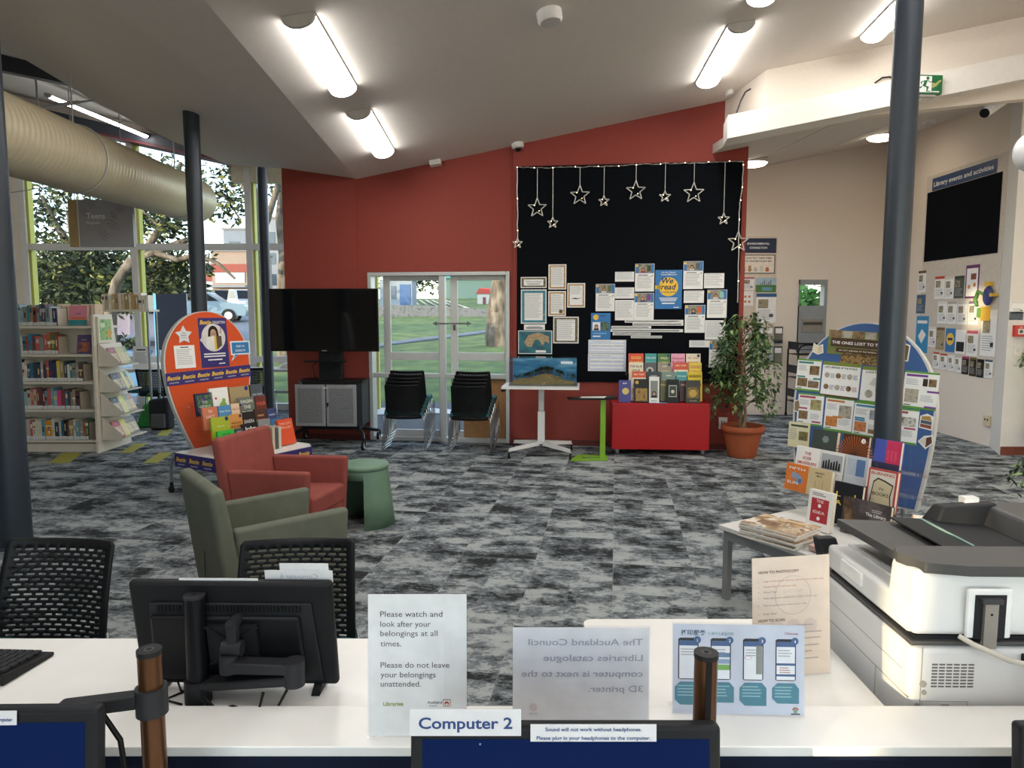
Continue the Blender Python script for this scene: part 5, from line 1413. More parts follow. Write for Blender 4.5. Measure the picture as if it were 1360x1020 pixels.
b.prism(pts, (0, .004), C('dfe1e4', .3)); b.text('The', 0, .012, .02, INK, .005, 0, 'CENTER'); b.text('Bestie', 0, -.008, .02, INK, .005, 0, 'CENTER'); b.text('Promise', 0, -.028, .016, INK, .005, 0, 'CENTER')
tag(b.build('star_card', mw=OF @ Matrix.Translation((-.24, 1.42, .0045))), 'white star shaped card above the typed note on the orange board', 'card')
on_face(OF, 'note_sheet', 'typed white note below the star on the orange board', 'sheet', -.345, 1.13, .20, .2, lambda b, w, h, z: (txt_lines(b, w, h, z, .1, .8, 9, .9, .1), b.rect(w * .3, h * .9, w * .4, h * .04, INK, z)))
def bubble(b, w, h, z):
    b.rect(w * .06, h * .1, w * .88, h * .8, C('2f7bb5', .5), z); b.text('FREE TO', w * .5, h * .55, h * .2, WHITE, z + .0005, .01, 'CENTER'); b.text('BORROW', w * .5, h * .24, h * .2, WHITE, z + .0005, .01, 'CENTER')
b = MB(); b.prism([(.0, 0), (.03, 0), (.0, -.055), (.075, 0), (.22, 0), (.22, .13), (0, .13)], (0, .003), C('e6ecf2', .5)); b.pol([(.008, .005), (.045, .005), (.015, -.038), (.08, .005)], C('2f7bb5', .5), .0035)
bubble(b, .22, .13, .0036)
tag(b.build('speech_bubble_card', mw=OF @ Matrix.Translation((.235, 1.22, .0045))), 'blue speech bubble card reading free to borrow on the orange board', 'card')
def strip(b, w, h, z): b.rect(0, 0, w, h, PURP, z); beste(b, 6, w, h, z + .0006)
on_face(OF, 'lettered_strip', 'purple strip with yellow lettering across the middle of the orange board', 'strip', -.445, .985, .89, .112, strip, rot=math.radians(1.5))

# stepped book rack on the orange board's shelf
def Osh(x, d, z): return OR_LOC + ex * x + eo * d + UP * z
t = thing('acrylic_rack', 'clear stepped book rack on the shelf of the orange board', 'rack', loc=OR_LOC + UP * .422, rz=OR_RZ)
OT = [(.22, .30), (.31, .19), (.40, .09), (.49, .004)]
b = MB()
for d, z in OT: b.box(-.42, .40, -d - .03, -d + .035, z, z + .004, ACRYLIC); b.box(-.42, .40, -d + .03, -d + .034, z + .004, z + .13, ACRYLIC)
b.build('tier', t)
for x in (-.425, .40):
    b = MB(); b.T = Matrix(((0, 0, 1, x), (-1, 0, 0, 0), (0, 1, 0, 0), (0, 0, 0, 1)))
    b.prism([(.15, 0), (.15, .42), (.2, .42), (.53, .08), (.53, 0)], (0, .005), ACRYLIC); b.build('side_panel', t)
def Xon(P0, ex_, u, v, off):
    """distance along ex_ and height where a sight line meets the upright plane through P0 + off out of it"""
    n = ex_.cross(UP); p = PL(u, v, P0 + n * off, n); return (p - P0).dot(ex_), p.z
def zb4(x, y): return 200 + x * .304, 390 + y * .304
def obooks(row, items):
    d, z = OT[row]
    for x0, x1, y0, col, lb, dr_ in items:
        u0, v0 = zb4(x0, y0); u1, _ = zb4(x1, y0)
        xa, za = Xon(OR_LOC, ex, u0, v0, d); xb, zb2 = Xon(OR_LOC, ex, u1, v0, d)
        w = max(.08, xb - xa - .004); zf = .422 + z + .005
        h = min(.24, max(.17, (za + zb2) / 2 - zf))
        open_book(lb, lean_frame(Osh(xa, d - .012, zf), ex, math.radians(8)), w, h, .022, col, dr_, 'books on the orange display')
obooks(0, [(198, 275, 435, '262a4a', 'navy floral book at the left end of the back row on the orange display', cov('THE|GENIUS', 'c8d8c0', .55, .15, extra=pic(['262a4a', '5a8a4a', '262a4a', '7a5a8a'], 22, .1, .9))),
           (262, 343, 412, 'f0efe9', 'white book with a green pear in the back row on the orange display', cov(None, extra=lambda b, w, h, z: (b.disc(w * .66, h * .3, w * .2, C('8fb04a'), z), b.disc(w * .72, h * .5, w * .1, C('8fb04a'), z), b.disc(w * .3, h * .6, w * .06, C('c0403a'), z)))),
           (350, 436, 406, 'a8946c', 'tan book reading MR in the back row on the orange display', cov('MR', '8a2a1c', .35, .17, extra=dot)),
           (440, 494, 396, '4c545c', 'slate blue book at the right end of the back row on the orange display', cov('THE TIDE', 'b8c4cc', .55, .1, extra=pic(['4c545c', '6d7a84', '3c444c'], 20)))])
obooks(1, [(230, 297, 497, 'd07a5a', 'salmon book with large pale letters in the second row on the orange display', cov('TO|LAST|AS', 'f0dcd0', .74, .18)),
           (299, 355, 489, '4f8fc0', 'sky blue book in the second row on the orange display', cov('Think Twice', 'f4f4f0', .7, .1)),
           (356, 405, 480, 'e8c8a8', 'peach book in the second row on the orange display', cov('Hey Zoey', 'b05a3a', .72, .1, extra=dot)),
           (390, 459, 452, '6d7468', 'grey green book reading Fagin in the second row on the orange display', cov('FAGIN|THE|THIEF', 'e8e6dc', .78, .17)),
           (461, 510, 446, '6a2f2a', 'dark red book at the right end of the second row on the orange display', cov('YOUR|TRUTH', 'e0604a', .62, .2))])
obooks(2, [(268, 350, 540, 'a8b52e', 'lime green book in the third row on the orange display', cov('ABSOLUTE', 'e8ecc0', .6, .07, extra=dot)),
           (348, 406, 527, 'd4914a', 'orange tan book reading Private Revolutions on the orange display', cov('PRIVATE|REVOLUTIONS', '5a3018', .6, .11, extra=dot)),
           (406, 460, 517, '2f2a2c', 'black book reading Sandra in the third row on the orange display', cov('SANDRA', 'e8e0d8', .55, .2)),
           (461, 511, 503, '4a2c24', 'dark brown fiery book in the third row on the orange display', cov('EMBER', 'e0a070', .7, .1, extra=pic(['4a2c24', 'b0592c', '2c1c1a'], 12))),
           (513, 556, 502, '3a4470', 'indigo book at the right end of the third row on the orange display', cov('NORTH', 'd8dcec', .7, .1, extra=dot))])
obooks(3, [(297, 372, 598, '35b43c', 'bright green book in the front row on the orange display', cov('THE LOOP', '0f3c18', .8, .09)),
           (374, 404, 590, '3c4650', 'dark slate book beside the bright green one on the orange display', cov('GREY', 'd8dce0', .8, .1)),
           (406, 474, 567, '26262a', 'black and white book reading John on the orange display', cov('John', 'ffffff', .72, .22, ('e8e6e0', 0, .5))),
           (476, 530, 549, '8a8c8c', 'grey misty book in the front row on the orange display', cov('MIST', 'e8e8e8', .7, .1, extra=pic(['8a8c8c', 'b0b2b0', '6d7072'], 12))),
           (532, 578, 547, '3f7fae', 'blue book at the right end of the front row on the orange display', cov('BLUE', 'e8f0f8', .7, .1, extra=dot))])
# loose books on the shelf
for x0, x1, y0, col, lb, d, tl, dr_ in ((574, 652, 556, 'd8502c', 'orange red book leaning alone at the right of the orange display shelf', .6, 14, cov('THE CITY|WE LOST', 'f0c0a0', .78, .12)),):
    u0, v0 = zb4(x0, y0); u1, v1 = zb4(x1, y0); xa, za = Xon(OR_LOC, ex, u0, v0, d); xb, zb2 = Xon(OR_LOC, ex, u1, v1, d)
    xa = min(xa, .2)
    open_book(lb, lean_frame(Osh(xa, d, .422), ex, math.radians(tl)), min(.17, xb - xa), .235, .03, col, dr_, 'books on the orange display')
for i, (x, h, col) in enumerate(((-.02, .2, 'd8cdb8'), (.015, .19, '7a7468'), (.05, .2, 'c8b8a0'), (.085, .185, '565a58'), (.12, .195, 'cfc8bc'))):
    open_book('%s paperback standing spine up in the row on the orange display shelf' % ['cream', 'taupe', 'beige', 'dark grey', 'off-white'][i], frame(Osh(x, .68, .422), -eo, UP), .13, h, .028, col, None, 'books on the orange display')

# ================================================================ blue board
BL_LOC = Vector((2.41, 4.94, 0)); BL_RZ = math.radians(-52)
bt, BFm = display_board('display_board', 'tall blue egg shaped display board behind the right-hand column', BL_LOC, BL_RZ, 1.0, .30, .96, 1.545, .86, BLUEF, math.radians(4))
for x in (-.25, .25):
    b = MB(); b.tube([(x, .03, .5), (x, .14, .45), (x, .22, .3), (x, .24, .06)], .014, GREYLEG); b.tube([(x, .03, .34), (x, -.02, .2), (x, -.02, .0)], .014, GREYLEG); b.build('leg', bt)
    b = MB(); b.cyl((x - .012, .245, .03), (x + .012, .245, .03), .029, RUBBER); b.build('caster', bt)
bx = Vector((math.cos(BL_RZ), math.sin(BL_RZ), 0)); bo = bx.cross(UP)
Fi = BFm.inverted()
def face_xy(F, u, v):
    n = F.to_3x3() @ Vector((0, 0, 1)); p = PL(u, v, F.translation + F.to_3x3() @ Vector((0, .0, .0)) + n * .005, n)
    q = F.inverted() @ p; return q.x, q.y
GREENB = C('5f9a3c', .5)
def leafposter(title, tcol, pics, ribbon, big=False):
    def d(b, w, h, z):
        b.rect(0, 0, w, h * .06, GREENB, z); b.rect(0, h * .95, w, h * .05, GREENB, z)
        b.rect(w * .06, h * .86, w * .62, h * .06, C(tcol, .5), z + .0004)
        for (x, y, pw, ph, cols) in pics: b.rect(w * x, h * y, w * pw, h * ph, ramp_mat(cols, 22, .5), z + .0004)
        b.lines(w * .06, h * .78, w * .42, 5, h * .035, GREYINK, z + .0004); b.lines(w * .52, h * .36, w * .4, 5, h * .035, GREYINK, z + .0004)
        for (x, y) in ribbon: b.rect(w * x, h * y, w * .34, h * .05, C(tcol, .5), z + .0006)
        b.rect(w * .06, h * .08, w * .2, h * .02, INK, z + .0004)
    return d
BRN = ['5a4632', '8f7350', '3c2f24']; STN = ['8a8478', 'b8b0a0', '6a6458']
zc = lambda x, y: (980 + x * .2941, 400 + y * .2941)
def blueposter(label, tl, tr, bl, draw, name='poster', cat='poster', m=None, out=.0045):
    x0, y1 = face_xy(BFm, *zc(*tl)); x1, yr = face_xy(BFm, *zc(*tr)); xb, y0 = face_xy(BFm, *zc(*bl))
    w = x1 - x0; rot = math.atan2(yr - y1, w) * .5
    return on_face(BFm, name, label, cat, x0, y0, w, y1 - y0, draw, m, rot, out)
def titlep(b, w, h, z):
    b.rect(0, 0, w, h, ramp_mat(['8a7a4a', '5f7a3a', 'a89468'], 10), z)
    b.rect(w * .05, h * .32, w * .9, h * .36, C('4a3222', .6), z + .0004); b.text('THE ONES LOST TO TIME', w * .07, h * .44, h * .16, WHITE, z + .0008, .02, width=w * .86)
    b.rect(w * .15, h * .1, w * .7, h * .18, C('4a3222', .6), z + .0004); b.text('SIX LOST LIBRARIES OF THE WORLD', w * .2, h * .16, h * .08, C('e8dcc0'), z + .0008, .01, width=w * .6)
    for k in range(5): b.rect(w * (.03 + .19 * k), h * .7, w * .17, h * .28, ramp_mat([BRN, STN][k % 2], 14, seed=k), z + .0006)
blueposter('wide title poster reading The ones lost to time on the blue board', (410, 128), (690, 158), (404, 236), titlep)
blueposter('brown mosaic photo strip under the title on the blue board', (465, 225), (650, 248), (462, 278), lambda b, w, h, z: b.rect(0, 0, w, h, ramp_mat(['6a5638', 'a8844c', '4a3c2a', 'c8b078'], 26, seed=3), z), 'photo_strip', 'photo')
TC = ['3c8a86', '5a4632', '3c4a6a', '7a3f8f', '7a3f8f', 'b0405a', 'c07a3a', '3a8ab0', 'b04a5a']
def over(b, w, h, z):
    b.rect(0, 0, w, h * .07, C('5a4632'), z); b.rect(0, h * .9, w, h * .1, C('7a8a3a'), z); b.text('LOST LIBRARIES OF THE WORLD', w * .06, h * .82, h * .07, INK, z + .0004, .02, width=w * .86)
    for r in range(2):
        for k in range(3):
            b.disc(w * (.14 + .3 * k), h * (.62 - .33 * r), w * .07, ramp_mat(BRN if (k + r) % 2 else STN, 30, seed=k + r), z + .0004, 18); b.lines(w * (.23 + .3 * k), h * (.66 - .33 * r), w * .13, 4, h * .035, C(TC[k + 3 * r], .5), z + .0004)
def mapp(b, w, h, z):
    b.rect(0, h * .9, w, h * .1, C('7a8a3a'), z); b.rect(0, 0, w, h * .06, GREENB, z); b.text('LOST LIBRARIES', w * .1, h * .82, h * .07, INK, z + .0004, .02, width=w * .8)
    b.pol([(w * .2, h * .5), (w * .3, h * .7), (w * .6, h * .74), (w * .8, h * .6), (w * .7, h * .4), (w * .55, h * .5), (w * .5, h * .25), (w * .38, h * .3), (w * .36, h * .48)], C('d0cec8'), z + .0004)
    b.disc(w * .22, h * .25, w * .1, ramp_mat(STN, 20), z + .0006)
blueposter('white sheet with teal heading, upper row left on the blue board', (270, 258), (377, 268), (258, 400), leafposter('', '3c8a86', [(.54, .52, .4, .28, BRN), (.06, .14, .42, .26, BRN), (.52, .12, .44, .2, ['2c2420', '8f7350', '1c1814'])], [(.04, .42), (.72, .38)]))
blueposter('sheet with six round pictures titled lost libraries of the world', (383, 270), (553, 290), (378, 428), over)
blueposter('map sheet partly behind the column on the blue board', (561, 292), (745, 312), (556, 455), mapp)
blueposter('white sheet with purple heading, upper row right end on the blue board', (752, 312), (908, 330), (742, 478), leafposter('', '7a3f8f', [(.55, .62, .14, .2, ['2c2420', '4a3c34']), (.72, .62, .22, .2, BRN), (.06, .16, .4, .36, STN)], [(.7, .46), (.66, .05)]))
blueposter('white sheet with crimson heading, lower row left on the blue board', (275, 412), (390, 424), (266, 553), leafposter('', 'b0405a', [(.5, .5, .42, .32, ['8f8050', 'b0a878', '5f5a34']), (.06, .18, .36, .26, BRN)], [(.05, .5), (.6, .1)]))
blueposter('white sheet with orange heading, lower row second on the blue board', (397, 428), (523, 446), (388, 580), leafposter('', 'c07a3a', [(.5, .42, .44, .36, STN), (.06, .14, .42, .28, ['a8622c', 'd08a4a', '6a3a1c'])], [(.3, .4)]))
blueposter('white sheet with blue heading, lower row third beside the column', (526, 450), (660, 470), (520, 604), leafposter('', '3a8ab0', [(.54, .52, .4, .28, ['6a7a86', 'a8b0b4', '4a5058']), (.06, .14, .4, .28, ['a84a2c', 'd08a5a', '6a2a1c']), (.54, .12, .4, .12, BRN)], [(.05, .5), (.06, .44)]))
blueposter('white sheet with rose heading, lower row right of the column', (668, 474), (818, 494), (660, 630), leafposter('', 'b04a5a', [(.5, .5, .44, .26, ['5a5248', 'd8d4cc', '3c342c']), (.24, .3, .16, .18, BRN)], [(.6, .42)]))
# cut-out cards of books
def cutout(label, x, y, shapes, s=.72, out=.0045):
    b = MB(); cx, cy = face_xy(BFm, *zc(x, y)); pts, inner = shapes
    b.prism([(px * s, py * s) for px, py in pts], (0, .003), C('ecebe6', .6))
    for q, c in inner: b.pol([(px * s, py * s) for px, py in q], C(c, .6), .0036)
    tag(b.build('cutout_card', mw=BFm @ Matrix.Translation((cx, cy, out))), label, 'card')
cutout('open book cut-out card at the upper left of the blue board', 362, 215, ([(-.06, -.03), (0, -.06), (.06, -.04), (.05, .05), (0, .03), (-.05, .06)], [([(-.05, -.02), (0, -.05), (0, .02), (-.045, .048)], 'e8dcc0'), ([(0, -.05), (.05, -.035), (.043, .04), (0, .02)], 'd8c8a4')]))
cutout('stack of books cut-out card at the right of the blue board', 852, 545, ([(-.06, -.06), (.05, -.075), (.06, .05), (.0, .075), (-.055, .05)], [([(-.05, -.05), (.045, -.062), (.045, -.03), (-.05, -.02)], '8a4a3a'), ([(-.048, -.015), (.045, -.025), (.045, .005), (-.048, .014)], '4a5a6a'), ([(-.045, .018), (.045, .01), (.03, .055), (-.04, .048)], 'b08a4a')]))
cutout('brown book cut-out card below the stack card on the blue board', 850, 632, ([(-.07, -.01), (0, -.075), (.06, -.01), (.05, .06), (-.02, .045)], [([(-.06, -.008), (0, -.06), (.0, .03), (-.02, .035)], 'd8d0c0'), ([(0, -.06), (.052, -.008), (.043, .048), (0, .03)], '5a3a30')]))
cutout('brown leather book cut-out card right of the column near the top of the blue board', 752, 228, ([(-.05, -.09), (.04, -.09), (.05, .06), (-.03, .09)], [([(-.04, -.08), (.03, -.08), (.04, .05), (-.025, .08)], '6a5238')]))
cutout('torn parchment cut-out card at the left edge of the blue board', 268, 472, ([(-.03, -.06), (.02, -.07), (.035, .0), (.02, .07), (-.035, .05)], [([(-.024, -.05), (.015, -.06), (.028, 0), (.015, .06), (-.028, .042)], '8a7458')]))
p = zc(280, 610)
on_face(BFm, 'leaflet', 'cream leaflet hanging at the lower left edge of the blue board', 'leaflet', face_xy(BFm, *zc(238, 650))[0] - .02, face_xy(BFm, *zc(238, 655))[1], .17, .19, lambda b, w, h, z: (b.rect(w * .5, h * .3, w * .42, h * .35, ramp_mat(['3c5a4a', '8a7a3a', '2c3c5a'], 20), z), b.rect(w * .1, h * .82, w * .8, h * .08, C('3c4a3a'), z), b.lines(w * .06, h * .7, w * .38, 6, h * .08, GREYINK, z)), C('e4dcb4', .6), out=.012)

# low table with book rack in front of the blue board
TK = Vector((1.16, 3.9, 0)); TRZ = math.radians(-60)
tx = Vector((math.cos(TRZ), math.sin(TRZ), 0)); to = tx.cross(UP)     # along the front edge, towards the reader (front edge is at to side)
tb = thing('low_table', 'low white table with grey legs in front of the blue board', 'table', loc=TK, rz=TRZ)
TD = .98
b = MB(); b.box(0, .95, 0, TD, .40, .425, C('d6d5d2', .4, var=.02)); b.build('table_top', tb, bev=.003)
b = MB(); b.box(.02, .93, .02, .05, .345, .40, GREYLEG); b.box(.02, .93, TD - .05, TD - .02, .345, .40, GREYLEG); b.box(.02, .05, .05, TD - .05, .345, .40, GREYLEG); b.box(.9, .93, .05, TD - .05, .345, .40, GREYLEG); b.build('apron', tb)
for x in (.02, .895):
    for y in (.02, TD - .055): b = MB(); b.box(x, x + .035, y, y + .035, 0, .345, GREYLEG); b.build('leg', tb)
def Tb(x, y, z): return TK + tx * x + (-to) * y + UP * z
RY0 = .50
t = thing('acrylic_rack', 'clear stepped book rack on the low white table', 'rack', loc=TK + UP * .427, rz=TRZ)
BT = [(.86, .30), (.77, .195), (.67, .10), (.57, .004)]
b = MB()
for y, z in BT: b.box(.02, .80, y - .045, y + .035, z, z + .005, ACRYLIC); b.box(.02, .80, y + .03, y + .034, z + .005, z + .15, ACRYLIC)
b.build('tier', t)
for x in (.015, .80):
    b = MB(); b.T = Matrix(((0, 0, 1, x), (1, 0, 0, 0), (0, 1, 0, 0), (0, 0, 0, 1)))
    b.prism([(.5, 0), (.93, 0), (.93, .45), (.88, .45), (.5, .12)], (0, .005), ACRYLIC); b.build('side_panel', t)
z2 = lambda x, y: (960 + x * .2941, 560 + y * .2941)
def tbooks(row, items):
    y, z = BT[row]
    for x0, x1, yt0, yt1, col, lb, dr_, th in items:
        P0 = Tb(0, y, 0); n = to
        p = PL(*z2(x0, yt0), P0, n); q = PL(*z2(x1, yt1), P0, n)
        xa = (p - P0).dot(tx); xb = (q - P0).dot(tx); zf = .427 + z + .006
        w = min(.24, max(.1, xb - xa - .004)); h = min(.25, max(.16, (p.z + q.z) / 2 - zf))
        open_book(lb, lean_frame(Tb(xa, y - .005, zf), tx, math.radians(8)), w, h, th, col, dr_, 'books before the blue board')
def wolf(b, w, h, z):
    b.pol([(w * .25, h * .5), (w * .3, h * .66), (w * .4, h * .74), (w * .5, h * .68), (w * .62, h * .66), (w * .8, h * .5), (w * .82, h * .34), (w * .66, h * .3), (w * .56, h * .24), (w * .46, h * .3), (w * .5, h * .44), (w * .36, h * .46)], C('8a9ab4'), z)
    b.pol([(w * .62, h * .3), (w * .78, h * .38), (w * .72, h * .5), (w * .6, h * .46)], C('5a6a8a'), z + .0004)
def sunburst(b, w, h, z):
    for k in range(22):
        a = PI * k / 21; a2 = a + .05
        b.pol([(w * .5 + w * .12 * math.cos(a), h * .2 + w * .12 * math.sin(a)), (w * .5 + w * .75 * math.cos(a), h * .2 + w * .75 * math.sin(a)), (w * .5 + w * .75 * math.cos(a2), h * .2 + w * .75 * math.sin(a2))], C('b8642c'), z)
    b.disc(w * .8, h * .82, w * .09, C('e8e4dc'), z + .0004, 16); b.text('4', w * .8, h * .79, h * .07, INK, z + .0008, .01, 'CENTER')
def burnt(b, w, h, z):
    b.pol([(w * .12, h * .1), (w * .2, h * .7), (w * .35, h * .8), (w * .6, h * .76), (w * .9, h * .68), (w * .84, h * .4), (w * .9, h * .1), (w * .5, h * .06)], C('3a2f28'), z)
    b.pol([(w * .16, h * .12), (w * .23, h * .67), (w * .36, h * .76), (w * .6, h * .72), (w * .86, h * .65), (w * .8, h * .4), (w * .86, h * .13), (w * .5, h * .09)], C('cbbd9c'), z + .0003)
    b.text('BURNING', w * .5, h * .86, h * .1, C('b04038'), z + .0006, .01, 'CENTER', width=w * .8); b.text('the', w * .5, h * .52, h * .1, INK, z + .0006, 0, 'CENTER'); b.text('BOOKS', w * .5, h * .38, h * .11, INK, z + .0006, .01, 'CENTER', width=w * .56)
def bw(b, w, h, z):
    b.rect(w * .06, h * .3, w * .88, h * .6, C('a8acb0'), z)
    for k in range(7): b.pol([(w * (.12 + .11 * k), h * .34), (w * (.22 + .11 * k), h * .34), (w * (.2 + .11 * k), h * (.62 + .04 * (k % 3))), (w * (.14 + .11 * k), h * (.62 + .04 * (k % 3)))], C('26282c'), z + .0004); 
    b.text('REFORMATION', w * .1, h * .15, h * .07, INK, z + .0004, .01, width=w * .7)
tbooks(0, [(418, 530, 60, 78, '3f4744', 'dark grey green book at the left of the back row before the blue board', cov('LIBRICIDE', '8f9a86', .16, .1, extra=lambda b, w, h, z: b.disc(w * .55, h * .66, w * .14, C('7a8a8c'), z, 6)), .035),
           (552, 670, 88, 108, '4a2a1c', 'brown sunburst book with a number four before the blue board', cov(None, extra=sunburst), .03),
           (695, 818, 123, 145, '4a5ab0', 'blue and magenta book beside the column at the right of the back row', cov(None, extra=lambda b, w, h, z: (b.rect(w * .45, 0, w * .55, h, C('c8305a'), z), b.rect(0, 0, w, h * .2, C('2c2a4a'), z + .0003), [b.rect(w * (.5 + .14 * k), h * .3, w * .08, h * .35, C('d8486a'), z + .0004) for k in range(3)])), .03)])
tbooks(1, [(342, 450, 123, 143, 'efeeea', 'white book with red lettering reading The Book Smugglers', cov('THE|BOOK|SMUGGLERS', 'c03a30', .72, .15), .03),
           (450, 560, 150, 175, 'e4e4e2', 'white book with a black and white crowd photo before the blue board', cov(None, extra=bw), .03),
           (560, 665, 200, 224, 'c3cad2', 'pale grey blue book in the second row before the blue board', cov(None, extra=lambda b, w, h, z: (b.rect(w * .5, h * .3, w * .38, h * .6, C('5a7aa8'), z), b.rect(w * .1, h * .3, w * .38, h * .6, C('b0bcc8'), z))), .025)])
tbooks(2, [(297, 397, 200, 222, 'dd7a30', 'orange book reading Fifth Sun with a grey animal drawing', cov(None, extra=lambda b, w, h, z: (wolf(b, w, h, z), b.text('FIFTH', w * .5, h * .8, h * .13, WHITE, z + .0006, .012, 'CENTER', width=w * .72), b.text('SUN', w * .36, h * .26, h * .14, WHITE, z + .0006, .012, 'CENTER', width=w * .5))), .03),
           (397, 505, 233, 258, 'cdb88e', 'tan book with small brown drawings before the blue board', cov('ANCIENT|MAYA', '3a3028', .82, .09, extra=lambda b, w, h, z: [b.rect(w * x, h * .3, w * .015, h * .25, C('8a6a48'), z) or b.rect(w * (x - .06), h * .54, w * .14, h * .02, C('8a6a48'), z) for x in (.34, .66)]), .035),
           (664, 798, 205, 235, 'b84a44', 'red edged book reading Burning the Books with a scorched page', cov(None, 'ffffff', extra=lambda b, w, h, z: (b.rect(w * .06, h * .04, w * .88, h * .92, C('dcd4c8'), z - .0002), burnt(b, w, h, z))), .03)])
tbooks(3, [(510, 640, 268, 298, '24252a', 'black book with yellow letters behind The Library book', cov('L    L|A    A', 'e8c838', .66, .16), .03)])
# two books standing in front on the table
def tfree(x0, x1, yt, y, h, th, col, label, dr_, w=None):
    P0 = Tb(0, y, 0); p = PL(*z2(x0, yt), P0, to); q = PL(*z2(x1, yt + 20), P0, to); xa = (p - P0).dot(tx); xb = (q - P0).dot(tx)
    open_book(label, lean_frame(Tb(xa, y, .427), tx, math.radians(7)), w or (xb - xa), h, th, col, dr_, 'books before the blue board')
def ideac(b, w, h, z):
    b.rect(w * .14, h * .2, w * .74, h * .6, C('b03038', .5), z); b.lines(w * .15, h * .92, w * .6, 2, h * .045, INK, z)
    for s_, y in (('THE', .7), ('IDEA', .42)): b.text(s_, w * .5, h * y, h * .1, WHITE, z + .0004, .01, 'CENTER', width=w * (.3 if s_ == 'THE' else .5))
    b.disc(w * .5, h * .62, w * .07, WHITE, z + .0004, 14); b.disc(w * .5, h * .3, w * .07, WHITE, z + .0004, 14)
def libc(b, w, h, z):
    b.rect(0, 0, w, h, ramp_mat(['2c2a2c', '5f5a5c', '3c3638', '4a4446'], 8, .4), z)
    b.pol([(0, h * .95), (w * .2, h * .9), (w * .35, h * .3), (w * .3, 0), (w * .1, 0)], ramp_mat(['6a4a34', '3a2a20', '8a6a4c'], 12), z + .0003)
    b.text('The Library', w * .5, h * .62, h * .13, WHITE, z + .0006, .01, width=w * .42); b.lines(w * .62, h * .8, w * .25, 2, h * .05, C('c8c4c0'), z + .0006)
tfree(552, 740, 305, .50, .19, .03, '3a3436', 'landscape book reading The Library at the front of the low table', libc, .27)
tfree(397, 515, 325, .40, .215, .035, 'eceae6', 'white and red book reading The Idea standing at the front of the low table', ideac, .145)
# magazines lying in a pile
mg = ramp_mat(['d8cdb8', '7a5a3c', 'b89a74', 'f0ece4', '4c3c30'], 14, .35, 6)
P = GZ(1035, 718, .427)
cx = (P - TK).dot(tx); cy = (P - TK).dot(-to)
for k in range(6):
    M = Matrix.Translation(Tb(cx - .17 + .006 * (k % 3), cy - .12 + .005 * (k % 2), .426 + .0135 * k)) @ Matrix.Rotation(TRZ + math.radians(8 + [0, 1.5, -1, .8, -.6, 1][k]), 4, 'Z')
    t = thing('magazine', ['bottom magazine of the pile on the low white table', 'second magazine from the bottom of the pile on the low table', 'third magazine from the bottom of the pile on the low table', 'third magazine from the top of the pile on the low table', 'magazine just under the top one of the pile on the low table', 'top magazine with brown architectural cover photo on the low table'][k], 'magazine', mw=M, group='magazine pile on the low table')
    b = MB(); b.box(0, .32, 0, .24, .001, .0115, C('e9e5dc', .6, var=.15, scale=400)); b.build('pages', t)
    b = MB(); b.box(0, .322, 0, .242, .0115, .0125, mg)
    if k == 5: b.rect(.0, .19, .322, .03, C('c9b08a', .4), .0128); b.rect(.05, .06, .12, .07, ramp_mat(['5a4030', '8a6a50', '3a2a20'], 20), .0128); b.rect(.2, .02, .1, .1, ramp_mat(['8a7058', 'c8b498', '4a3a2c'], 30), .0128)
    b.build('cover', t)
# clear tray of pink leaflets at the near corner
P = Tb(.66, .12, .427)
t = thing('leaflet_tray', 'clear tray of pinkish leaflets at the near end of the low table', 'tray', loc=P, rz=TRZ)
b = MB(); b.box(-.13, .13, -.09, .09, 0, .004, ACRYLIC); b.box(-.13, .13, -.09, -.086, .004, .05, ACRYLIC); b.box(-.13, .13, .086, .09, .004, .05, ACRYLIC); b.box(-.13, -.126, -.086, .086, .004, .05, ACRYLIC); b.box(.126, .13, -.086, .086, .004, .05, ACRYLIC); b.build('tray', t)
b = MB(); b.box(-.11, .11, -.07, .07, .005, .03, C('c9a59a', .6, var=.1)); b.rect(-.08, -.03, .1, .06, C('e4c8bc'), .0305); b.build('leaflets', t)

# ================================================================ armchairs and side table
def armchair(label, loc, rz, col, dark):
    """front towards +x"""
    F = C(col, .9, var=.1, scale=12, bump=.08); t = thing('armchair', label, 'armchair', loc=loc, rz=rz)
    b = MB(); b.hexa([(-.25, -.26, .05), (.26, -.25, .05), (.26, .25, .05), (-.25, .26, .05), (-.26, -.25, .3), (.285, -.24, .3), (.285, .24, .3), (-.26, .25, .3)], F); b.build('base', t, bev=.015, seg=3)
    b = MB(); b.hexa([(-.2, -.235, .29), (.3, -.235, .28), (.3, .235, .28), (-.2, .235, .29), (-.2, -.235, .40), (.31, -.235, .42), (.31, .235, .42), (-.2, .235, .40)], F); b.build('seat_cushion', t, bev=.03, seg=3)
    b = MB(); b.hexa([(-.29, -.29, .04), (-.17, -.29, .04), (-.17, .29, .04), (-.29, .29, .04), (-.38, -.305, .79), (-.31, -.305, .80), (-.31, .305, .80), (-.38, .305, .79)], F); b.build('backrest', t, bev=.028, seg=3)
    b = MB(); b.box(-.3365, -.3345, -.004, .004, .1, .5, C('2c2e26', .9)); b.T = Matrix.Identity(4); b.build('back_seam', t)
    for s_ in (-1, 1):
        b = MB(); ya, yb = (min(s_ * .235, s_ * .30), max(s_ * .235, s_ * .30))
        b.hexa([(-.2, ya, .04), (.27, ya, .04), (.27, yb, .04), (-.2, yb, .04), (-.27, ya, .585), (.31, ya, .60), (.31, yb, .60), (-.27, yb, .585)], F); b.build('arm', t, bev=.02, seg=3)
    for x in (-.22, .22):
        for y in (-.2, .2): b = MB(); b.cyl((x, y, 0), (x, y, .055), .02, C('2a2624', .5), n=12); b.build('foot', t)
    return t
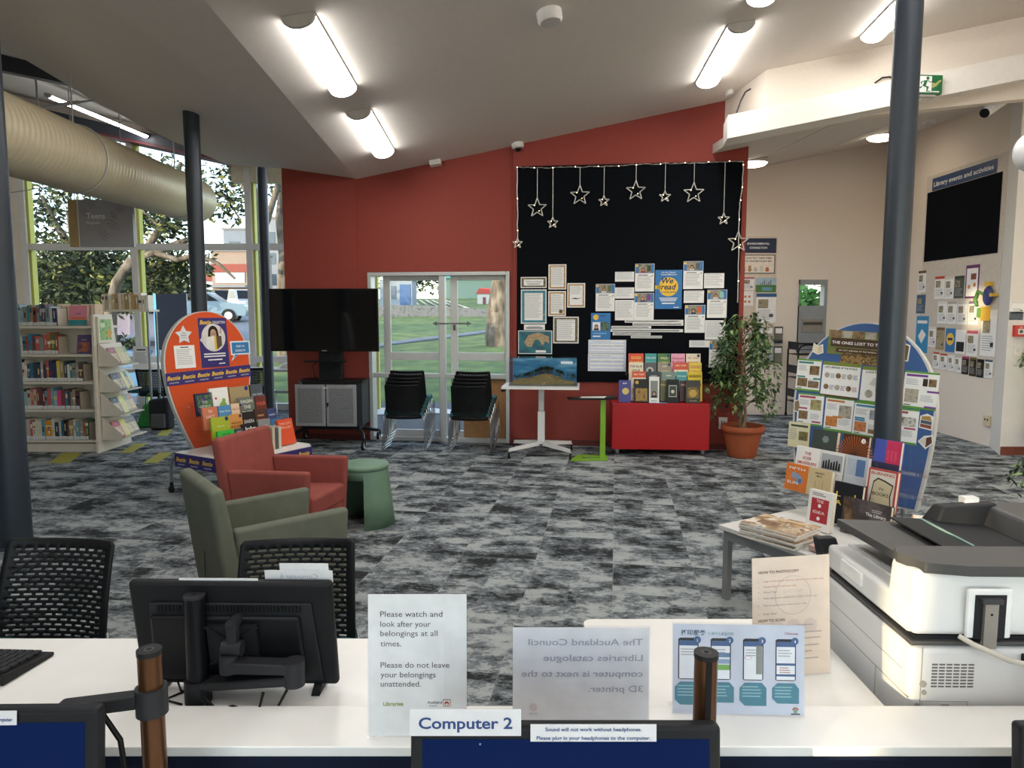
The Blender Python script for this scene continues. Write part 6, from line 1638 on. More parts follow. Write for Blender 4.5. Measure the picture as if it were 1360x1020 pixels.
armchair('brick red upholstered armchair in front of the orange display', (-1.53, 4.78, 0), math.radians(-13), '8f463e', None)
armchair('olive green upholstered armchair nearest the desks', (-1.27, 3.66, 0), math.radians(37), '64685a', None)
SG = C('67866f', .55, var=.04)
p = GZ(482, 690)
st = thing('side_table', 'sage green round side table with arched opening beside the red armchair', 'table', loc=(-1.14, 5.36, 0), rz=math.radians(0))
b = MB(); b.lathe([(0, .47), (.17, .47), (.192, .462), (.196, .45), (.19, .43), (0, .43)], SG, n=40); b.build('table_top', st)
b = MB(); prof = [(.188, .43), (.198, .34), (.214, .2), (.236, 0.0), (.228, 0.0), (.206, .2), (.19, .34), (.18, .43)]
a0, a1 = math.radians(-78), math.radians(172)
b.lathe(prof, SG, n=40, a0=a0, a1=a1)
for a in (a0, a1): b.add([(r * math.cos(a), r * math.sin(a), z) for r, z in prof], [tuple(range(len(prof)))], SG)
b.build('curved_side', st)
b = MB(); prof2 = [(.189, .43), (.194, .37), (.188, .37), (.18, .43)]; b.lathe(prof2, SG, n=24, a0=a1, a1=a0 + 2 * PI); b.build('arch_head', st)
# ================================================================ bookcase at the far left
CREAM = C('ded5c6', .6, var=.03)
BC0, BC1 = -6.3, -4.80          # left end and right end of the shelves
BYF = 8.16                      # front edges of the shelves
bc = thing('bookcase', 'cream library bookcase full of books at the far left', 'bookcase', loc=(0, 0, 0))
shz = [PX(75, v, BYF).z for v in (433, 470.5, 507, 544, 584.5)]     # front edges of five shelves, top to bottom
for z in shz:
    b = MB(); b.box(BC0, BC1, BYF, BYF + .27, z - .028, z, CREAM); b.box(BC0, BC1, BYF - .004, BYF + .002, z, z + .035, ACRYLIC); b.build('shelf', bc)
b = MB(); b.box(BC0, BC1, BYF + .27, BYF + .285, .12, shz[0] + .03, CREAM); b.build('back_panel', bc)
b = MB(); b.box(BC0, BC1, BYF + .03, BYF + .6, .0, .1, CREAM); b.build('plinth', bc)
b = MB(); b.hexa([(BC1, BYF - .06, 0), (BC1 + .03, BYF - .06, 0), (BC1 + .03, BYF + .66, 0), (BC1, BYF + .66, 0), (BC1, BYF - .02, 1.60), (BC1 + .03, BYF - .02, 1.60), (BC1 + .03, BYF + .36, 1.60), (BC1, BYF + .36, 1.60)], CREAM); b.build('end_panel', bc, bev=.003)
for z in shz[:4]:
    b = MB(); b.box(BC0, BC1, BYF + .30, BYF + .57, z - .028, z, CREAM); b.build('shelf', bc)
PAL = ['2f86a0', '2a6f8c', '7f3f38', '4f6f4a', '3a3a42', 'a44a3c', 'b8b0a4', '8a8a86', '33404f', '4a5a3c', 'c9c2b4', '2b2c30', 'd9d4c8', '5b3a44', '6f9aa8', '2e3a5c', '8fb0b8', 'b0653c', '9c8a6a', 'c0605a']
NAMES = {'2f86a0': 'turquoise', '2a6f8c': 'blue', '7f3f38': 'maroon', '4f6f4a': 'green', '3a3a42': 'charcoal', 'a44a3c': 'red', 'b8b0a4': 'stone coloured', '8a8a86': 'grey', '33404f': 'slate', '4a5a3c': 'olive', 'c9c2b4': 'cream', '2b2c30': 'black', 'd9d4c8': 'white', '5b3a44': 'plum', '6f9aa8': 'pale blue', '2e3a5c': 'navy', '8fb0b8': 'ice blue', 'b0653c': 'orange brown', '9c8a6a': 'tan', 'c0605a': 'coral',
         'e39a1e': 'yellow orange', 'd8c83c': 'yellow', 'd84a86': 'pink', 'e4dccc': 'cream'}
def spine_book(label, x, y, z, t, h, d, col, group, facing=-1, tape=True):
    """a book standing on a shelf with its spine towards -y (or its pages, when facing is 1)"""
    c = C(col, .5, var=.06); pg = C('e3d8c2', .8, var=.1, scale=200)
    b = MB()
    if facing < 0:
        b.box(0, t, 0, .006, 0, h, c); b.box(0, .003, .006, d, 0, h, c); b.box(t - .003, t, .006, d, 0, h, c); b.box(.003, t - .003, .006, d - .004, .003, h - .004, pg)
        b.T = frame((0, 0, 0), (1, 0, 0), (0, 0, 1))
        q = RS.random(); c2 = C(RS.choice(['e8e2d4', '20242a', 'd8c88a', 'b8bcc0', '8a2f2a', '2c4a6a']), .6)
        if q < .4: b.rect(t * .35, h * RS.uniform(.4, .5), t * .3, h * RS.uniform(.25, .42), c2, .0008)
        elif q < .7: b.rect(0, h * RS.uniform(.3, .75), t, h * RS.uniform(.06, .18), c2, .0008); b.rect(t * .4, h * .3, t * .2, h * .3, c2, .0009)
        elif q < .85: b.rect(t * .2, h * .62, t * .6, h * .22, c2, .0008)
        if tape: b.rect(0, 0.004, t, h * .17, C('e4e4e2', .4), .0008)
    else:
        b.box(0, .003, 0, d, 0, h, c); b.box(t - .003, t, 0, d, 0, h, c); b.box(.003, t - .003, .004, d, .003, h - .004, pg)
    o = b.build('book', mw=Matrix.Translation((x, y, z))); return tag(o, label, 'book', group)
rnd = random.Random(21); RS = random.Random(3)
rows_end = [-5.24, -5.24, -4.99, -5.02, -4.93]
special = {2: {15: 'd8c83c'}, 3: {14: 'd84a86'}, 4: {10: 'e39a1e'}}
rn = ['top', 'second', 'third', 'fourth', 'bottom']
for r, z in enumerate(shz):
    seq = []; x = -5.66 - .32
    x = -5.78
    while x < rows_end[r]:
        t = rnd.choice([.026, .03, .034, .04, .046]); i = len(seq)
        col = rnd.choice(PAL)
        if r == 0 and i < 4: col = ['2f86a0', '2a6f8c', '2f86a0', '8fb0b8'][i]
        col = special.get(r, {}).get(i, col)
        if r == 4 and i == 10: t = .075
        seq.append((x, t, col)); x += t + .0015
    for i, (x, t, col) in enumerate(seq):
        h = rnd.uniform(.195, .25)
        lb = '%s spined book, %s from the left on the %s shelf of the bookcase' % (NAMES[col], ordinal(i), rn[r])
        o = spine_book(lb, x, BYF + .012 + rnd.uniform(0, .012), z + .001, t, h, .17, col, 'books on the %s shelf' % rn[r])
        if col == 'e39a1e':
            b = MB(); b.T = frame((0, 0, 0), (1, 0, 0), (0, 0, 1)); b.text('Z', t * .5, h * .5, .06, INK, .0012, .02, 'CENTER', width=.04); b.build('letter', o)
            o['label'] = 'wide yellow orange divider with a black Z on the bottom shelf of the bookcase'
    # book end
    b = MB(); xe = seq[-1][0] + seq[-1][1] + .004; b.box(xe, xe + .004, BYF + .03, BYF + .2, z + .0015, z + .2, C('c9bba6', .5)); b.box(xe, xe + .1, BYF + .03, BYF + .2, z + .0005, z + .0025, C('c9bba6', .5))
    tag(b.build('bookend'), 'beige metal bookend closing the row on the %s shelf of the bookcase' % rn[r], 'bookend', 'bookends in the bookcase')
# books with pages towards us on the far side of the top shelves
for k, (x0, n, zz, yy, hh) in enumerate(((-5.40, 8, shz[0], BYF + .34, .25),)):
    for i in range(n):
        if x0 + .055 * i > -4.86: break
        lb = 'beige page edged book, %s from the left at the back of the top shelf' % ordinal(i)
        spine_book(lb, x0 + .056 * i, yy, zz + .001, .05, hh + rnd.uniform(-.02, .01), .17, rnd.choice(['c9a884', 'b8957a', 'd0b08c']), 'books at the back of the top shelf', 1)
open_book('pink and teal book displayed face out on the top shelf of the bookcase', lean_frame(Vector((-5.10, BYF + .06, shz[0] + .001)), Vector((1, .12, 0)), math.radians(12)), .2, .235, .02, 'd98a9c', cov('SWIM', '3a5a6a', .55, .1, ('2f8f94', 0, .28), extra=lambda b, w, h, z: b.rect(w * .1, h * .3, w * .8, h * .12, C('e0704a'), z)), 'books displayed face out')
open_book('purple sunset book displayed face out on the second shelf of the bookcase', lean_frame(Vector((-5.02, BYF + .06, shz[1] + .001)), Vector((1, .12, 0)), math.radians(12)), .15, .22, .02, '5a4a7a', cov('DUSK', 'e8c8a0', .7, .1, extra=pic(['4a3a6a', 'c0704a', '2c3c5c'], 12)), 'books displayed face out')
# sloping display pockets on the end panel
EXP = BC1 + .034
GRN = ramp_mat(['3f6f34', '6fa04a', 'a8c878', '3a5a30'], 18, .4)
b = MB(); b.box(-.145, .145, 0, .30, 0, .02, C('e4dcc8', .5)); b.rect(-.12, .03, .24, .24, GRN, .0205); b.rect(-.1, .18, .09, .05, C('cfe0b8'), .021); b.rect(.03, .06, .07, .09, C('e09a3c'), .021); b.rect(-.1, .06, .1, .08, C('8fb86a'), .021)
tag(b.build('end_sign', mw=frame((EXP + .001, BYF + .17, 1.27), (0, 1, 0), UP)), 'green picture sign at the top of the bookcase end panel', 'sign')
PK = [1.0, .70, .42, .14]
pcol = [[('9a3a36', 'red'), ('b8b84a', 'yellow green'), ('c9a98a', 'face fronted'), ('7f9a4a', 'leafy green')], [('3a3430', 'black'), ('6a5a4c', 'brown'), ('d8d060', 'pale yellow'), ('4a5a6a', 'slate'), ('b8c090', 'pale green')], [('34443c', 'dark green'), ('e0dc6a', 'bright yellow'), ('8f9a6a', 'moss green'), ('b0806a', 'terracotta')], [('b03a44', 'crimson'), ('d8d04a', 'lemon'), ('8a7a62', 'brown patterned'), ('6f6454', 'grey brown')]]
pn = ['top', 'second', 'third', 'lowest']
for k, z in enumerate(PK):
    t = thing('display_pocket', 'cream sloping %s display pocket on the bookcase end panel' % pn[k], 'display pocket', loc=(EXP, BYF + .0, z), group='display pockets on the bookcase end')
    y0, y1 = .02, .60 - .06 * (3 - k) * .6
    b = MB()
    # back plate sloping up and back to the panel, tray lip at the foot
    b.hexa([(.0, y0, .0), (.22, y0, .0), (.22, y1, .0), (0, y1, .0), (.0, y0, .012), (.22, y0, .012), (.22, y1, .012), (0, y1, .012)], CREAM)
    b.hexa([(.215, y0, .0), (.225, y0, .0), (.225, y1, .0), (.215, y1, .0), (.235, y0, .06), (.245, y0, .06), (.245, y1, .06), (.235, y1, .06)], ACRYLIC)
    b.hexa([(.10, y0, .012), (.112, y0, .012), (.112, y1, .012), (.10, y1, .012), (.0, y0, .26), (.012, y0, .26), (.012, y1, .26), (.0, y1, .26)], CREAM)
    b.build('tray', t)
    b = MB(); b.add([(0, y0 - .004, 0), (.225, y0 - .004, 0), (.245, y0 - .004, .06), (.01, y0 - .004, .27), (0, y0, 0), (.225, y0, 0), (.245, y0, .06), (.01, y0, .27)], [(0, 1, 2, 3), (7, 6, 5, 4), (0, 4, 5, 1), (1, 5, 6, 2), (2, 6, 7, 3), (3, 7, 4, 0)], CREAM); b.build('side_cheek', t)
    n = len(pcol[k]); step = (y1 - y0 - .17) / max(1, n - 1)
    for i, (col, nm) in enumerate(pcol[k]):
        P = Vector((EXP + .135 + .016 * (n - 1 - i) * .9, BYF + y0 + .008 + step * i, z + .0135))
        M = lean_frame(P, Vector((.0, 1, 0)), math.radians(24))
        open_book('%s book in the %s display pocket on the bookcase end' % (nm, pn[k]), M, .155, .215, .012, col, cov('NEW', 'f0ead8', .8, .09, extra=pic([col, 'd8c8a0', col], 12, .1, .65)), 'books in the display pockets')
# added open shelf for a row taken as books reflected in the window
b2 = thing('reflected_shelf', 'added cream shelf unit by the windows for a reflected row of books', 'shelf unit', loc=(0, 0, 0))
zt2 = PX(155, 411, 9.9).z
b = MB(); b.box(-6.2, -5.0, 9.86, 10.14, zt2 - .03, zt2, CREAM); b.build('shelf', b2)
for x in (-6.18, -5.04):
    for y in (9.88, 10.12): b = MB(); b.box(x - .012, x + .012, y - .012, y + .012, 0, zt2 - .03, GREYLEG); b.build('leg', b2)
for i in range(14):
    x = -5.66 + .046 * i
    spine_book('pale reflected book, %s from the left on the shelf unit nearest the windows' % ordinal(i), x, 9.88, zt2 + .001, .04, rnd.uniform(.19, .23), .16, rnd.choice(['d8c49a', 'c4b08a', 'e4dccc', 'b89a74', 'a88c6c']), 'books nearest the windows', -1, False)

# ================================================================ bench under the windows
wb = thing('window_bench', 'long white bench desk under the far windows', 'desk', loc=(0, 0, 0))
b = MB(); b.box(-6.3, -3.15, 11.1, 11.66, .70, .74, C('dcdcd8', .4)); b.build('worktop', wb)
for x in (-6.2, -5.2, -4.3, -3.25):
    b = MB(); b.box(x - .03, x + .03, 11.3, 11.4, .0, .70, C('b8b9bb', .4)); b.box(x - .03, x + .03, 11.12, 11.6, .66, .70, C('b8b9bb', .4)); b.build('leg', wb)
b = MB(); b.box(-6.2, -3.25, 11.42, 11.44, .33, .37, C('b8b9bb', .4)); b.build('rail', wb)
for u, lb in ((201, 'white power pod on the window bench behind the bookcase'), (381, 'cream power pod on the window bench beside the red wall')):
    p = PX(u, 478, 11.3); b = MB(); b.lathe([(.13, 0), (.13, .03), (.1, .075), (.05, .09), (0, .09)], C('e6dfd0', .5), n=24)
    tag(b.build('power_pod', mw=Matrix.Translation((p.x, 11.32, .7405)) @ Matrix.Diagonal((1, .7, 1, 1))), lb, 'power pod')
p = PX(187, 480, 11.2)
b = MB(); b.box(-.13, .13, 0, .36, 0, .004, PAPER); b.rect(-.07, .29, .14, .02, INK, .0045); b.lines(-.1, .25, .2, 9, .02, GREYINK, .0045)
o = b.build('sheet', thing('sign_holder', 'white notice standing on the window bench behind the bookcase end', 'sign holder', mw=lean_frame(Vector((p.x, 11.2, .7415)), Vector((1, 0, 0)), .1)))
b = MB(); b.box(-.13, .13, 0, .004, -.06, .05, ACRYLIC); b.build('base', o.parent)
for (u, v, rz, lb) in ((205, 561, -2, 'black backed chair at the window bench left of the orange board'), (170, 558, -60, 'black backed chair turned sideways behind the bookcase end'), (338, 557, 12, 'black backed chair at the window bench behind the orange board')):
    p = GZ(u, v); dup(CHAIR, (p.x, p.y + .2, .004), math.radians(rz), lb, 'chairs at the window bench')
# bags on the floor
p = GZ(199, 567)
t = thing('shopping_bag', 'green shopping bag on the floor by the window bench', 'bag', loc=(p.x, p.y, 0))
b = MB(); b.hexa([(-.17, -.08, 0.002), (.15, -.08, 0.002), (.15, .1, 0.002), (-.17, .1, 0.002), (-.06, -.05, .33), (.09, -.05, .36), (.09, .05, .36), (-.06, .05, .33)], C('2f8f3c', .6, var=.2)); b.build('body', t, bev=.03)
b = MB(); b.tube([(-.04, 0, .32), (-.03, -.02, .42), (.02, -.02, .48), (.06, -.01, .42), (.07, 0, .34)], .01, C('2f8f3c', .6)); b.build('handle', t)
p = GZ(216, 570)
t = thing('backpack', 'black backpack on the floor behind the orange board', 'backpack', loc=(p.x, p.y, 0))
b = MB(); b.hexa([(-.14, -.1, 0.003), (.14, -.1, 0.003), (.14, .1, 0.003), (-.14, .1, 0.003), (-.15, -.09, .42), (.13, -.09, .45), (.13, .09, .45), (-.15, .09, .42)], C('26272b', .7, var=.2)); b.build('body', t, bev=.04, seg=3)
b = MB(); b.hexa([(-.1, -.15, .03), (.1, -.15, .03), (.1, -.09, .03), (-.1, -.09, .03), (-.1, -.13, .22), (.1, -.13, .22), (.1, -.09, .24), (-.1, -.09, .24)], C('4a4b50', .7)); b.build('front_pocket', t, bev=.02)
b = MB(); b.tube([(-.04, .0, .43), (-.03, 0, .5), (.03, 0, .5), (.04, 0, .43)], .012, C('26272b', .7)); b.build('handle', t)

# ================================================================ right-hand alcove
def alc_sheet(name, label, cat, u0, v0, u1, v1, draw, m=None, group=None, out=.0):
    p = PX(u0, v1, YA - .002 - out); q = PX(u1, v0, YA - .002 - out); w, h = q.x - p.x, q.z - p.z
    b = MB(); b.box(0, w, 0, h, 0, .004, m or PAPER); draw and draw(b, w, h, .0046)
    return tag(b.build(name, mw=frame(p, (1, 0, 0), UP)), label, cat, group)
z8 = lambda x0, x1, y0, y1: (960 + x0 / 3.4, 150 + y0 / 3.4, 960 + x1 / 3.4, 150 + y1 / 3.4)
alc_sheet('pinboard', 'pale pinboard of notices on the white wall beside the red wall end', 'noticeboard', *z8(60, 247, 558, 960), None, C('d9cbb8', .8))
def envd(b, w, h, z): b.text('ENVIRONMENTAL', w * .55, h * .56, h * .2, WHITE, z, .02, 'CENTER', width=w * .56); b.text('CONNECTION', w * .55, h * .28, h * .2, WHITE, z, .02, 'CENTER', width=w * .44)
alc_sheet('header_sign', 'navy header sign reading Environmental Connection', 'sign', *z8(60, 243, 566, 632), envd, C('1e2c4c', .5), out=.006)
def recd(b, w, h, z):
    b.rect(0, 0, w, h, C('6a6a6c'), z); b.rect(w * .03, h * .05, w * .94, h * .9, C('efe3d4'), z + .0005)
    b.text('ONLY PUT THESE ITEMS', w * .24, h * .78, h * .12, INK, z + .001, .02, width=w * .66); b.text('IN YOUR RECYCLING BIN', w * .24, h * .62, h * .12, INK, z + .001, .02, width=w * .66)
    for k, c in enumerate(('a8b0b4', 'b08a5a', 'c8c0b0', 'd8d4c8', 'c0704a')): b.rect(w * (.16 + .15 * k), h * .14, w * .07, h * (.2 + .08 * (k % 2)), C(c), z + .001); b.disc(w * (.195 + .15 * k), h * .2, w * .05, C(c), z + .0012, 12)
alc_sheet('poster', 'cream recycling poster with rows of bins and bottles in the alcove', 'poster', *z8(60, 238, 640, 726), recd, out=.006)
def rnd_sheet(top, pics=True, seed=1):
    def d(b, w, h, z):
        r2 = random.Random(seed); b.rect(0, h * .88, w, h * .12, C(top), z)
        if pics: b.rect(w * .1, h * .5, w * .5, h * .3, ramp_mat(['5a6a5a', 'a89a7a', '3c4a5c'], 14, seed=seed), z)
        b.lines(w * .1, h * .42, w * .8, 7, h * .05, GREYINK, z); b.rect(w * .66, h * .2, w * .2, h * .1, C('3a4450'), z)
    return d
alc_sheet('notice', 'pink edged notice under the recycling poster in the alcove', 'notice', *z8(90, 143, 742, 800), rnd_sheet('b0526a', True, 4), out=.006)
alc_sheet('notice', 'city skyline and lake print in the alcove', 'notice', *z8(147, 242, 744, 810), lambda b, w, h, z: (b.rect(0, h * .5, w, h * .5, C('a8c0cc'), z), b.rect(0, 0, w, h * .5, C('4a7a3c'), z), b.rect(w * .3, h * .1, w * .5, h * .25, C('6a9ab0'), z + .0004), [b.rect(w * (.2 + .1 * k), h * .5, w * .05, h * (.12 + .1 * (k % 3)), C('6a7480'), z + .0004) for k in range(6)]), out=.006)
alc_sheet('notice', 'long white notice with blue heading in the alcove', 'notice', *z8(147, 243, 815, 948), rnd_sheet('2f5a8a', True, 6), out=.006)
alc_sheet('notice', 'small notice with orange squares beside the red wall edge', 'notice', *z8(85, 138, 805, 870), lambda b, w, h, z: [b.rect(w * (.2 + .35 * k), h * (.2 + .35 * r), w * .2, h * .15, C('d0783c'), z) for k in range(2) for r in range(2)], out=.006)
# leaflet rack under it
p = PX(1000, 482, YA); q = PX(1040, 430, YA)
t = thing('leaflet_rack', 'clear wall rack of leaflets in the alcove behind the fig', 'rack', loc=(p.x, YA - .005, p.z))
w, h = q.x - p.x, q.z - p.z
b = MB(); b.box(0, w, -.01, .004, 0, h, ACRYLIC)
for r in range(2): b.box(0, w, -.05, -.046, h * .5 * r, h * (.5 * r + .25), ACRYLIC); b.box(0, w, -.05, -.01, h * .5 * r, h * .5 * r + .004, ACRYLIC)
b.build('holder', t)
for i in range(6):
    r, k = divmod(i, 3); c = ['4a6a5a', '8a9aa8', '3a4a3c', '6a7a8a', 'b0a89a', '2f3a44'][i]
    b = MB(); b.box(0, w * .29, -.02, -.012, 0, h * .42, C(c, .5)); b.box(w * .03, w * .26, -.021, -.02, h * .25, h * .38, PAPER)
    tag(b.build('leaflet', mw=Matrix.Translation((p.x + w * (.03 + .33 * k), YA - .012, p.z + h * .5 * r + .005))), '%s leaflet, %s on the %s tier of the alcove rack' % (['moss green', 'pale blue', 'dark green', 'blue grey', 'beige', 'black'][i], ['left', 'middle', 'right'][k], ['lower', 'upper'][r]), 'leaflet', 'leaflets in the alcove rack')
# return chute panel
pa = PX(1058, 468, YA); pb = PX(1098.5, 371.5, YA)
t = thing('return_chute', 'grey book return chute panel with small window in the white wall', 'return chute', loc=(pa.x, YA, pa.z))
w, h = pb.x - pa.x, pb.z - pa.z
GP = C('8f9498', .5, .2)
b = MB()
x0, x1, za, zb3 = pw0.x - pa.x, pw1.x - pa.x, pw1.z - pa.z, pw0.z - pa.z
b.box(0, x0, -.03, -.001, 0, h, GP); b.box(x1, w, -.03, -.001, 0, h, GP); b.box(x0, x1, -.03, -.001, 0, za, GP); b.box(x0, x1, -.03, -.001, zb3, h, GP); b.build('panel', t)
b = MB(); b.box(x0, x1, -.012, -.008, za, zb3, GLASS); b.build('window_pane', t)
b = MB(); b.box(w * .12, w * .88, -.05, -.03, h * .28, h * .46, C('8c867e', .35, .6)); b.box(w * .16, w * .84, -.055, -.05, h * .38, h * .42, C('3a3634', .4)); b.build('slot', t)
# trolley
p = GZ(1052, 553)
t = thing('book_trolley', 'black wire book trolley against the white wall behind the fig', 'trolley', loc=(p.x, YA - .55, 0))
for y in (0, .4):
    b = MB(); b.tube([(-.08, y, .06), (-.08, y, 1.05), (-.04, y, 1.12), (.04, y, 1.14), (.7, y, 1.14), (.74, y, 1.1), (.74, y, .06)], .014, BLACK); b.build('frame', t)
for z in (.25, .62, .98):
    b = MB(); b.box(-.07, .73, 0, .4, z, z + .012, BLACK); b.box(-.08, .74, -.005, .005, z + .08, z + .09, BLACK); b.box(-.085, -.075, 0, .4, z + .08, z + .2, C('2a2b2e', .5)); b.build('shelf', t)
for x in (-.08, .74):
    for y in (0, .4): b = MB(); b.cyl((x - .01, y, .034), (x + .01, y, .034), .033, RUBBER); b.build('caster', t)
# ---------------------------------------------------------------- events board on the right wall (faces -x)
def RWp(u, v, off=0.0):
    d = ray(u, v); return EYEP + d * ((XR - off) / d.x)
def rw(name, label, cat, u0, v0, u1, v1, draw=None, m=None, group=None, out=.002, th=.003):
    """sheet on the right wall: left edge at column u0, right edge at u1, v at the left edge"""
    p = RWp(u0, v1, out); q = RWp(u0, v0, out); r = RWp(u1, v1, out); w = p.y - r.y; h = q.z - p.z
    b = MB(); b.box(0, w, 0, h, 0, th, m or PAPER); draw and draw(b, w, h, th + .0006)
    return tag(b.build(name, mw=frame(p, (0, -1, 0), UP)), label, cat, group)
rw('pinboard', 'tall pale pinboard on the right-hand wall carrying the black felt panel', 'noticeboard', 1218, 240, 1321, 486, None, C('cfc6ba', .8), out=.002)
rw('header_sign', 'blue sign reading Library events and activities', 'sign', 1238, 238, 1322, 254, lambda b, w, h, z: b.text('Library events and activities', w * .03, h * .32, h * .52, WHITE, z, .012, width=w * .93), C('24426c', .5), out=.008)
rw('felt_panel', 'large black felt panel under the events sign', 'panel', 1227, 258, 1324, 348, None, FELT, out=.008)
z8q = lambda x0, x1, y0, y1: (960 + x0 / 3.4, 150 + y0 / 3.4, 960 + x1 / 3.4, 150 + y1 / 3.4)
def zr(x0, x1, y0, y1): return (980 + x0 * .2941, 400 + y0 * .2941, 980 + x1 * .2941, 400 + y1 * .2941)
N1 = lambda c, s: rnd_sheet(c, True, s)
ev = [(z8q(880, 915, 715, 812), 'brown photo poster at the upper left of the events pinboard', N1('6a4a3a', 31), None), (z8q(873, 912, 822, 905), 'dark blue poster at the left edge of the events pinboard', N1('2c5a7c', 32), C('2a5578', .5)),
      (z8q(868, 922, 917, 1020 + 60), 'bright blue poster with white diamond on the events pinboard', lambda b, w, h, z: (b.pol([(w * .2, h * .45), (w * .5, h * .65), (w * .85, h * .5), (w * .5, h * .25)], PAPER, z), b.rect(w * .1, h * .8, w * .8, h * .08, PAPER, z)), C('2f8fc4', .5)),
      (z8q(955, 998, 740, 840), 'red and yellow topped notice on the events pinboard', N1('c0402c', 33), None), (z8q(1001, 1040, 742, 840), 'plain typed notice right of the red topped one on the events pinboard', N1('d8d4cc', 34), None), (z8q(1043, 1086, 738, 838), 'dark green framed notice on the events pinboard', N1('2c3a34', 35), C('4a544c', .5)),
      (z8q(1092, 1152, 690, 838), 'purple bordered notice with orange dots on the events pinboard', lambda b, w, h, z: (b.rect(w * .08, h * .06, w * .84, h * .84, PAPER, z), b.rect(w * .4, h * .56, w * .4, h * .18, C('8a4a3c'), z + .0004), b.disc(w * .3, h * .35, w * .1, C('d8883c'), z + .0004), b.disc(w * .7, h * .4, w * .1, C('d8883c'), z + .0004)), C('6a2f6a', .5)),
      (z8q(968, 1008, 852, 950), 'white handwritten notice in the middle row of the events pinboard', N1('e4e2dc', 36), None), (z8q(1011, 1052, 852, 952), 'notice with dark photo in the middle row of the events pinboard', N1('b8b0a8', 37), None), (z8q(1056, 1100, 852, 955), 'notice with a purple badge in the middle row of the events pinboard', N1('c8c8c4', 38), None), (z8q(1106, 1150, 850, 955), 'second notice with a purple badge, right of the first on the pinboard', N1('8a6a9a', 39), None),
      (zr(860, 892, 115, 205), 'small notice at the left of the lower row on the events pinboard', N1('e0dcd4', 40), None), (zr(893, 930, 118, 218), 'brown and gold notice on the events pinboard', N1('6a5a3a', 41), C('a8946a', .5)),
      (zr(935, 978, 122, 228), 'blue notice with a yellow circle on the events pinboard', lambda b, w, h, z: (b.disc(w * .5, h * .55, w * .4, YELP, z, 20), b.rect(w * .25, h * .5, w * .5, h * .1, NAVY, z + .0004)), BLUEP),
      (zr(980, 1024, 128, 236), 'notice with black lower half on the events pinboard', lambda b, w, h, z: b.rect(w * .1, h * .1, w * .8, h * .4, INK, z), None), (zr(1030, 1080, 132, 245), 'white notice with pink heading on the events pinboard', N1('c05a6a', 42), None),
      (zr(1092, 1160, 40, 245), 'tall plain typed sheet at the right of the events pinboard', N1('e8e6e0', 43), None),
      (zr(880, 908, 228, 302), 'notice with red figures, lowest row left on the events pinboard', N1('c0502c', 44), None), (zr(911, 943, 235, 308), 'second notice with red figures in the lowest row on the events pinboard', N1('b8502c', 45), None), (zr(947, 975, 240, 314), 'plain white slip in the lowest row of the events pinboard', N1('e4e4e0', 46), None), (zr(978, 1006, 246, 320), 'pale notice with small print in the lowest row of the events pinboard', N1('cfcac4', 50), None),
      (zr(1010, 1040, 248, 328), 'magenta and black flyer in the lowest row of the events pinboard', N1('b02a6a', 47), C('2a2026', .5)), (zr(1044, 1074, 252, 336), 'black and gold flyer in the lowest row of the events pinboard', N1('6a5a2a', 48), C('2c281c', .5)), (zr(1077, 1108, 260, 342), 'black flyer at the right of the lowest row on the events pinboard', N1('1a1a1c', 51), C('26262a', .5)), (zr(1112, 1148, 262, 345), 'slate blue flyer at the right end of the lowest row', N1('4a5a6c', 49), None)]
for q, lb, d, m in ev: rw('notice', lb, 'notice', *q, d, m, 'notices on the events pinboard', out=.0055)
# paper snack decorations
p = RWp(1313, 393, .03)
t = thing('paper_decoration', 'crumpled blue and gold paper decoration on the events pinboard', 'decoration', loc=p)
b = MB(); b.ball((-.01, 0, 0), .09, C('2a2f6a', .4, var=.4), 10, 8, sz=1.3, sx=.3); b.build('packet', t)
b = MB(); b.tube([(-.02, .06, .02), (-.03, .16, .06), (-.02, .22, -.04), (-.02, .18, -.12)], .02, C('4a7a3a', .6)); b.build('green_band', t)
for q, c_ in (((-.14, -.05, -.01, .03), 'd8b03c'), ((-.04, .05, .12, .17), 'd8b03c'), ((-.02, .08, -.3, -.13), 'd0a83c'), ((.08, .16, -.26, -.14), '6a9a4a')): b = MB(); b.box(-.03, .02, *q, C(c_, .5)); b.build('paper_tab', t)
# fire alarm and notices on the pier
def pier(name, label, cat, u0, v0, u1, v1, draw, m=None, th=.004):
    p = PX(u0, v1, 8.02); q = PX(u1, v0, 8.02); w, h = q.x - p.x, q.z - p.z
    b = MB(); b.box(0, w, 0, h, -.001, th, m or PAPER); draw and draw(b, w, h, th + .0006)
    return tag(b.build(name, mw=frame(p, (1, 0, 0), UP)), label, cat)
pier('notice', 'white notice on the pier above the red fire alarm', 'notice', 1343, 401, 1361, 416, rnd_sheet('d8d8d4', False))
pier('notice', 'dark photo card on the pier just above the red fire alarm', 'notice', 1340, 414, 1359, 425, None, ramp_mat(['2c3038', '5a6470', '1c2026'], 14))
def fa(b, w, h, z): b.rect(w * .25, h * .2, w * .5, h * .5, C('d8d4cc'), z); b.disc(w * .5, h * .45, w * .14, C('4a4a4c'), z + .001, 16); b.text('FIRE', w * .5, h * .78, h * .14, WHITE, z, .02, 'CENTER')
pier('fire_alarm', 'red fire alarm call point on the pier at the right edge', 'alarm', 1344, 432, 1361, 447, fa, C('c8352c', .4), .045)
pier('light_switch', 'white wall switch under the fire alarm', 'switch', 1345, 458, 1356, 473, lambda b, w, h, z: b.rect(w * .35, h * .35, w * .3, h * .3, C('d0cec8'), z), C('e4e0d8', .4), .015)
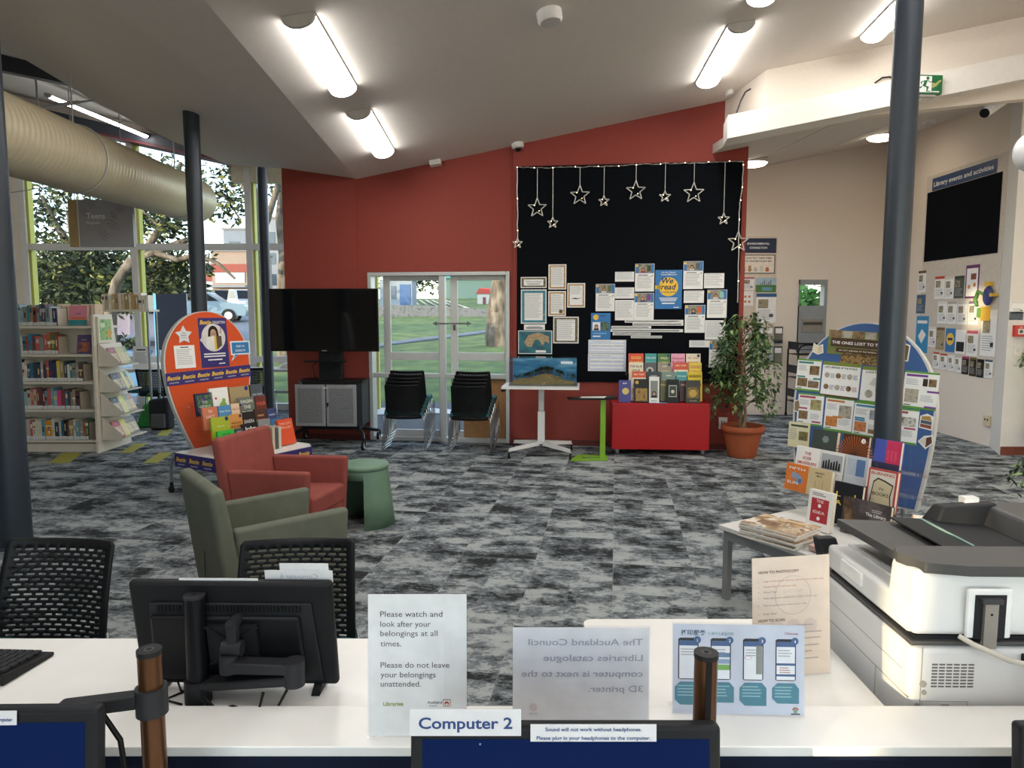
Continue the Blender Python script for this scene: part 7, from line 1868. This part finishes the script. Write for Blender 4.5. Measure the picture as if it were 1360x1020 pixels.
rw('power_socket', 'cream power socket low on the right-hand wall', 'socket', 1308, 551, 1317, 564, lambda b, w, h, z: (b.rect(w * .2, h * .5, w * .2, h * .2, INK, z), b.rect(w * .6, h * .5, w * .2, h * .2, INK, z)), C('d8c8a8', .4), out=.002, th=.03)
# ================================================================ desks in the foreground
DZ, SZ = .70, .72
SLATE = C('4b4f55', .6)
def deskprism(b, pts, z0, z1, m): b.prism(pts, (z0, z1), m)
ld = thing('desk', 'white computer desk at the left carrying the far monitor', 'desk', loc=(0, 0, 0))
yf = GZ(300, 848, DZ).y; yn = 1.55
b = MB(); deskprism(b, [(-2.3, yn), (-.14, yn), (-.14, yf), (-2.3, yf)], DZ - .025, DZ, DESKW); b.build('worktop', ld, bev=.003)
for x in (-2.2, -.2): b = MB(); b.box(x - .025, x + .025, yn + .03, yf - .03, 0, DZ - .025, GREYLEG); b.build('leg', ld)
rd = thing('desk', 'white desk with rounded corner at the right carrying the copier signs', 'desk', loc=(0, 0, 0))
c0 = GZ(803, 822, DZ); yr = c0.y; xl = .21
r = .03; pts = [(xl, yn), (.86, yn), (.865, yr), (xl + r, yr)] + [(xl + r - r * math.sin(a), yr - r + r * math.cos(a)) for a in [PI / 2 * k / 5 for k in range(1, 6)]]
b = MB(); deskprism(b, pts, DZ - .025, DZ, DESKW); b.build('worktop', rd, bev=.003)
for x in (xl + .04, .8): b = MB(); b.box(x - .025, x + .025, yn + .03, yr - .05, 0, DZ - .025, GREYLEG); b.build('leg', rd)
nd = thing('desk', 'near computer desk with white ledge and navy screen along the foot of the photo', 'desk', loc=(0, 0, 0))
b = MB(); b.box(-2.3, 2.3, 1.375, 1.53, SZ - .022, SZ, DESKW); b.build('ledge', nd, bev=.003)
b = MB(); b.box(-2.3, 2.3, 1.42, 1.47, .28, SZ - .022, C('16203a', .85, var=.1, scale=150)); b.build('screen_panel', nd)
b = MB(); b.box(-2.3, 2.3, .55, 1.26, .655, .68, DESKW); b.build('worktop', nd)
for x in (-2.2, 2.2): b = MB(); b.box(x - .025, x + .025, .6, 1.46, 0, .28, GREYLEG); b.box(x - .025, x + .025, .65, 1.2, .28, .655, GREYLEG); b.build('leg', nd)

# keyboard
kx = GZ(48, 888, DZ)
t = thing('keyboard', 'black keyboard at the left end of the white desk', 'keyboard', loc=(kx.x, kx.y, DZ), rz=math.radians(-3))
b = MB(); b.hexa([(-.44, -.09, .001), (-.015, -.09, .001), (.0, .07, .001), (-.44, .07, .001), (-.44, -.09, .028), (-.015, -.09, .028), (.0, .07, .012), (-.44, .07, .012)], C('1b1c1e', .5)); b.build('body', t, bev=.004)
b = MB()
for r_ in range(5):
    for k in range(20):
        x = -.43 + k * .0205; y = -.075 + r_ * .027; z = .0275 - r_ * .0027
        b.box(x, x + .017, y, y + .021, z, z + .006, C('2c2d30', .5))
b.build('keys', t)

# far monitor seen from behind
MC = Vector((-.665, 1.672, 0))
t = thing('monitor', 'black computer monitor seen from behind on the white desk', 'monitor', loc=(-.655, 1.637, DZ), rz=math.radians(-1))
T = Matrix.Rotation(math.radians(9), 4, 'X')
b = MB(); b.T = T; b.box(-.238, .238, -.0, .025, .012, .285, C('16171a', .5, var=.05)); b.build('back_shell', t, bev=.01, seg=3)
b = MB(); b.T = T; b.hexa([(-.205, -.006, .03), (.205, -.006, .03), (.205, .0, .03), (-.205, .0, .03), (-.19, -.006, .235), (.19, -.006, .235), (.19, .0, .235), (-.19, .0, .235)], C('232528', .45)); b.build('raised_panel', t, bev=.004)
b = MB(); b.T = T; b.hexa([(-.19, -.018, .045), (.165, -.018, .045), (.17, -.006, .045), (-.195, -.006, .045), (-.185, -.018, .205), (.16, -.018, .205), (.165, -.006, .205), (-.19, -.006, .205)], C('141518', .4)); b.build('inner_cover', t, bev=.008, seg=3)
b = MB(); b.T = T
for i in range(40): b.box(-.17 + i * .0085, -.166 + i * .0085, -.0085, -.006, .214, .23, C('0a0a0b', .6))
b.build('vent_slots', t)
b = MB(); b.T = T; b.box(-.225, .225, .025, .027, .03, .275, C('0b0c10', .1)); b.build('screen', t)
for x in (-.19, .19): b = MB(); b.hexa([(x - .01, -.03, .0005), (x + .01, -.03, .0005), (x + .01, .05, .0005), (x - .01, .05, .0005), (x - .01, 0, .02), (x + .01, 0, .02), (x + .01, .02, .02), (x - .01, .02, .02)], BLACK); b.build('foot', t)
b = MB(); b.T = T; b.box(-.05, .065, -.03, -.018, .09, .19, C('1c1d20', .5)); 
for sx, sz_ in ((-1, 1), (1, 1), (1, -1), (-1, -1)):
    b.hexa([(.008 + sx * .02 - .006, -.034, .14 + sz_ * .02), (.008 + sx * .02 + .006, -.034, .14 + sz_ * .02), (.008 + sx * .058 + .006, -.034, .14 + sz_ * .05), (.008 + sx * .058 - .006, -.034, .14 + sz_ * .05), (.008 + sx * .02 - .006, -.028, .14 + sz_ * .02), (.008 + sx * .02 + .006, -.028, .14 + sz_ * .02), (.008 + sx * .058 + .006, -.028, .14 + sz_ * .05), (.008 + sx * .058 - .006, -.028, .14 + sz_ * .05)], BLACKM)
b.build('mount_plate', t)
MONT = Matrix.Translation((-.655, 1.637, DZ)) @ Matrix.Rotation(math.radians(-1), 4, 'Z') @ T
# white cards along its top edge
for x0, x1, z0, z1, y, txt, lb in ((-.12, .065, .285, .2905, .012, None, 'white card strip lying along the top edge of the far monitor'), (.075, .235, .272, .302, .030, 'Computer 6', 'white card with faint mirrored lettering on the far monitor'), (.11, .225, .288, .318, .034, 'Express Computer', 'smaller white card behind the other on top of the far monitor')):
    b = MB(); b.box(0, x1 - x0, 0, z1 - z0, 0, .0015, C('e3e4e6', .5))
    if txt: b.text(txt, (x1 - x0) * .5, .009, .018 if txt[0] == 'C' else .009, C('b9bec9', .6), .002, .01, 'CENTER', mirror=True)
    o = b.build('name_card', mw=MONT @ Matrix.Translation((x0, y, z0)) @ Matrix.Rotation(PI / 2, 4, 'X')); tag(o, lb, 'card')
# ---------------------------------------------------------------- monitor arms
def pole(b, x, y, z0, z1, r, m): b.cyl((x, y, z0), (x, y, z1), r, m, n=24)
COPPER = C('5f4028', .32, .7, var=.1, scale=6)
px = PX(258, 800, 1.582)
t = thing('desk_pole_arm', 'black desk pole with folding arm holding the far monitor', 'monitor arm', loc=(px.x, 1.582, DZ))
b = MB(); pole(b, 0, 0, .002, PX(258, 793, 1.582).z - DZ, .0235, C('1b1c1f', .35, .4)); b.build('pole', t)
zt_ = PX(258, 793, 1.582).z - DZ
b = MB(); b.cyl((0, 0, zt_), (0, 0, zt_ + .006), .0245, C('2a2b2e', .4), n=24); b.cyl((0, 0, zt_ + .006), (0, 0, zt_ + .0065), .004, C('0a0a0a'), n=10); b.build('cap', t)
b = MB(); b.cyl((0, 0, .001), (0, 0, .055), .03, C('26272a', .5), n=24); b.build('collar', t)
AC = C('2b2c2f', .5)
b = MB(); b.hexa([(.01, -.028, .035), (.24, -.05, .06), (.24, -.01, .06), (.01, .024, .035), (.01, -.028, .055), (.24, -.05, .085), (.24, -.01, .085), (.01, .024, .055)], AC); b.build('lower_arm', t, bev=.008)
b = MB(); b.hexa([(.075, -.045, .088), (.245, -.052, .088), (.245, -.01, .088), (.075, -.005, .088), (.075, -.045, .115), (.245, -.052, .112), (.245, -.01, .112), (.075, -.005, .115)], AC); b.cyl((.235, -.031, .058), (.235, -.031, .116), .024, AC, n=20); b.cyl((.085, -.024, .086), (.085, -.024, .128), .022, AC, n=20); b.build('upper_arm', t, bev=.004)
b = MB(); b.cyl((.07, -.02, .14), (.115, -.02, .14), .018, AC, n=18); b.box(.082, .105, -.032, -.006, .125, .2, AC); b.cyl((.093, -.03, .195), (.093, .03, .195), .014, AC, n=14); b.box(.085, .10, -.03, .02, .165, .175, AC); b.build('tilt_joint', t, bev=.003)
b = MB()
b.tube([(.03, -.035, .03), (.07, -.06, .008), (.13, -.06, .006), (.2, -.05, .012), (.22, -.04, .05)], .0035, BLACK, n=6)
b.tube([(-.02, .03, .006), (-.06, .04, .004), (-.08, .06, .03), (-.07, .07, .1)], .0025, BLACK, n=6)
b.tube([(.02, -.03, .02), (.06, -.05, .006), (.1, -.055, .02), (.16, -.06, .006), (.17, -.05, .05)], .0035, BLACK, n=6)
b.tube([(-.03, -.02, .004), (-.08, .0, .004), (-.04, .05, .004), (.05, .07, .004)], .0025, BLACK, n=6)
b.build('cables', t)
def near_arm(u, v, Y, label, left):
    p = PX(u, v, Y); t = thing('desk_pole_arm', label, 'monitor arm', loc=(p.x, Y, .681))
    zt = p.z - .681
    b = MB(); pole(b, 0, 0, .0, zt - .008, .0205, COPPER); b.build('pole', t)
    b = MB(); b.cyl((0, 0, zt - .009), (0, 0, zt), .0215, C('1f2022', .45), n=24); b.cyl((0, 0, zt), (0, 0, zt + .0005), .005, C('0a0a0a'), n=10); b.cyl((0, 0, zt), (0, 0, zt + .0003), .009, C('3a3b3e'), n=14); b.build('cap', t)
    if not left: b = MB(); b.box(-.005, .005, -.0215, -.018, .0, zt - .01, C('141416', .4)); b.build('channel', t)
    z = zt - (.12 if left else .2)
    b = MB(); b.cyl((0, 0, z), (0, 0, z + .05), .027, AC, n=24); b.box(-.012, .012, .02, .034, z - .01, z + .045, AC); b.build('collar', t, bev=.002)
    s_ = -1 if left else -.6
    b = MB(); b.hexa([(s_ * .15, -.05, z + .012), (-.02, -.014, z + .012), (-.02, .014, z + .012), (s_ * .15, -.012, z + .012), (s_ * .15, -.05, z + .036), (-.02, -.014, z + .04), (-.02, .014, z + .04), (s_ * .15, -.012, z + .036)], AC); b.build('arm', t, bev=.005)
    b = MB(); b.tube([(-.12, -.03, z + .01), (-.07, -.03, z + .012), (-.04, -.035, z - .03), (-.035, -.03, z - .12), (-.05, -.02, z - .25)], .005, BLACK, n=7); b.build('cable', t)
    return t
near_arm(198, 862, 1.22, 'copper toned monitor pole at lower left beside the left screen', True)
near_arm(938, 866, 1.21, 'copper toned monitor pole standing before the phone instruction sign', False)
# ---------------------------------------------------------------- near monitors (screens towards us)
def near_monitor(label, x0, x1, ztop, Y, tilt=6, rz=0, h=.30):
    w = x1 - x0
    M = Matrix.Translation((x0, Y, ztop)) @ Matrix.Rotation(math.radians(rz), 4, 'Z') @ Matrix.Rotation(math.radians(-tilt), 4, 'X')
    t = thing('monitor', label, 'monitor', mw=M)
    b = MB(); b.box(0, w, .0, .03, -h, 0, C('1a1c20', .45)); b.build('casing', t, bev=.008, seg=3)
    b = MB(); b.box(.02, w - .02, -.001, .001, -h + .03, -.021, glow_mat('blue_screen', (.006, .03, .16), .42)); b.build('screen', t)
    b = MB(); b.box(w * .45, w * .55, .03, .06, -h * .6, -h * .35, AC); b.build('mount', t)
    return t, M
q0 = PX(545, 965, 1.12); q1 = PX(958, 965, 1.12)
m2, M2 = near_monitor('near computer screen with the Computer 2 card, bottom centre', q0.x, q1.x, q0.z, 1.12)
b = MB(); b.box(.22 * .52, .22 * .52 + .003, -.0015, -.001, -.03, -.027, C('6a8ac0')); b.build('camera_dot', m2)
q2 = PX(125, 946, 1.10)
m1, M1 = near_monitor('near computer screen cut off at the lower left corner', q2.x - .515, q2.x, q2.z, 1.10, 6, 1.0)
q3 = PX(1357, 965, 1.12)
m3, M3 = near_monitor('near computer screen just entering at the lower right corner', q3.x, q3.x + .515, q3.z, 1.12)
BLUET = C('1f3f7a', .5)
def card(M, x, z, w, h, label, rows, size, wid, y=-.004):
    b = MB(); b.box(0, w, 0, h, 0, .0012, C('d9dadd', .5))
    for i, s_ in enumerate(rows): b.text(s_, w * .5, h - (i + .78) * h / len(rows) if len(rows) > 1 else h * .28, size, BLUET, .0017, .02, 'CENTER', width=wid[i])
    o = b.build('name_card', mw=M @ Matrix.Translation((x, y, z)) @ Matrix.Rotation(PI / 2, 4, 'X')); return tag(o, label, 'card')
s_ = 1.215 / FPX
card(M2, 0.0, -.013, 143 * s_, 34 * s_, 'white card reading Computer 2 on the top edge of the near screen', ['Computer 2'], .026, [.155])
card(M2, 155 * s_, -.0225, 162 * s_, 22 * s_, 'white card about headphones on the top edge of the near screen', ['Sound will not work without headphones.', 'Please plug in your headphones to the computer.'], .0085, [.159, .192 * .98], -.0035)
card(M1, .515 - .28, -.0225, 1.15 / FPX * 125 + .0, 18 * s_, 'white card on the top edge of the left near screen, ending in computer', ['Please plug in your headphones to the computer.'], .008, [.142], -.0035)
# ---------------------------------------------------------------- sign holders
def holder(label, u0, u1, vt, Y, zb, h, rz, draw, tilt=5, paper=None, wid=None):
    p = PX(u0, vt, Y); q = PX(u1, vt, Y); w = wid or (q.x - p.x)
    e = Vector((math.cos(math.radians(rz)), math.sin(math.radians(rz)), 0))
    M = lean_frame(Vector((p.x, Y, zb + .001)), e, math.radians(tilt))
    t = thing('sign_holder', label, 'sign holder', mw=M)
    b = MB(); b.box(0, w, .002, h, 0, .0022, paper or C('eceef0', .35)); draw(b, w, h, .0028); b.build('sheet', t)
    b = MB(); b.box(-.002, w + .002, 0, h + .003, .0032, .005, ACRYLIC); b.box(-.002, w + .002, 0, h + .003, -.003, -.001, ACRYLIC); b.build('clear_cover', t)
    b = MB(); b.T = Matrix.Rotation(math.radians(-tilt), 4, 'X') @ Matrix.Identity(4); b.box(0, w, .0005, .003, -.07, .005, ACRYLIC); b.build('base', t)
    return t
def belongings(b, w, h, z):
    rows = ['Please watch and', 'look after your', 'belongings at all', 'times.', '', 'Please do not leave', 'your belongings', 'unattended.']
    ws = [.63, .51, .58, .21, 0, .70, .56, .41]; y = [.845, .775, .71, .638, 0, .488, .42, .355]
    for s_, k, yy in zip(rows, ws, y):
        if s_: b.text(s_, w * .125, h * yy, .0168, C('4a4a4c', .6), z, .0, width=w * k)
    b.text('Libraries', w * .15, h * .22, .0115, C('9aa83c', .6), z, .02, width=w * .205)
    b.text('Auckland', w * .6, h * .235, .0085, C('3a3a3c', .6), z, .01, width=w * .15); b.text('Council', w * .62, h * .215, .005, C('6a6a6c', .6), z, .01)
    b.rect(w * .76, h * .215, w * .075, h * .05, C('6a4a44', .6), z); b.rect(w * .765, h * .219, w * .065, h * .042, PAPER, z + .0003); b.disc(w * .797, h * .237, w * .024, C('c0504a'), z + .0006, 12); b.disc(w * .797, h * .231, w * .011, PAPER, z + .0009, 10)
holder('standing white notice about watching your belongings, on the near ledge', 490, 620, 980, 1.41, SZ, .30, 0, belongings, 4)
def mirrored(b, w, h, z):
    GI = C('abadbb', .6)
    for s_, x, k, yy in (('The Auckland Council', .955, .84, .82), ('Libraries catalogue', .955, .73, .655), ('computer is next to the', .955, .89, .49), ('3D printer.', .955, .40, .33)):
        b.text(s_, w * x, h * yy, .0195, GI, z, .012, 'RIGHT', width=w * k, mirror=True)
    b.disc(w * .15, h * .17, w * .03, C('d8cfd4', .6), z, 14); b.rect(w * .12, h * .09, w * .06, h * .02, C('d0d2d8'), z)
holder('standing sheet with faint mirrored lettering, middle of the near ledge', 681, 861, 965, 1.46, SZ, .208, 0, mirrored, 4, C('e6e7ee', .4))
TEALP = C('3f7f94', .5); PB = C('3f5f8f', .5); SCR = C('e9edf4', .4); DK = C('23252c', .4)
def chinese(b, w, h, z):
    b.text('打印服务', w * .06, h * .885, .0125, C('3a5a7a', .6), z, .025, width=w * .19); b.text('使用个人设备打印', w * .27, h * .885, .0075, C('5a8a9a', .6), z, .012, width=w * .19)
    b.text('Chinese', w * .85, h * .9, .007, C('8a3040', .6), z, .015, width=w * .1)
    for k in range(4):
        x = w * (.04 + .247 * k)
        b.pol([(x + .004, h * .39), (x + w * .155 - .004, h * .39), (x + w * .155, h * .40), (x + w * .155, h * .835), (x + w * .155 - .004, h * .85), (x + .004, h * .85), (x, h * .835), (x, h * .40)], DK, z)
        b.rect(x + w * .008, h * .40, w * .139, h * .42, SCR, z + .0003); b.rect(x + w * .008, h * .765, w * .139, h * .055, PB, z + .0005)
        b.lines(x + w * .02, h * .72, w * .11, 3, h * .03, GREYINK, z + .0005)
        if k == 1: b.rect(x + w * .008, h * .64, w * .139, h * .05, C('6a8ab0'), z + .0005); b.rect(x + w * .008, h * .5, w * .139, h * .06, C('7ab05a'), z + .0005); b.rect(x + w * .008, h * .57, w * .139, h * .05, C('8aa0c0'), z + .0005)
        if k == 2: b.rect(x + w * .1, h * .46, w * .045, h * .32, C('8a8f8a'), z + .0005); b.disc(x + w * .04, h * .64, w * .028, C('c05a6a'), z + .0005, 16, h * .02); b.disc(x + w * .04, h * .64, w * .025, SCR, z + .0007, 16, h * .017)
        if k == 3: b.rect(x + w * .008, h * .56, w * .139, h * .025, PB, z + .0005); b.rect(x + w * .008, h * .44, w * .139, h * .025, PB, z + .0005); b.lines(x + w * .03, h * .53, w * .09, 3, h * .025, C('b06a5a'), z + .0005)
        b.disc(x + w * .145, h * .83, w * .028, PB, z + .001, 20); b.text(str(k + 1), x + w * .145, h * .81, .009, WHITE, z + .0013, .02, 'CENTER')
        x2 = w * (.015 + .247 * k); y0_, y1_ = h * (.11 if k in (0, 2) else .14), h * .365; rr = w * .04
        pts = [(x2, y1_ - rr), (x2 + rr, y1_), (x2 + w * .17, y1_), (x2 + w * .205, y1_ - rr), (x2 + w * .205, y0_), (x2 + rr, y0_), (x2, y0_ + rr)]
        b.pol(pts, TEALP, z + .0003)
        b.lines(x2 + w * .02, y1_ - h * .05, w * .15, 4, h * .035, C('8fbac6', .6), z + .0006)
    for k in range(5): a = PI * (k + .5) / 5; b.disc(w * .935 + w * .018 * math.cos(a), h * .07 + h * .022 * math.sin(a), w * .008, C('b06a5a'), z, 8)
    b.disc(w * .935, h * .055, w * .014, C('6a9a6a'), z, 10); b.rect(w * .9, h * .02, w * .07, h * .012, INK, z)
holder('standing sign with four phones and Chinese writing on the right desk', 893, 1067, 950, 1.495, SZ, .2, -2, chinese, 5, C('c9cfe0', .4), wid=.286)
PKP = C('ead8c8', .4)
def photocopy(b, w, h, z):
    b.text('HOW TO PHOTOCOPY', w * .08, h * .87, .0095, C('6a3a3c', .6), z, .015, width=w * .52)
    GY = C('8a7f7c', .6)
    for k, (s_, yy) in enumerate((('Login to the printer with your library card or visitor pass', .80), ('Choose "Copy" to make your copy', .755), ('Choose "Copy"', .71), ('Make adjustments as necessary: number, colour, size', .66), ('Press the green button when you are ready', .60), ('Press "Start"', .53))):
        b.text('%d' % (k + 1), w * .07, h * yy, .005, GY, z); b.text(s_, w * .14, h * yy, .0058, C('b0605a' if k < 2 else '8a7f7c', .6), z, 0, width=w * min(.78, .0135 * len(s_)))
    b.text('HOW TO SCAN', w * .07, h * .47, .0095, C('5a5250', .6), z, .015, width=w * .34)
    for k, yy in enumerate((.42, .36, .31, .25, .2, .14)): b.lines(w * .14, h * yy, w * .76, 1, h * .03, C('b8aaa2', .6), z)
    GH = C('dccac0', .6)
    b.disc(w * .52, h * .68, w * .24, GH, z - .0003, 30); b.disc(w * .52, h * .68, w * .225, PKP, z - .0001, 30); b.text('PRINTING', w * .52, h * .70, .012, GH, z, .01, 'CENTER', mirror=True); b.text('SERVICES', w * .52, h * .655, .012, GH, z, .01, 'CENTER', mirror=True)
    for x in (.3, .52, .74): b.disc(w * x, h * .42, w * .09, GH, z - .0002, 18)
holder('standing pinkish sign reading How to photocopy beside the printer', 1000, 1106, 900, GZ(1040, 903, DZ).y, DZ, .30, 9, photocopy, 5, PKP, wid=.207)
b = MB(); b.box(0, .0022, 0, .215, 0, .07, ACRYLIC)
# chairs tucked behind the far desk, facing us
p = GZ(60, 848, .6)
for u, lb, rz in ((62, 'black perforated chair at the far side of the desk, lower left', 176), (398, 'black perforated chair behind the far computer monitor', 184)):
    Y = 2.40; p = PX(u, 800, Y)
    dup(CHAIR, (p.x, Y - .22, .004), math.radians(rz), lb, 'chairs tucked at the far desk')

# ================================================================ printer
PW = C('e3e3e2', .45, var=.01, scale=200); PD = C('4b4a49', .45, var=.04); PDK = C('26272a', .5); PGY = C('a9a6a0', .5)
pr = thing('photocopier', 'large white and grey photocopier at the right beyond the desk', 'photocopier', loc=(.912, 1.56, 0), rz=math.radians(-1))
LX, LY = .72, .46
b = MB(); b.box(0, LX, 0, LY, .03, .845, PW); b.build('body', pr, bev=.018, seg=3)
b = MB(); b.box(.012, LX - .01, .012, LY - .01, .84, .866, PDK); b.build('dark_gap', pr)
b = MB(); b.box(.0, LX, 0.35 * 0, LY, .845, .856, PD); b.build('seam_band', pr, bev=.004)
b = MB(); b.box(0, LX, .02, LY, .866, .935, PW); b.build('scanner_bed', pr, bev=.012, seg=3)
b = MB(); b.hexa([(.0, .0, .868), (LX, .0, .868), (LX, .13, .868), (.0, .13, .868), (.01, .015, 1.018), (LX, .015, 1.018), (LX, .13, 1.018), (.01, .13, 1.018)], PW); b.build('rear_housing', pr, bev=.018, seg=4)
b = MB(); b.prism([(.004, .09), (.03, .015), (.12, -.006), (LX, -.012), (LX, .135), (.02, .135)], (1.012, 1.036), PD); b.build('housing_trim', pr, bev=.006)
b = MB(); b.box(.05, .3, .145, .44, .935, .94, C('d0d0ce', .5)); b.box(-.006, .012, .24, .36, .89, .925, C('f0f0ee', .4)); b.box(.06, .08, .28, .4, .94, .943, PGY); b.build('lid_recess', pr, bev=.003)
# document tray and feeder
b = MB(); b.hexa([(.04, .15, .99), (.36, .14, .98), (.36, .44, .98), (.02, .45, .99), (.04, .15, 1.012), (.36, .14, 1.0), (.36, .44, 1.0), (.02, .45, 1.012)], PD)
for k in range(3): b.cyl((.08 + .06 * k, .2, 1.0), (.08 + .06 * k, .2, 1.0125), .006, PDK, n=10)
b.build('output_tray', pr, bev=.006)
b = MB(); b.hexa([(.16, .17, 1.02), (.42, .16, 1.005), (.42, .43, 1.005), (.16, .43, 1.02), (.16, .17, 1.024), (.42, .16, 1.009), (.42, .43, 1.009), (.16, .43, 1.024)], PDK); b.box(.24, .245, .18, .42, 1.02, 1.0235, C('8fb0a8', .4)); b.build('document_tray', pr)
b = MB(); b.hexa([(.38, .14, .936), (LX, .14, .936), (LX, .46, .936), (.38, .46, .936), (.43, .145, 1.062), (LX, .145, 1.062), (LX, .46, 1.062), (.43, .46, 1.062)], PD); b.build('document_feeder', pr, bev=.012, seg=3)
b = MB(); b.hexa([(.27, .40, .995), (.45, .40, .995), (.45, .46, .995), (.25, .46, .995), (.30, .41, 1.06), (.45, .41, 1.07), (.45, .45, 1.07), (.29, .45, 1.06)], PDK); b.build('feeder_guide', pr, bev=.008)
b = MB(); b.box(.46, .54, .26, .3, 1.062, 1.065, PDK); b.box(.57, .70, .19, .36, 1.0615, 1.0635, C('6f7074', .4)); b.box(.59, .68, .29, .305, 1.0635, 1.065, WHITE); b.box(.59, .67, .23, .24, 1.0635, 1.065, WHITE); b.box(.65, .69, .325, .345, 1.0635, 1.065, C('a83a3c', .4)); b.build('instruction_label', pr)
b = MB(); b.box(.37, .41, .43, .46, 1.055, 1.08, WHITE); b.build('white_clip', pr)
# hinge in a notch on the back
b = MB(); b.box(.115, .215, -.012, -.001, .87, .985, C('f0f0f0', .4)); b.build('hinge_surround', pr, bev=.004)
b = MB(); b.box(.13, .2, -.0135, -.011, .87, .972, PDK); b.build('hinge_recess', pr)
b = MB(); b.box(.148, .178, -.022, -.0135, .85, .955, C('a8a29a', .4, .6)); b.box(.14, .186, -.026, -.0135, .955, .966, C('3a3a3c', .5)); b.cyl((.163, -.0225, .93), (.163, -.021, .93), .003, PDK, n=8); b.build('hinge_plate', pr)
# back panel details: vents, hatch, screws, seams
b = MB()
for r_ in range(8):
    for k in range(6): b.box(.05 + k * .0165, .063 + k * .0165, -.0008, .001, .80 - r_ * .0075, .8035 - r_ * .0075, C('6f6c68', .6))
b.build('vent', pr)
b = MB(); b.box(.03, .135, -.0012, 0, .63, .715, C('dcdcdb', .5)); b.box(.03, .135, -.0016, -.001, .7135, .715, PGY); b.box(.03, .0315, -.0016, -.001, .63, .715, PGY); b.box(.1335, .135, -.0016, -.001, .63, .715, PGY); b.box(.075, .092, -.004, -.001, .70, .708, PGY); 
for r_ in range(5): b.box(.038, .125, -.0018, -.001, .682 - r_ * .01, .686 - r_ * .01, PGY)
b.build('hatch', pr)
b = MB(); b.cyl((.032, -.002, .755), (.032, .002, .755), .008, PGY, n=14); b.cyl((.035, -.002, .735), (.035, .002, .735), .006, PGY, n=14); b.cyl((.02, -.002, .705), (.02, .002, .705), .005, PGY, n=12); b.build('screws', pr)
b = MB(); b.box(.026, .028, -.0008, .001, .1, .842, PGY); b.box(-.0008, .001, .0, .44, .72, .7225, PGY); b.box(-.0008, .001, .15, .153, .1, .72, PGY); b.box(-.0008, .001, .03, .44, .775, .777, PGY); b.build('panel_seam', pr)
b = MB(); b.box(-.006, .0, .06, .2, .60, .63, C('cfcfcd', .5)); b.build('grip', pr)
b = MB(); b.hexa([(-.01, .44, .88), (.05, .45, .88), (.05, .5, .86), (-.01, .5, .86), (-.03, .46, .95), (.03, .47, .95), (.03, .51, .945), (-.03, .5, .945)], PDK); b.build('control_panel', pr, bev=.006)
b = MB(); b.tube([(.10, -.01, .875), (.12, -.03, .865), (.2, -.035, .83), (.26, -.03, .815), (.34, -.03, .822), (.5, -.03, .83), (.7, -.03, .828)], .006, C('cfc8ba', .5)); b.tube([(.26, -.034, .815), (.33, -.04, .80), (.42, -.04, .77), (.5, -.03, .7)], .005, C('cfc8ba', .5)); b.box(.25, .275, -.02, 0, .805, .83, PDK); b.build('power_cable', pr)
for x in (.05, LX - .05):
    for y in (.06, LY - .06): b = MB(); b.cyl((x, y, 0), (x, y, .032), .025, RUBBER); b.build('foot', pr)
# orange packet of leaflets beyond the printer
p = PX(1236, 690, 3.0)
t = thing('carton', 'orange and white carton standing behind the printer', 'carton', loc=(2.02, 3.33, .4262), rz=math.radians(-25))
b = MB(); b.box(-.09, .09, -.04, .04, 0, .19, C('e59a3c', .5)); b.box(-.091, .091, -.041, .041, .135, .165, C('f0ece0', .5)); b.box(-.05, -.01, -.042, -.04, .03, .09, C('f4e8d0', .5)); b.build('box', t)
b = MB(); b.box(-.085, .085, -.036, .036, .19, .2, C('efe6d6', .5)); b.build('flap', t)
